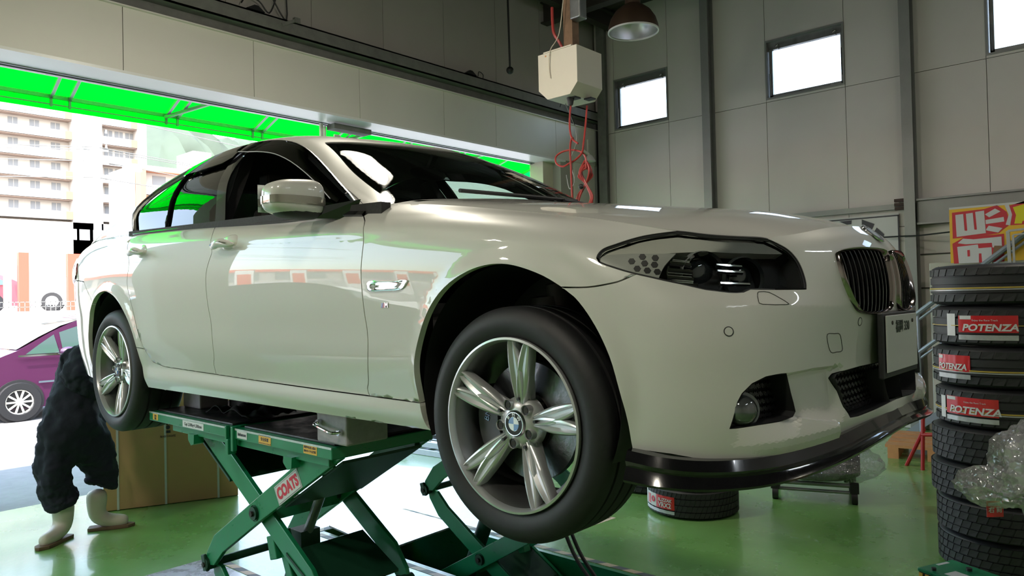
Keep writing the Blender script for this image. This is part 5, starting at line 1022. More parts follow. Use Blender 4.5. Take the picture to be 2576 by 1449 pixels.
for k in range(8):
    up = k >= 4; R = .335 if up else (.345 if k > 0 else .338); st = [(Hs[k] * .40, .007, M_gold), (Hs[k] * .36, .006, M_lgr)] if k in (7, 5, 4) else ([(Hs[k] * .5, .004, M_gold)] if up else None)
    T = tyre('stacked_tyre', names[k], SX + (.0, .01, -.012, -.004, 0.012, .004, .008, 0)[k], SY + (.02, 0, .0, .005, 0, -.004, .0, .0)[k], zz, R, Hs[k] - .004, .215, 'tyres in the tall stack', 44 if not up else 36, st)
    if k == 6:
        curved(T, R, -130, -121, .055, .175, M_lwh, 'white_card'); curved(T, R, -117.5, -70, .075, .165, M_lred, 'red_label'); curved(T, R, -117.5, -70, .035, .062, M_lgr, 'silver_strip')
        ctext(T, R, -92, .100, 'POTENZA', .050, M_lwh, sx=1.15, bold=.0016, shear=.2); ctext(T, R, -95, .140, 'Enjoy the Race Track', .014, M_lwh); curved(T, R, -116, -106, .145, .165, M_lwh, 'small_tag', .0062)
    if k == 5:
        curved(T, R, -143, -107, .085, .172, M_lred, 'red_label'); curved(T, R, -143, -107, .045, .070, M_lgr, 'silver_strip'); ctext(T, R, -126, .108, 'POTENZA', .044, M_lwh, sx=.95, bold=.0014, shear=.2); curved(T, R, -142, -136, .150, .168, M_lwh, 'small_tag', .0062)
    if k == 4:
        curved(T, R, -144, -137, .04, .16, M_lwh, 'white_card'); curved(T, R, -135, -87, .07, .165, M_lred, 'red_label'); curved(T, R, -135, -87, .035, .060, M_lgr, 'silver_strip'); ctext(T, R, -108, .095, 'POTENZA', .052, M_lwh, sx=1.15, bold=.0016, shear=.2); ctext(T, R, -106, .14, 'Enjoy the Race Track', .013, M_lwh); curved(T, R, -134, -124, .145, .163, M_lwh, 'small_tag', .0062)
    zz += Hs[k]
# winter tyre on the floor behind the lip, with its neighbours
T = tyre('floor_tyre', 'black winter tyre with a white and red label lying on the floor', -1.20, 2.36, 0, .318, .200, .205, None, 60)
curved(T, .318, -142, -136, .055, .165, M_lwh, 'white_card'); curved(T, .318, -134, -112, .06, .150, M_lwh, 'white_label'); curved(T, .318, -112, -84, .06, .150, M_lred, 'red_label'); curved(T, .318, -140, -84, .030, .052, M_lgr, 'silver_strip')
ctext(T, .318, -98, .120, 'BLIZZAK', .030, M_lwh, sx=1., bold=.0008, shear=.2); ctext(T, .318, -98, .085, 'VRX2', .046, M_lwh, sx=1., bold=.0012); curved(T, .318, -132, -124, .070, .135, M_lred, 'red_print', .0062); ctext(T, .318, -118, .105, '◎', .05, M_inkr, bold=.001)
tyre('floor_tyre', 'dark tyre stacked on the labelled winter tyre under the bumper', -1.19, 2.37, .204, .318, .195, .205, None, 40)
tyre('floor_tyre', 'dark tyre lying behind the front wheel, left of the labelled one', -1.78, 2.75, 0, .318, .200, .205, None, 40)
# trolley with bagged wheels
DL = thing('wheel_dolly', 'black trolley carrying bagged wheels behind the front bumper', 'trolley', (-.62, 3.15, 0), math.radians(20)); M_bag = film('clear_bag', .72)
MB().tube([(-.27, -.10, .13), (.27, -.10, .13)], .016, 8).tube([(-.27, .28, .13), (.27, .28, .13)], .016, 8).tube([(-.27, -.10, .13), (-.27, .28, .13)], .016, 8).tube([(.27, -.10, .13), (.27, .28, .13)], .016, 8).build('frame', M_steel, DL)
MB().tube([(-.27, -.10, .08), (.27, -.10, .08)], .012, 8).build('frame_bar', M_steel, DL); MB().tube([(.22, .0, .13), (.22, .0, .9)], .014, 8).build('upright', M_trimb, DL)
for x, y in ((-.27, -.10), (.27, -.10), (-.27, .28), (.27, .28)):
    MB().cyl((x - .02, y, .045), (x + .02, y, .045), .045, n=20).build('castor', M_trimb, DL)
    MB().box((x - .03, y - .03, .08), (x + .03, y + .03, .15)).build('castor_fork', M_trimb, DL, smooth=0)
def crump(c, r, sc, seed, nu=36, nv=24, amp=.16):
    rr = np.random.default_rng(seed); ph = rr.uniform(0, 6.28, (7, 3)); vs = []
    for j in range(nv + 1):
        p = math.pi * j / nv
        for i in range(nu):
            t = 2 * math.pi * i / nu; d = np.array([math.sin(p) * math.cos(t), math.sin(p) * math.sin(t), math.cos(p)]); w_ = 1
            for k in range(7): w_ += amp / (1 + k * .45) * abs(math.sin((2 + k * 1.3) * (d @ np.array([math.cos(ph[k, 0]), math.sin(ph[k, 0]), math.cos(ph[k, 1])])) * 2 + ph[k, 2])) - amp * .25 / (1 + k * .45)
            vs.append((c[0] + r * sc[0] * d[0] * w_, c[1] + r * sc[1] * d[1] * w_, c[2] + r * sc[2] * d[2] * w_))
    return vs, [(j * nu + i, (j + 1) * nu + i, (j + 1) * nu + (i + 1) % nu, j * nu + (i + 1) % nu) for j in range(nv) for i in range(nu)]
for z, nm in ((.15, 'bagged tyre lower on the trolley'), (.37, 'bagged tyre upper on the trolley')):
    T = tyre('bagged_tyre', nm, -.66, 3.30, z, .31, .20, .2, None, 36); MB().add(*crump((.05, 0, .10), .34, (1.12, 1.06, .36), int(z * 100), 36, 16, .10)).build('plastic_bag', M_bag, T, smooth=40)
# orange pallet jack end and red stand near the back wall
M_wood = mat('pale_orange_wood', (.55, .26, .11), .6, var=.25, vscale=12)
PA = thing('wooden_pallet', 'pale orange wooden pallet end on the floor near the back wall', 'pallet', (-.38, 4.95, 0), math.radians(8))
for k in range(4): MB().box((-.22, -.05 + k * .22, .10), (.55, .10 + k * .22, .125)).build('deck_board', M_wood, PA, smooth=0)
for x in (-.20, .12, .45): MB().box((x, -.05, .0), (x + .09, .76, .10)).build('bearer', M_wood, PA, smooth=0)
RS = thing('red_stand', 'red tubular stand in the shade left of the tyre stack', 'stand', (-.16, 4.55, 0)); M_rs = mat('red_tube', (.35, .012, .015), .4)
for P in ([(-.05, 0, .0), (-.03, 0, .62)], [(-.20, .1, 0), (-.03, 0, .35)], [(.12, .1, 0), (.05, 0, .25), (.17, -.05, .33)], [(-.05, 0, .3), (.17, -.05, .33)], [(.22, .0, 0), (.17, -.05, .33)]): MB().tube(P, .016, 8).build('tube', M_rs, RS)
# stair rail on the back wall, pale sign board, paper banner
M_rail = mat('blue_grey_rail', (.25, .28, .33), .4, .3)
ST = thing('stair_rail', 'blue-grey pipe stair rail rising to the right behind the car nose', 'railing', (-.66, 6.05, 0))
for z, r in ((1.235, .026), (1.16, .014), (.83, .022), (.76, .012)): MB().tube([(-.02, 0, z - .08), (.0, 0, z - .02), (1.3, 0, z - .02 + 1.3 * .80)], r, 8).build('rail', M_rail, ST)
for x in (.10, .62, 1.1): MB().tube([(x, 0, .0), (x, 0, 1.20 + x * .8)], .018, 8).build('rail_post', M_rail, ST)
MB().hexa([(-.06, -.01, .05), (-.02, -.01, .0), (1.3, -.01, 1.02), (1.3, -.01, 1.12), (-.06, .02, .05), (-.02, .02, .0), (1.3, .02, 1.02), (1.3, .02, 1.12)]).build('stringer', M_rail, ST, smooth=0)
WS = thing('white_board', 'narrow white board with bold black characters left of the tyre stack', 'sign', (-.30, 6.28, 0)); MB().box((-.19, -.01, .0), (.30, .01, 1.82)).build('board', mat('board_white', (.45, .43, .38), .6, var=.1), WS, smooth=0, bevel=.02)
for ch, z in (('洗', 1.65), ('車', 1.42), ('・', 1.25), ('9', 1.0), ('時', .78)): text('board_text', ch, .22, M_inkb, (-.02, -.012, z), (1, 0, 0), (0, 0, 1), WS, bold=.008)
PS = thing('sale_banner', 'red and yellow banner with big white characters above the tyre stack', 'banner', (-.25, 6.10, 1.80))
M_br = mat('banner_red', (.50, .015, .03), .5); M_by = mat('banner_yellow', (.72, .42, .02), .5); M_bg = mat('banner_lemon', (.62, .56, .0), .5); M_bw2 = mat('banner_white', (.55, .54, .56), .55)
MB().box((-.005, 0, 0), (1.2, .012, .565)).build('board', M_by, PS, smooth=0)
MB().box((-.005, -.003, .545), (1.2, .013, .565)).build('board_edge', M_bw2, PS, smooth=0)
def bp_(u, v): return (u / 1775 * .70 - .035, .62 - v / 1449 * .625)    # board drawing units to metres
def flat(P, m, nm, d): 
    q = [bp_(*p) for p in P]; MB().prism(q, 'y', -d, 0).build(nm, m, PS, smooth=0)
flat([(140, 250), (850, 225), (1120, 160), (1320, 330), (1360, 500), (1350, 640), (1240, 720), (1140, 800), (880, 830), (140, 860)], M_br, 'red_patch', .003); flat([(130, 980), (380, 850), (1250, 820), (1240, 1449), (150, 1449)], M_br, 'red_patch', .0035)
flat([(1370, 200), (1775, 100), (1775, 640), (1390, 640), (1430, 400)], M_br, 'red_patch', .003); flat([(1450, 240), (1775, 170), (1775, 560), (1640, 560), (1620, 620), (1470, 610), (1510, 420)], M_bg, 'yellow_character', .005)
flat([(1280, 180), (1370, 170), (1430, 400), (1380, 640), (1290, 620), (1360, 400)], M_bw2, 'white_patch', .004)
for P in ([(215, 310), (390, 300), (410, 690), (450, 700), (470, 690), (450, 300), (600, 290), (625, 680), (670, 690), (680, 670), (655, 275), (845, 260), (870, 780), (230, 825)],):
    flat(P, M_bw2, 'white_character', .006)
for P in ([(860, 350), (1080, 235), (1195, 310), (950, 425)], [(870, 480), (1255, 440), (1265, 545), (875, 575)], [(880, 690), (935, 615), (1225, 690), (1130, 785), (880, 720)], [(250, 975), (370, 875), (600, 905), (1195, 880), (1200, 1090), (1000, 1120), (990, 1010), (430, 1010)], [(235, 1060), (690, 1030), (700, 1120), (980, 1110), (985, 1449), (770, 1449), (760, 1240), (705, 1240), (700, 1449), (260, 1449)]): flat(P, M_bw2, 'white_character', .006)
flat([(455, 1150), (510, 1145), (512, 1295), (458, 1298)], M_br, 'red_inner', .008); flat([(1040, 1080), (1215, 1090), (1200, 1280), (970, 1400)], mat('brown_card', (.22, .12, .06), .7), 'brown_patch', .009)
FR = thing('metal_frame', 'thin metal frame standing in front of the red and yellow banner', 'frame', (.27, 5.95, 1.66)); MB().bar((0, 0, 0), (-.01, 0, .42), .02, .03).bar((-.01, 0, .42), (.6, 0, .46), .03, .02).bar((.035, 0, 0), (.03, 0, .38), .014, .02).bar((.03, 0, .38), (.6, 0, .42), .02, .014).bar((.02, .02, .06), (.6, .02, .36), .025, .025).build('frame_bar', M_steel, FR, smooth=0)
SG = thing('wall_sign', 'white wall panel sign with a black border and black tyre emblem behind the bonnet', 'sign', (-1.2, 6.585, 1.6)); e = lambda x, z: (x + 1.2, z - 1.6)
MB().box((-.46, -.006, 0), (.356, .0, .80)).build('board', mat('sign_board', (.52, .52, .52), .5), SG, smooth=0)
MB().box((-.46, -.012, .77), (.356, -.005, .785)).box((.344, -.012, 0), (.358, -.005, .785)).box((-.46, -.012, 0), (-.448, -.005, .785)).build('border', M_inkb, SG, smooth=0)
for P in ([(-1.484, 2.362), (-1.346, 2.365), (-1.350, 2.32), (-1.40, 2.318)], [(-1.234, 2.365), (-1.1, 2.302), (-1.139, 2.215), (-1.236, 2.265)], [(-1.076, 2.258), (-1.0, 2.178), (-1.007, 2.145), (-1.111, 2.20)], [(-1.05, 2.08), (-.96, 2.06), (-.97, 1.98), (-1.06, 2.0)], [(-1.56, 2.30), (-1.46, 2.25), (-1.52, 2.16), (-1.62, 2.2)]): MB().prism([e(*p) for p in P], 'y', -.011, -.004).build('emblem_segment', M_inkb, SG, smooth=0)
CB_ = thing('wall_cable', 'black cable running level across the back wall to the banner', 'cable', (-1.0, 6.42, 2.13)); MB().tube([(0, .12, .01), (.2, 0, -.0), (.4, 0, -.005), (.85, -.25, .0)], .009, 6).build('cable', M_trimb, CB_)
BRK = thing('beam_clamp', 'dark clamp on the wall beam beside the second column', 'clamp', (-.80, 6.50, 2.47)); MB().box((-.06, -.03, .0), (.06, .02, .035)).box((-.06, -.03, .045), (.06, .02, .08)).box((-.055, -.035, -.045), (.05, .01, -.01)).build('clamp_body', mat('rust_dark', (.05, .03, .025), .8), BRK, smooth=0)
# hanging power box, its rusty post, cords and coil
HB = thing('junction_box', 'cream power box hanging from a rusty post above the car', 'box', (-2.22, 2.37, 3.10)); M_bx = mat('cream_box', (.60, .56, .47), .5, var=.05)
x0, x1, y0, y1 = -.195, .20, -.17, .17; zb, zm, zt = .02, .14, .435
MB().prism([(x0, zm), (x0 + .09, zb + .035), (x1 - .075, zb + .035), (x1, zm), (x1, zt), (x0, zt)], 'y', y0, y1).build('box_body', M_bx, HB, smooth=0, bevel=.002)
MB().box((x0 + .06, y0 - .004, zt), (x1 - .05, y1, zt + .01)).build('lid', M_bx, HB, smooth=0)
for x in (-.12, -.08): MB().box((x, y0 - .003, zt - .03), (x + .012, y0, zt - .018)).build('rust_mark', M_wood, HB, smooth=0)
M_rust = mat('rusty_post', (.20, .12, .07), .8, var=.7, vscale=9)
MB().box((-.04, -.02, .44), (.05, .07, 2.35)).build('post', M_rust, HB, smooth=0); MB().box((.05, -.05, .70), (.15, .05, 1.6)).build('conduit_box', M_steel, HB, smooth=0, bevel=.01); MB().box((-.14, -.05, .44), (-.05, .10, .50)).build('mount', M_rust, HB, smooth=0)
MB().tube(cr([(-.13, -.05, .85), (-.12, -.06, .72), (-.10, -.07, .62), (-.06, -.05, .54), (-.03, -.03, .46)], 4), .012, 8).build('feed_cable', mat('red_cable', (.33, .03, .025), .45), HB); MB().tube(cr([(-.0, -.06, .9), (-.04, -.08, .6), (-.06, -.18, .44), (-.07, -.182, .30), (-.06, -.182, .22)], 4), .004, 6).build('loose_wire', M_cream, HB)
MB().box((.04, -.10, .045), (.12, -.02, .055)).cyl((.06, -.08, .055), (.06, -.08, -.005), .032, .020, 14).build('socket', M_trimb, HB); MB().box((.12, .02, .045), (.19, .09, .056)).build('socket', M_trimb, HB)
M_rc = MATS['red_cable']; hx_ = lambda P: [(x + 2.22, y - 2.37, z - 3.10) for x, y, z in P]
RC = thing('red_cord', 'straight red cord hanging from the cream box, with a taped splice', 'cord', (-2.22, 2.37, 3.10))
MB().tube(cr(hx_([(-2.165, 2.30, 3.10), (-2.18, 2.3, 2.985), (-2.179, 2.3, 2.888), (-2.157, 2.3, 2.82), (-2.103, 2.3, 2.775)]), 4), .0085, 7).build('cord_run', M_rc, RC); MB().tube(cr(hx_([(-2.15, 2.3, 2.83), (-2.173, 2.3, 2.81), (-2.184, 2.3, 2.727), (-2.18, 2.3, 2.6), (-2.177, 2.3, 2.45), (-2.17, 2.3, 2.2), (-2.17, 2.3, 1.9)]), 4), .0085, 7).build('cord_run', M_rc, RC)
RC2 = thing('red_cord', 'looped red cord with a tied coil hanging from the cream box', 'cord', (-2.22, 2.37, 3.10))
MB().tube(cr(hx_([(-2.09, 2.42, 3.10), (-2.089, 2.38, 2.881), (-2.084, 2.35, 2.783), (-2.102, 2.35, 2.709), (-2.16, 2.34, 2.659), (-2.213, 2.33, 2.637), (-2.283, 2.33, 2.618), (-2.357, 2.34, 2.654), (-2.372, 2.35, 2.712), (-2.313, 2.36, 2.747), (-2.214, 2.37, 2.75), (-2.118, 2.37, 2.715), (-2.08, 2.37, 2.66), (-2.078, 2.37, 2.58)]), 5), .008, 7).build('cord_run', M_rc, RC2)
rr = np.random.default_rng(5)
for k in range(8):
    w_, top_, bot, ox_ = rr.uniform(.03, .055), rr.uniform(2.58, 2.65), rr.uniform(2.12, 2.26), rr.uniform(-.02, .02)
    P = [(-2.10 + ox_ * .3, 2.38, 2.47), (-2.10 - w_, 2.38 + ox_, (top_ + 2.47) / 2), (-2.09, 2.38, top_), (-2.09 + w_, 2.38 - ox_, (top_ + 2.47) / 2), (-2.10, 2.39, 2.46), (-2.12 - w_ * 1.4, 2.38, 2.34), (-2.13 + ox_ * 2, 2.38 + ox_, bot), (-2.08 + w_, 2.38, 2.33)]
    MB().tube(cr(hx_(P), 5, True), .0075, 6, closed=True).build('coil_loop', M_rc, RC2)
MB().sphere(tuple(hx_([(-2.115, 2.345, 2.435)])[0]), .022, 10, 8).build('tape_knot', M_trimb, RC2)
GW = thing('grey_wire', 'thin grey wire dangling beside the red cords', 'cord', (-2.3, 2.5, 2.6)); MB().tube(cr([(.0, -.10, .56), (-.06, .1, .42), (.03, 0, .36), (.05, -.03, .22), (-.02, -.02, .08), (.02, -.02, -.08), (-.05, 0, -.14), (-.08, 0, -.02)], 6), .0035, 5).build('wire', M_col, GW)
CL = thing('clip_lamp', 'small white clip lamp at the right end of the door header', 'lamp', (-4.80, 6.22, 3.50)); MB().lathe([(.015, .10), (.04, .08), (.075, .02), (.085, 0)], axis='z', n=24).build('shade', M_soff, CL, smooth=60); MB().bar((0, -.02, .1), (-.05, -.12, .16), .03, .03).bar((-.03, -.0, .1), (-.03, .0, .32), .02, .02).build('clamp', M_white, CL, smooth=0)
HR = thing('hanging_rod', 'thin black rod with a round end hanging from the ceiling', 'rod', (-4.40, 4.08, 4.27)); MB().cyl((0, 0, .05), (-.0, -.02, 1.4), .012).build('rod', M_trimb, HR); MB().sphere((0, 0, 0), .045, 16, 10, (1, 1, 1)).build('end_ball', M_trimb, HR)
for k, (y, lab, P) in enumerate(((1.06, 'loose black wires over the door beam at the top left', [(0, -.16, .04), (0, -.10, .12), (0, .02, .10), (0, .12, .02), (0, .20, .22), (.0, .26, .5), (0, .30, .0), (0, .10, .28), (0, .14, .45)]), (3.86, 'small tangle of wire on the door beam, mid-way', [(0, -.10, .0), (0, -.02, .05), (0, .1, .0), (0, .13, .07), (0, .2, .05), (0, .2, 0)]), (5.62, 'thin black wire looped over the right end of the door beam', [(.05, -.1, -.1), (.06, -.02, .05), (.06, .04, .06), (.05, .12, -.1), (.05, .25, -.32)]))):
    T = thing('loose_wires', lab, 'wires', (-4.83, y, 4.26)); MB().tube(cr(P, 5), .007 if k == 0 else .005, 6).build('wire', M_trimb, T); 
    if k < 2: MB().hexa([(-.03, -.12, 0), (.03, -.12, 0), (.03, .06, 0), (-.03, .06, 0), (-.02, -.04, .05), (.02, -.04, .05), (.02, .0, .05), (-.02, .0, .05)]).build('cable_clump', M_trimb, T, smooth=0)
BK = thing('beam_bracket', 'dusty bracket sticking out over the door beam above the car roof', 'bracket', (-4.80, 1.42, 4.25)); MB().bar((0, -.13, -.06), (0, .02, .02), .03, .03).bar((0, .0, .02), (0, .06, .02), .04, .05).build('bracket_arm', M_beam, BK, smooth=0)
# long cardboard box with white straps by the door
BX_ = thing('cardboard_box', 'long brown cardboard box with white straps standing by the door opening', 'box', (-4.63, -.39, 0), math.atan2(.871, .375)); M_card = mat('cardboard', (.52, .32, .16), .8, var=.06, vscale=5)
MB().box((0, -.0, .004), (.955, .30, .86)).build('carton', M_card, BX_, smooth=0, bevel=.004)
for x in (.09, .42, .80): MB().box((x, -.003, .004), (x + .016, -.0, .862)).box((x, -.003, .86), (x + .016, .30, .863)).build('strap', M_lwh, BX_, smooth=0)
MB().cyl((.448, -.003, .60), (.448, -.001, .60), .016).box((.43, -.003, .555), (.466, -.001, .575)).box((.425, -.003, .62), (.45, -.001, .64)).box((.455, -.003, .618), (.478, -.001, .636)).build('printed_mark', M_inkb, BX_, smooth=0); text('printed_text', 'BABYHOPE', .022, M_inkb, (.448, -.0035, .53), (1, 0, 0), (0, 0, 1), BX_)
MB().box((.30, -.003, .835), (.38, -.0, .855)).build('red_sticker', M_lred, BX_, smooth=0)
# flat-folded ladder on the floor, carton behind
LD = thing('folding_ladder', 'aluminium folding ladder lying on the floor under the car', 'ladder', (-4.70, 2.37, 0), math.radians(4)); M_al = mat('ladder_aluminium', (.50, .53, .60), .3, .7, var=.1, vscale=20)
for y, z in ((0, .0), (.40, .0), (.04, .07), (.36, .07)): MB().box((0, y, z), (1.75, y + .025, z + .06)).build('stile', M_al, LD, smooth=0, bevel=.004)
for k in range(5): MB().box((.12 + k * .33, .02, .02), (.17 + k * .33, .41, .045)).build('rung', M_al, LD, smooth=0)
for k in range(3): MB().box((0, .09 + k * .09, .075), (1.75, .13 + k * .09, .10)).build('tread_strip', M_al, LD, smooth=0)
MB().hexa([(-.02, .0, .10), (.20, .0, .10), (.34, .30, .10), (.26, .36, .10), (-.02, .0, .14), (.20, .0, .14), (.34, .30, .20), (.26, .36, .20)]).build('hinge_cover', mat('pale_plastic', (.55, .56, .58), .5), LD, smooth=0, bevel=.008)
CT = thing('carton', 'beige carton with a printed code behind the folded ladder', 'box', (-4.35, 3.15, 0), 0); MB().box((-.05, 0, .003), (.55, .4, .48)).build('carton_body', mat('beige_card', (.48, .36, .30), .8), CT, smooth=0, bevel=.004); MB().box((.12, -.003, .10), (.34, .0, .17)).build('code_frame', M_inkb, CT, smooth=0); text('code_text', 'CL-361', .055, MATS['beige_card'], (.23, -.004, .134), (1, 0, 0), (0, 0, 1), CT, bold=.001)
# green bench corner, beige post and crumpled plastic bag at the lower right
GM = thing('green_machine', 'green machine top with a yellow striped corner at the bottom right edge', 'machine', (.544, 1.193, 0), math.radians(64.5)); MB().box((0, -.50, .0), (.214, -.0, .29)).build('machine_body', M_trimb, GM, smooth=0); MB().box((-.004, -.52, .285), (.222, .006, .30)).build('top_plate', M_green, GM, smooth=0, bevel=.004); MB().box((.03, -.22, .30), (.10, -.10, .302)).build('paper_sheet', M_lwh, GM, smooth=0)
for k in range(5): MB().box((-.008, -.022 - k * .03, .20), (-.003, -.005 - k * .03, .283)).build('yellow_stripe', M_yst, GM, smooth=0)
MB().cyl((.03, -.05, .30), (.03, -.05, .312), .010).build('bolt_head', M_trimb, GM); MB().cyl((.16, -.12, .30), (.16, -.12, .312), .012).build('bolt_head', M_trimb, GM); MB().box((.10, -.02, .30), (.17, -.005, .301)).build('white_tag', M_lwh, GM, smooth=0)
BP = thing('wooden_post', 'rough beige wooden post at the lower right edge', 'post', (1.235, -.10, 0)); MB().box((-.05, -.05, 0), (.10, .08, .99)).build('post_body', mat('raw_wood', (.42, .30, .20), .8, var=.3, vscale=10), BP, smooth=0, bevel=.004)
PB_ = thing('plastic_bag', 'crumpled clear plastic bag on the post at the right edge', 'bag', (1.13, -.14, 1.07)); M_pb = film('crinkled_plastic', .55)
MB().add(*crump((0.01, 0, .0), .085, (.85, .85, 1.05), 3, 44, 30, .22)).build('bag_body', M_pb, PB_, smooth=25); MB().add(*crump((-.075, -.02, -.055), .05, (1.3, .9, .75), 9, 30, 20, .25)).build('bag_ear', M_pb, PB_, smooth=25)
MB().add(*crump((0.02, 0, .01), .062, (.85, .85, 1.05), 13, 30, 20, .25)).build('inner_fold', mat('milky_plastic', (.60, .60, .63), .35, 0, .3), PB_, smooth=25)
RT = thing('red_tag', 'small red card with white characters hanging below the plastic bag', 'tag', (1.055, -.16, .955), math.radians(42)); MB().box((-.022, -.001, -.020), (.022, .001, .022)).build('card', M_lred, RT, smooth=0); text('tag_text', '右 前', .016, M_lwh, (0, -.0018, -.002), (1, 0, 0), (0, 0, 1), RT, extrude=.0002, bold=.0003); MB().box((-.018, -.002, .010), (.012, -.001, .018)).build('tag_strip', M_lwh, RT, smooth=0); MB().tube([(0, 0, .02), (.02, 0, .06), (.04, 0, .10)], .001, 5).build('string', M_lwh, RT)
BKP = thing('beige_paper', 'pale cardboard sheets sticking out left of the tyre stack', 'cardboard', (.28, 3.05, .9)); MB().add([(0, 0, .02), (.12, .0, .13), (.26, 0, .16), (.28, 0, -.06), (.13, 0, -.17)], [(0, 1, 2, 3, 4)]).build('sheet', mat('sheet_beige', (.50, .38, .28), .8), BKP, smooth=0).modifiers.new('s', 'SOLIDIFY').thickness = .004
MB().add([(.05, .01, .16), (.20, .01, .24), (.30, .01, .17)], [(0, 1, 2)]).build('sheet_top', mat('sheet_white', (.50, .50, .46), .8), BKP, smooth=0).modifiers.new('s', 'SOLIDIFY').thickness = .004
MB().box((.14, .02, -.9), (.20, .08, .1)).build('holder', M_trimb, BKP, smooth=0)
HK = thing('wire_rack', 'pinkish wire hooks on the back wall behind the bonnet', 'rack', (-4.05, 6.52, 2.60)); M_pk = mat('pink_wire', (.45, .32, .30), .5)
for k in range(6): MB().tube([(-.08 + .03 * k, .05, .12 + .02 * math.sin(k)), (.05 + .05 * k, -.02, .02 - .02 * k), (.30 + .03 * k, -.03, -.18)], .006, 5).build('hook_wire', M_pk, HK)
MB().box((-.05, -.02, -.14), (-.03, .06, .16)).box((.12, -.02, -.16), (.14, .06, .08)).build('rack_bar', M_cream, HK, smooth=0)
# ================================================================ the worker
def skin(name, V, E, R, m, parent, lv=2, root=0, fold=0.):
    me = bpy.data.meshes.new(name); me.from_pydata(V, E, []); o = link(bpy.data.objects.new(name, me), parent); me.materials.append(m)
    k = o.modifiers.new('skin', 'SKIN'); k.use_smooth_shade = True
    for i, r in enumerate(R): me.skin_vertices[0].data[i].radius = (r, r) if not isinstance(r, tuple) else r
    me.skin_vertices[0].data[root].use_root = True; s_ = o.modifiers.new('sub', 'SUBSURF'); s_.levels = lv; s_.render_levels = lv
    if fold:
        tx_ = bpy.data.textures.new('folds', 'CLOUDS'); tx_.noise_scale = .11; tx_.noise_depth = 3; dm = o.modifiers.new('folds', 'DISPLACE'); dm.texture = tx_; dm.strength = fold; dm.mid_level = .5
    return o
M_navy = mat('navy_cloth', (.008, .011, .024), .9, var=.4, vscale=14, bump=.5, bscale=22); M_boot = mat('boot_cream', (.58, .53, .47), .45, var=.08, vscale=10); M_sole = mat('boot_sole', (.16, .10, .06), .7); M_skin = mat('skin', (.45, .27, .19), .55); M_hair = mat('hair', (.015, .012, .01), .7)
PE = thing('person', 'person in a dark navy boiler suit and cream rubber boots bending behind the car', 'person', (-4.17, -.70, 0))
V = [(.0, -.04, .66), (-.03, -.02, .86), (-.05, .04, 1.05), (-.10, .13, 1.20), (-.16, .21, 1.29),
     (.02, -.135, .58), (.03, -.165, .44), (.03, -.145, .34), (.03, -.115, .27), (.02, -.10, .235),
     (-.02, .085, .58), (-.02, .135, .46), (-.03, .165, .38), (-.03, .150, .325), (-.03, .135, .295),
     (.05, .0, 1.20), (.12, -.07, 1.10), (.10, .05, .98), (.02, .26, .96),
     (-.24, .19, 1.16), (-.30, .30, 1.02), (-.22, .42, 1.0)]
E_ = [(0, 1), (1, 2), (2, 3), (3, 4), (0, 5), (5, 6), (6, 7), (7, 8), (8, 9), (0, 10), (10, 11), (11, 12), (12, 13), (13, 14), (3, 15), (15, 16), (16, 17), (17, 18), (3, 19), (19, 20), (20, 21)]
Rr = [(.17, .205), (.165, .20), (.16, .185), (.14, .155), .075, .135, .120, .10, .118, .098, .135, .125, .105, .122, .10, .09, .092, .075, .052, .085, .07, .05]
skin('boiler_suit', V, E_, Rr, M_navy, PE, 4, fold=.075)
def boot(x, y, az, s_=1.):
    q = Matrix.Rotation(az, 4, 'Z'); V = [(0, 0, .29), (0, 0, .18), (0, .0, .09), (.07, 0, .055), (.15, 0, .045), (.20, 0, .045)]; o = skin('rubber_boot', V, [(0, 1), (1, 2), (2, 3), (3, 4), (4, 5)], [.078, .070, .064, (.052, .055), (.050, .046), (.036, .034)], M_boot, PE); o.matrix_local = Matrix.Translation((x, y, 0)) @ q
    s2 = MB().prism([(-.055, -.035), (-.04, -.045), (.03, -.042), (.12, -.052), (.20, -.045), (.235, -.01), (.235, .015), (.19, .05), (.12, .052), (.03, .042), (-.04, .045), (-.055, .035)], 'z', .0, .022).build('boot_sole', M_sole, o, smooth=0, bevel=.004); return o
boot(.02, -.105, math.radians(-55)); boot(-.03, .120, math.radians(62))
hd = MB().sphere((0, 0, 0), .1, 24, 18, (.80, .98, 1.18)); hd.v = [(x, y + (.012 if z > -.02 else .0) - (.03 * max(0, -z - .03) / .1), z) for x, y, z in hd.v]; hd = hd.build('head', M_skin, PE, smooth=60); hd.matrix_local = Matrix.Translation((-.20, .29, 1.42)) @ Matrix.Rotation(math.radians(-35), 4, 'X') @ Matrix.Rotation(math.radians(-15), 4, 'Z')
MB().sphere((0, -.012, .016), .105, 24, 14, (.84, .98, 1.12)).build('hair', M_hair, hd).scale = (1, .93, 1); MB().sphere((0, .098, -.01), .016, 10, 8, (.8, 1, 1.4)).build('nose', M_skin, hd); 
for sx in (-1, 1): MB().sphere((sx * .08, 0, -.005), .022, 10, 8, (.35, .8, 1.2)).build('ear', M_skin, hd); MB().sphere((sx * .03, .086, .018), .010, 10, 8).build('eye', M_hair, hd)
MB().sphere((0, .088, -.05), .02, 10, 6, (1.2, .4, .3)).build('mouth', mat('lips', (.35, .14, .12), .5), hd)
skin('neck', [(-.16, .21, 1.28), (-.19, .26, 1.37)], [(0, 1)], [.055, .052], M_skin, PE)
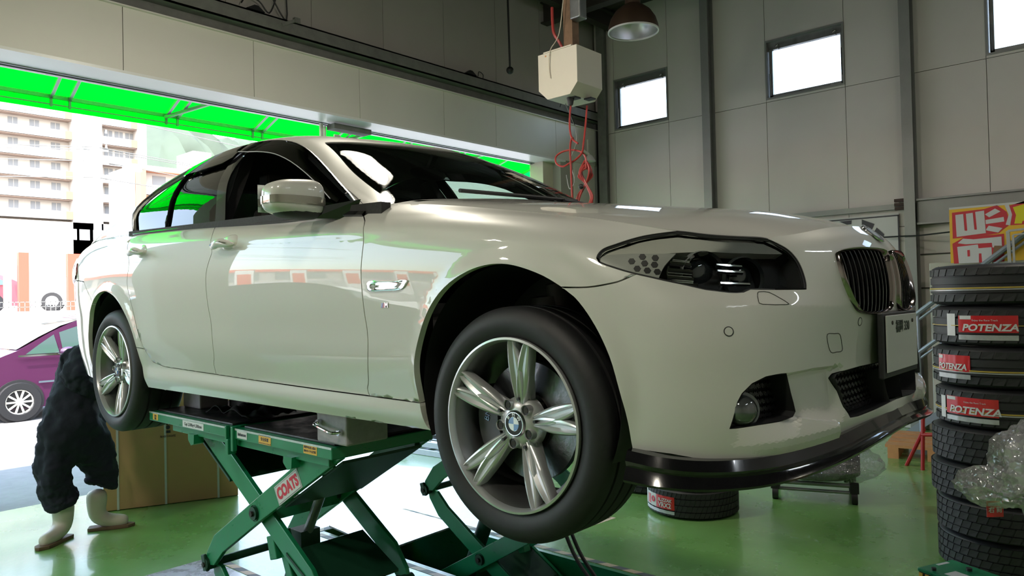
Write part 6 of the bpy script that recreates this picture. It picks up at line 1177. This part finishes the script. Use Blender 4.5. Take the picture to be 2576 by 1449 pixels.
for (hx0, hy, hz, d) in ((.02, .28, .96, (0, 1, .05)), (-.22, .44, 1.0, (.3, 1, .1))):
    P0 = Vector((hx0, hy, hz)); D = Vector(d).normalized(); S_ = D.cross(Vector((0, 0, 1))).normalized(); V = [tuple(P0), tuple(P0 + D * .05), tuple(P0 + D * .085)]; E_ = [(0, 1), (1, 2)]; Rr = [.026, (.038, .020), (.036, .016)]
    for k in range(4):
        b_ = P0 + D * .09 + S_ * (-.028 + .019 * k); L_ = (.060, .070, .066, .052)[k]; i = len(V); V += [tuple(b_), tuple(b_ + D * L_ * .5 - Vector((0, 0, .008))), tuple(b_ + D * L_ - Vector((0, 0, .028)))]; E_ += [(2, i), (i, i + 1), (i + 1, i + 2)]; Rr += [.0095, .009, .0078]
    i = len(V); V += [tuple(P0 + D * .035 - S_ * .038 - Vector((0, 0, .01))), tuple(P0 + D * .07 - S_ * .052 - Vector((0, 0, .022)))]; E_ += [(1, i), (i, i + 1)]; Rr += [.011, .009]; skin('hand', V, E_, Rr, M_skin, PE, 1)
# ================================================================ OUTDOORS
M_asph = mat('asphalt', (.21, .205, .21), .85, var=.25, vscale=8, bump=.25, bscale=140)
M_pale = mat('pale_concrete', (.45, .43, .41), .8, var=.08)
gm = MB()
gm.add([(XO, -60, 0), (-9.5, -60, -.22), (-9.5, 60, -.22), (XO, 60, 0)], [(0, 1, 2, 3)]).add([(-9.5, -60, -.22), (-19, -60, -.22), (-19, 60, -.22), (-9.5, 60, -.22)], [(0, 1, 2, 3)])
struct(gm.build('ground_road', M_asph, smooth=0, fix=False))
struct(MB().box((-9.95, -40, -.23), (-9.80, 40, -.212)).build('ground_line', M_pale, smooth=0))
struct(MB().box((-220, -140, -2), (-19, 200, 1.50)).build('ground_terrace', M_pale, smooth=0))
struct(MB().box((XO - .0, -60, -2), (60, -7.6, -.02)).build('ground_side', M_asph, smooth=0))
# awning
AW = thing('awning', 'bright green fabric awning on a steel frame outside the shutter door', 'awning', (-5.4, 2.9, 3.5))
M_cloth = bpy.data.materials.new('awning_green'); M_cloth.use_nodes = True; n = M_cloth.node_tree.nodes; l = M_cloth.node_tree.links; n.clear()
o_ = n.new('ShaderNodeOutputMaterial'); d_ = n.new('ShaderNodeBsdfDiffuse'); t_ = n.new('ShaderNodeBsdfTranslucent'); mx_ = n.new('ShaderNodeMixShader'); d_.inputs[0].default_value = (.0, .55, .09, 1); t_.inputs[0].default_value = (.0, .98, .10, 1); mx_.inputs[0].default_value = .75
l.new(d_.outputs[0], mx_.inputs[1]); l.new(t_.outputs[0], mx_.inputs[2]); l.new(mx_.outputs[0], o_.inputs[0])
c = MB()
c.hexa([(-.02, -10.5, .34), (-1.12, -10.5, .09), (-1.12, 3.78, .09), (-.02, 3.78, .34), (-.02, -10.5, .345), (-1.12, -10.5, .095), (-1.12, 3.78, .095), (-.02, 3.78, .345)])
c.build('canopy', M_cloth, AW, smooth=0)
v = MB()
for i in range(68):
    y0 = -10.5 + i * .21; v.hexa([(-1.125, y0, -.045), (-1.12, y0, -.045), (-1.12, y0 + .21, -.045), (-1.125, y0 + .21, -.045), (-1.125, y0, .09), (-1.12, y0, .09), (-1.12, y0 + .21, .09), (-1.125, y0 + .21, .09)])
v.build('valance', M_cloth, AW, smooth=0)
MB().add([(-.02, 3.78, .34), (-1.12, 3.78, .09), (-1.12, 3.78, -.045), (-.9, 3.78, -.04), (-.02, 3.78, .1)], [(0, 1, 2, 3, 4)]).build('end_valance', M_cloth, AW, smooth=0)
MB().bar((-1.10, -10.5, .075), (-1.10, 3.76, .075), .035, .035).bar((-.03, -10.5, .32), (-.03, 3.76, .32), .035, .035).bar((-1.10, -10.5, .0), (-1.10, 3.76, .0), .012, .012).build('frame_rail', M_steel, AW, smooth=0)
for y in (-9.5, -7.5, -5.6, -4.0, -3.06, -2.90, -1.98, -1.86, -.99, -.87, .05, .17, 1.0, 1.12, 2.0, 2.12, 3.0, 3.74):
    MB().bar((-.03, y - .12, .31), (-1.10, y, .07), .03, .03).bar((-1.10, y, .07), (-1.10, y, -.02), .022, .022).build('frame_rafter', M_steel, AW, smooth=0)
for y in (-4.0, -2.0, .05, 2.1): MB().bar((-.06, y + .55, .26), (-1.08, y + .0, .05), .032, .032).build('frame_brace', M_steel, AW, smooth=0)
ck = MB()
for i in range(90): ck.sphere((-1.128, -8 + i * .13, .015), .007, 6, 4)
stuff(ck.build('eyelets', M_soff, AW))
PB = thing('side_post', 'thin brown post at the far left edge outside the door', 'post', (-5.62, -1.02, -.02)); MB().box((-.04, -.05, 0), (.04, .09, 2.75)).box((-.05, -.06, 2.1), (.05, .11, 2.6)).build('post', mat('brown_post', (.09, .03, .02), .6), PB, smooth=0)
# ---------------------------------------------------------------- apartment block far off
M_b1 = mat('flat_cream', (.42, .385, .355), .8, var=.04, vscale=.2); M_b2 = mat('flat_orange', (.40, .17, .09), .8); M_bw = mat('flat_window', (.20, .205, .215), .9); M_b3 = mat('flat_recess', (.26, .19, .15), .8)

BX = -115.
AB = thing('apartment_building', 'tall cream apartment block with stacked orange-sided balconies, left of the car', 'building', (BX, 34, 1.5))
def bl(y, z): return (y - 34, z - 1.5)
def bbox(name, x0, x1, y0, y1, z0, z1, m, par): return MB().box((x0, y0 - 34, z0 - 1.5), (x1, y1 - 34, z1 - 1.5)).build(name, m, par, smooth=0)
bbox('wall_block', -14, -1.6, 12, 44, 1.5, 33.5, M_b1, AB)
for a, c in ((12, 20.5), (33.9, 37.9), (42.8, 44.2)): bbox('wall_pier', -1.6, 0, a, c, 1.5, 33.6, M_b1, AB)
bbox('wall_base', -1.6, 0, 12, 44.2, 1.5, 13.9, M_b1, AB)
z0 = 13.9
for fl in range(7):
    z = 14.25 + fl * 2.86
    for a, c in ((20.5, 33.9), (37.9, 42.8)):
        par = bbox('balcony', -1.6, .15, a, c - .05, z, z + 1.15, M_b1, AB)
        bbox('balcony_side', -1.6, .22, c - .9, c - .02, z + .02, z + 1.13, M_b2, par)
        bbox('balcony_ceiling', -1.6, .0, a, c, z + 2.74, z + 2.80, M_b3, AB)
        for k in range(3 if c > 40 else 5):
            yy = a + .8 + k * (1.5 if c > 40 else 2.6)
            wn = bbox('flat_window', -1.66, -1.55, yy, yy + 1.15, z + 1.1, z + 2.45, M_bw, AB)
            bbox('curtain_pane', -1.56, -1.52, yy + .55, yy + .62, z + 1.1, z + 2.45, M_b1, wn)
    bbox('flat_window', -.1, .03, 35.2, 36.3, z + 1.1, z + 2.3, mat('flat_window_pale', (.25, .26, .28), .4), AB)
    bbox('flat_window', -.1, .03, 17.2, 19.2, z + 1.1, z + 2.3, mat('flat_window_pale'), AB)
for y in (31.3, 33.0, 34.7, 36.5, 38.4): bbox('ground_window', -.1, .05, y, y + 1.35, 11.4, 12.95, mat('flat_window_grey', (.30, .31, .31), .9), AB)
LB = thing('apartment_wing', 'lower cream wing with orange balconies right of the tall block', 'building', (-90, 40, 1.5))
MB().box((-10, -6.6, 0), (-1.5, 8.6, 17.4)).build('wall_block', M_b1, LB, smooth=0)
for fl in range(5):
    z = 1.2 + fl * 3.1; bx = MB().box((-1.5, -6.0, z), (.1, 8.6, z + 1.2)).build('balcony', M_b1, LB, smooth=0); MB().box((-1.5, -6.05, z + 2.9), (0, 8.6, z + 3.0)).build('balcony_ceiling', M_b2, LB, smooth=0)
    for k in range(4): MB().box((-1.56, -4.6 + k * 3.0, z + 1.2), (-1.46, -3.0 + k * 3.0, z + 2.6)).build('flat_window', M_bw, LB, smooth=0)
    MB().box((-1.6, -6.6, z), (.15, -6.0, z + 3.1)).build('balcony_side', M_b2, LB, smooth=0)
MB().box((-4, 10, 0), (10, 30, 12.5)).build('low_block', M_b1, LB, smooth=0)
# wooded hills
M_hill = mat('wooded_hill', (.055, .075, .055), .95, var=.35, vscale=.05)
for nm, x, P, lab in (('hill', -300, [(60, 60), (100, 72), (117, 73), (123, 72), (128, 70.5), (136, 65), (141, 60), (160, 50), (200, 20)], 'dark wooded hill right behind the apartment block'), ('hill', -330, [(120, 50), (145, 69), (152, 74), (162, 77), (172, 77), (186, 73), (220, 72), (280, 75), (330, 78), (380, 79), (430, 84), (480, 78), (560, 50)], 'long low wooded ridge behind the car roof')):
    Q = cr(P, 5); mb = MB(); N = len(Q)
    def hf(u, v, Q=Q, x=x):
        q = Q[min(int(round(u * (len(Q) - 1))), len(Q) - 1)]; j = math.sin(q[0] * 1.7 + v * 9) * 1.1 + math.sin(q[0] * .63 + v * 5) * 1.4
        hgt = (q[1] + (j if v < 1 else 0)) * (1 - (1 - v) ** 2.2 * 1.0) ; return (x + (1 - v) * 90 + j * 2, q[0], max(hgt, 0))
    mb.grid(hf, N - 1, 10); tag(mb.build(nm, M_hill, smooth=60), lab, 'hill')
HV = thing('hillside_houses', 'long grey hillside building on the slope behind the roofline', 'building', (-196, 103, 38)); MB().box((-6, -9, -2), (4, 6, 2.6)).build('wall_block', mat('far_grey', (.45, .42, .40), .8), HV, smooth=0); MB().box((-7, -10, 2.6), (5, 7, 3.6)).build('roof', M_pale, HV, smooth=0); MB().box((-6, -16, 1.0), (4, -11, 5)).build('wall_block', M_b1, HV, smooth=0)
# utility pole and wires
UP = thing('utility_pole', 'concrete utility pole with insulators and a transformer line', 'pole', (-30, 8.2, 1.5))
M_pole = mat('pole_grey', (.42, .41, .40), .8)
MB().cyl((0, .05, 0), (0, -.03, 9.5), .16, .11, 12).build('pole', M_pole, UP)
for z in (5.1, 5.8, 6.3, 7.6): MB().bar((0, -.45, z), (0, .45, z), .07, .07).build('cross_arm', M_steel, UP, smooth=0)
for z in (5.2, 5.9, 6.4, 7.0, 7.7):
    for y in (-.38, .0, .38): MB().cyl((0, y, z), (0, y, z + .14), .045, .03, 8).build('insulator', M_soff, UP)
MB().box((-.1, 1.0, 5.6), (.1, 1.7, 5.9)).bar((0, .1, 5.75), (0, 1.0, 5.75), .03, .03).build('cable_box', M_steel, UP, smooth=0)
WR = MB()
for z, dz in ((6.3, 1.6), (6.4, 1.2), (5.85, .4), (5.2, .1), (7.7, 1.0)):
    for side, yy in ((-1, -30), (1, 60)):
        P = [(0 + (0 if side < 0 else -10) * t, yy * t, z + dz * (t if side > 0 else -t * .3) - 1.6 * t * (1 - t) * 2) for t in np.linspace(0, 1, 9)]; WR.tube(P, .018, 5)
WR.build('wires', M_beam, UP)
# signal mast and terrace things
M_red = mat('red_post', (.62, .06, .03), .5); M_yel = mat('pale_yellow', (.85, .72, .40), .5)
def mast(loc, w, h, m, lab, cat='post'):
    T = thing('sign_post', lab, cat, loc); MB().box((-.1, -w / 2, 0), (.1, w / 2, h)).build('post', m, T, smooth=0); return T
mast((-24, 5.50, 1.5), .42, 1.75, M_red, 'faded red post just left of the car tail')
mast((-24, 4.12, 1.5), .26, 1.75, M_red, 'red post left of the parked white van')
mast((-24, 3.35, 1.5), .2, 1.7, M_yel, 'leftmost pale yellow post by the parking lot')
mast((-24, 3.72, 1.5), .16, 1.6, M_yel, 'pale yellow post beside the red one')
FN = thing('parking_fence', 'low wire fence in front of the parked white van', 'fence', (-23, 3.4, 1.5))
for k in range(28): MB().box((-.01, -1.2 + k * .13, 0), (.01, -1.185 + k * .13, .28)).build('fence_wire', M_beam, FN, smooth=0)
MB().box((-.01, -1.2, .26), (.01, 2.4, .28)).box((-.01, -1.2, .12), (.01, 2.4, .135)).build('fence_rail', M_beam, FN, smooth=0)
def simple_car(name, loc, rz, prof, win, Wd, body, lab, wheels=(.75, -1.9), wr=.31, screen=None, wheel_m=None):
    """a street car built from its side profile: body shell with rounded shoulders, glass, wheels, lamps"""
    T = thing(name, lab, 'car', loc, rz)
    P = [tuple(p) for p in cr(prof, 4, True)]; b = MB(); n_ = len(P); zt = max(p[1] for p in P)
    def sec(y, k):  # outline narrowed with height
        return [(p[0] * (1 - .01 * k), y * (1 - max(0, (p[1] - .85)) * .28), p[1]) for p in P]
    rings = [sec(-Wd, 1), sec(-Wd * .96, 0), sec(Wd * .96, 0), sec(Wd, 1)]; vs = []
    for r_ in rings: vs += r_
    fs = [(k * n_ + i, k * n_ + (i + 1) % n_, (k + 1) * n_ + (i + 1) % n_, (k + 1) * n_ + i) for k in range(3) for i in range(n_)]
    b.add(vs, fs + [tuple(range(n_)), tuple(range(3 * n_, 4 * n_))]).build('body', body, T, smooth=40)
    for sy in (-1, 1):
        for k, wv in enumerate(win):
            vs = [(x, sy * (Wd * (1 - max(0, (z - .85)) * .28) + .004), z) for x, z in wv]; vs2 = [(v_[0], v_[1] - sy * .02, v_[2]) for v_ in vs]; m_ = len(vs)
            MB().add(vs + vs2, [tuple(range(m_)), tuple(range(m_, 2 * m_))[::-1]] + [(i, (i + 1) % m_, m_ + (i + 1) % m_, m_ + i) for i in range(m_)]).build('side_window', mat('car_glass_dark', (.05, .08, .075), .08, 0, .8), T, smooth=0)
    if screen:
        k_ = lambda z: (1 - max(0, (z - .85)) * .28) * Wd * .93; vs = [(x + .012, sy * k_(z), z + .014) for x, z in screen for sy in (-1, 1)]
        MB().add(vs, [(2 * i, 2 * i + 2, 2 * i + 3, 2 * i + 1) for i in range(len(screen) - 1)]).build('windscreen', mat('car_screen', (.10, .13, .13), .05, 0, 1), T, smooth=60)
    for x in wheels:
        for sy in (-1, 1):
            MB().lathe([(wr * 1.13, -.16), (wr * 1.13, .012)] + [(0, .012)], (x, sy * Wd * .985 - (0 if sy > 0 else 0), wr), 'y', 28).build('wheel_arch', M_trimb, T)
            wl = MB().lathe([(wr * .62, -.1), (wr * .97, -.1), (wr, -.07), (wr, .02), (wr * .96, .045), (wr * .66, .045), (wr * .62, .03)], (x, sy * (Wd - .0), wr), 'y', 30).build('tyre', M_rubber, T)
            r_ = MB().lathe([(wr * .62, .03), (wr * .58, .02), (wr * .55, -.03), (0, -.03)], (x, sy * Wd, wr), 'y', 30)
            for s_ in range(10):
                a = 2 * math.pi * s_ / 10; r_.bar((x + math.cos(a) * wr * .1, sy * (Wd + .025), wr + math.sin(a) * wr * .1), (x + math.cos(a) * wr * .58, sy * (Wd + .03), wr + math.sin(a) * wr * .58), .028, .02, (0, 1, 0))
            r_.cyl((x, sy * Wd, wr), (x, sy * (Wd + .045), wr), wr * .16).build('wheel_rim', wheel_m or M_alu, wl)
    return T
# street cars: local x = forwards
PROF_mpv = [(-3.0, .30), (-3.05, .9), (-2.95, 1.35), (-2.7, 1.62), (-1.6, 1.70), (-.5, 1.66), (.12, 1.47), (.70, 1.16), (1.05, 1.02), (1.40, .85), (1.56, .60), (1.54, .30), (1.35, .20), (0.5, .20), (-1.5, .20), (-2.9, .22)]
WIN_mpv = [[(.68, 1.05), (.48, 1.20), (.26, 1.35), (.20, 1.05)], [(.14, 1.05), (.18, 1.38), (-.25, 1.52), (-.85, 1.57), (-.85, 1.05)], [(-.95, 1.05), (-.95, 1.57), (-1.9, 1.56), (-1.9, 1.05)]]
M_purple = mat('purple_paint', (.06, .012, .045), .3, .1, 1, .03)
PC = simple_car('parked_car', (-13.05, 1.78, -.22), math.radians(-90), PROF_mpv, WIN_mpv, .85, M_purple, 'purple compact car parked on the road behind the worker', wheels=(.79, -1.75), wr=.31, screen=[(.78, 1.12), (.45, 1.31), (.12, 1.475), (-.2, 1.58)], wheel_m=mat('pale_rim', (.70, .68, .62), .35, .3))
MB().sphere((0.12, .98, 1.08), .1, 14, 8, (1.2, .9, .7)).build('door_mirror', mat('purple_dark', (.06, .02, .06), .3, 0, 1), PC); MB().bar((.80, .868, 1.03), (-1.9, .868, 1.03), .012, .03).build('belt_trim', M_chrome, PC)
MB().bar((.52, .862, .60), (.30, .862, .60), .012, .03).build('side_trim', M_chrome, PC)
PROF_sed = [(-3.6, .35), (-3.7, .75), (-3.6, 1.0), (-2.9, 1.06), (-2.1, 1.40), (-1.2, 1.46), (-.4, 1.36), (.35, 1.0), (1.1, .92), (1.55, .75), (1.6, .40), (1.4, .2), (-3.3, .22)]
WIN_sed = [[(.25, .96), (-.35, 1.28), (-.9, 1.38), (-.9, .96)], [(-1.0, .96), (-1.0, 1.39), (-1.9, 1.36), (-2.5, 1.0)]]
M_wcar = mat('white_car_paint', (.80, .80, .79), .3, 0, 1, .03)
PROF_van = [(-2.7, .3), (-2.8, 1.0), (-2.7, 1.85), (-1.5, 1.92), (.1, 1.85), (.9, 1.25), (1.35, 1.05), (1.5, .6), (1.4, .22), (-2.5, .22)]
WIN_van = [[(.85, 1.15), (.15, 1.68), (-.05, 1.70), (-.05, 1.15)], [(-.45, 1.2), (-.45, 1.68), (-1.5, 1.70), (-1.5, 1.2)]]
simple_car('parked_car', (-27.2, 6.6, 1.5), math.radians(-108), PROF_van, WIN_van, .82, M_wcar, 'small white van in the raised parking lot left of the red post')
simple_car('parked_car', (-31.6, 3.0, 1.5), math.radians(-85), PROF_sed, WIN_sed, .85, mat('red_car_paint', (.45, .04, .05), .3, 0, 1), 'red car at the left edge of the raised parking lot')
simple_car('parked_car', (-12.6, -9.6, -.22), math.radians(-90), PROF_sed, WIN_sed, .85, M_wcar, 'white sedan on the road mirrored in the front door of the lifted car')
simple_car('parked_car', (-11.9, -16.0, -.22), math.radians(-90), PROF_van, WIN_van, .85, M_wcar, 'white van on the road beyond the mirrored sedan')
simple_car('parked_car', (-8.2, -5.6, -.12), math.radians(-84), PROF_mpv, WIN_mpv, .85, mat('dark_car_paint', (.04, .05, .07), .25, 0, 1), 'dark compact car just outside the second door bay')
SB = thing('shop_building', 'long low shop with red fascia across the road, mirrored in the car doors', 'building', (-30, -22, 1.5))
MB().box((-8, -16, 0), (0, 16, 2.4)).build('wall_block', M_b1, SB, smooth=0); MB().box((-.1, -16, 1.9), (.5, 16, 2.5)).build('fascia', M_red, SB, smooth=0)
for k in range(8): MB().box((-.02, -15 + k * 4, .3), (.06, -12 + k * 4, 1.7)).build('shop_window', M_bw, SB, smooth=0)
for k in range(7): 
    B_ = thing('banner_flag', 'white and red roadside banner in the row mirrored in the car door', 'banner', (-17.6, -8.0 - k * 1.9, 0), 0, 'banners along the road')
    MB().cyl((0, 0, -.3), (0, 0, 3.0), .015, n=6).build('pole', M_steel, B_); MB().box((-.01, .02, .9), (.01, .62, 2.9)).build('cloth', M_white, B_, smooth=0); MB().box((.011, .10, 1.2), (.014, .54, 2.4)).build('print', M_red, B_, smooth=0)
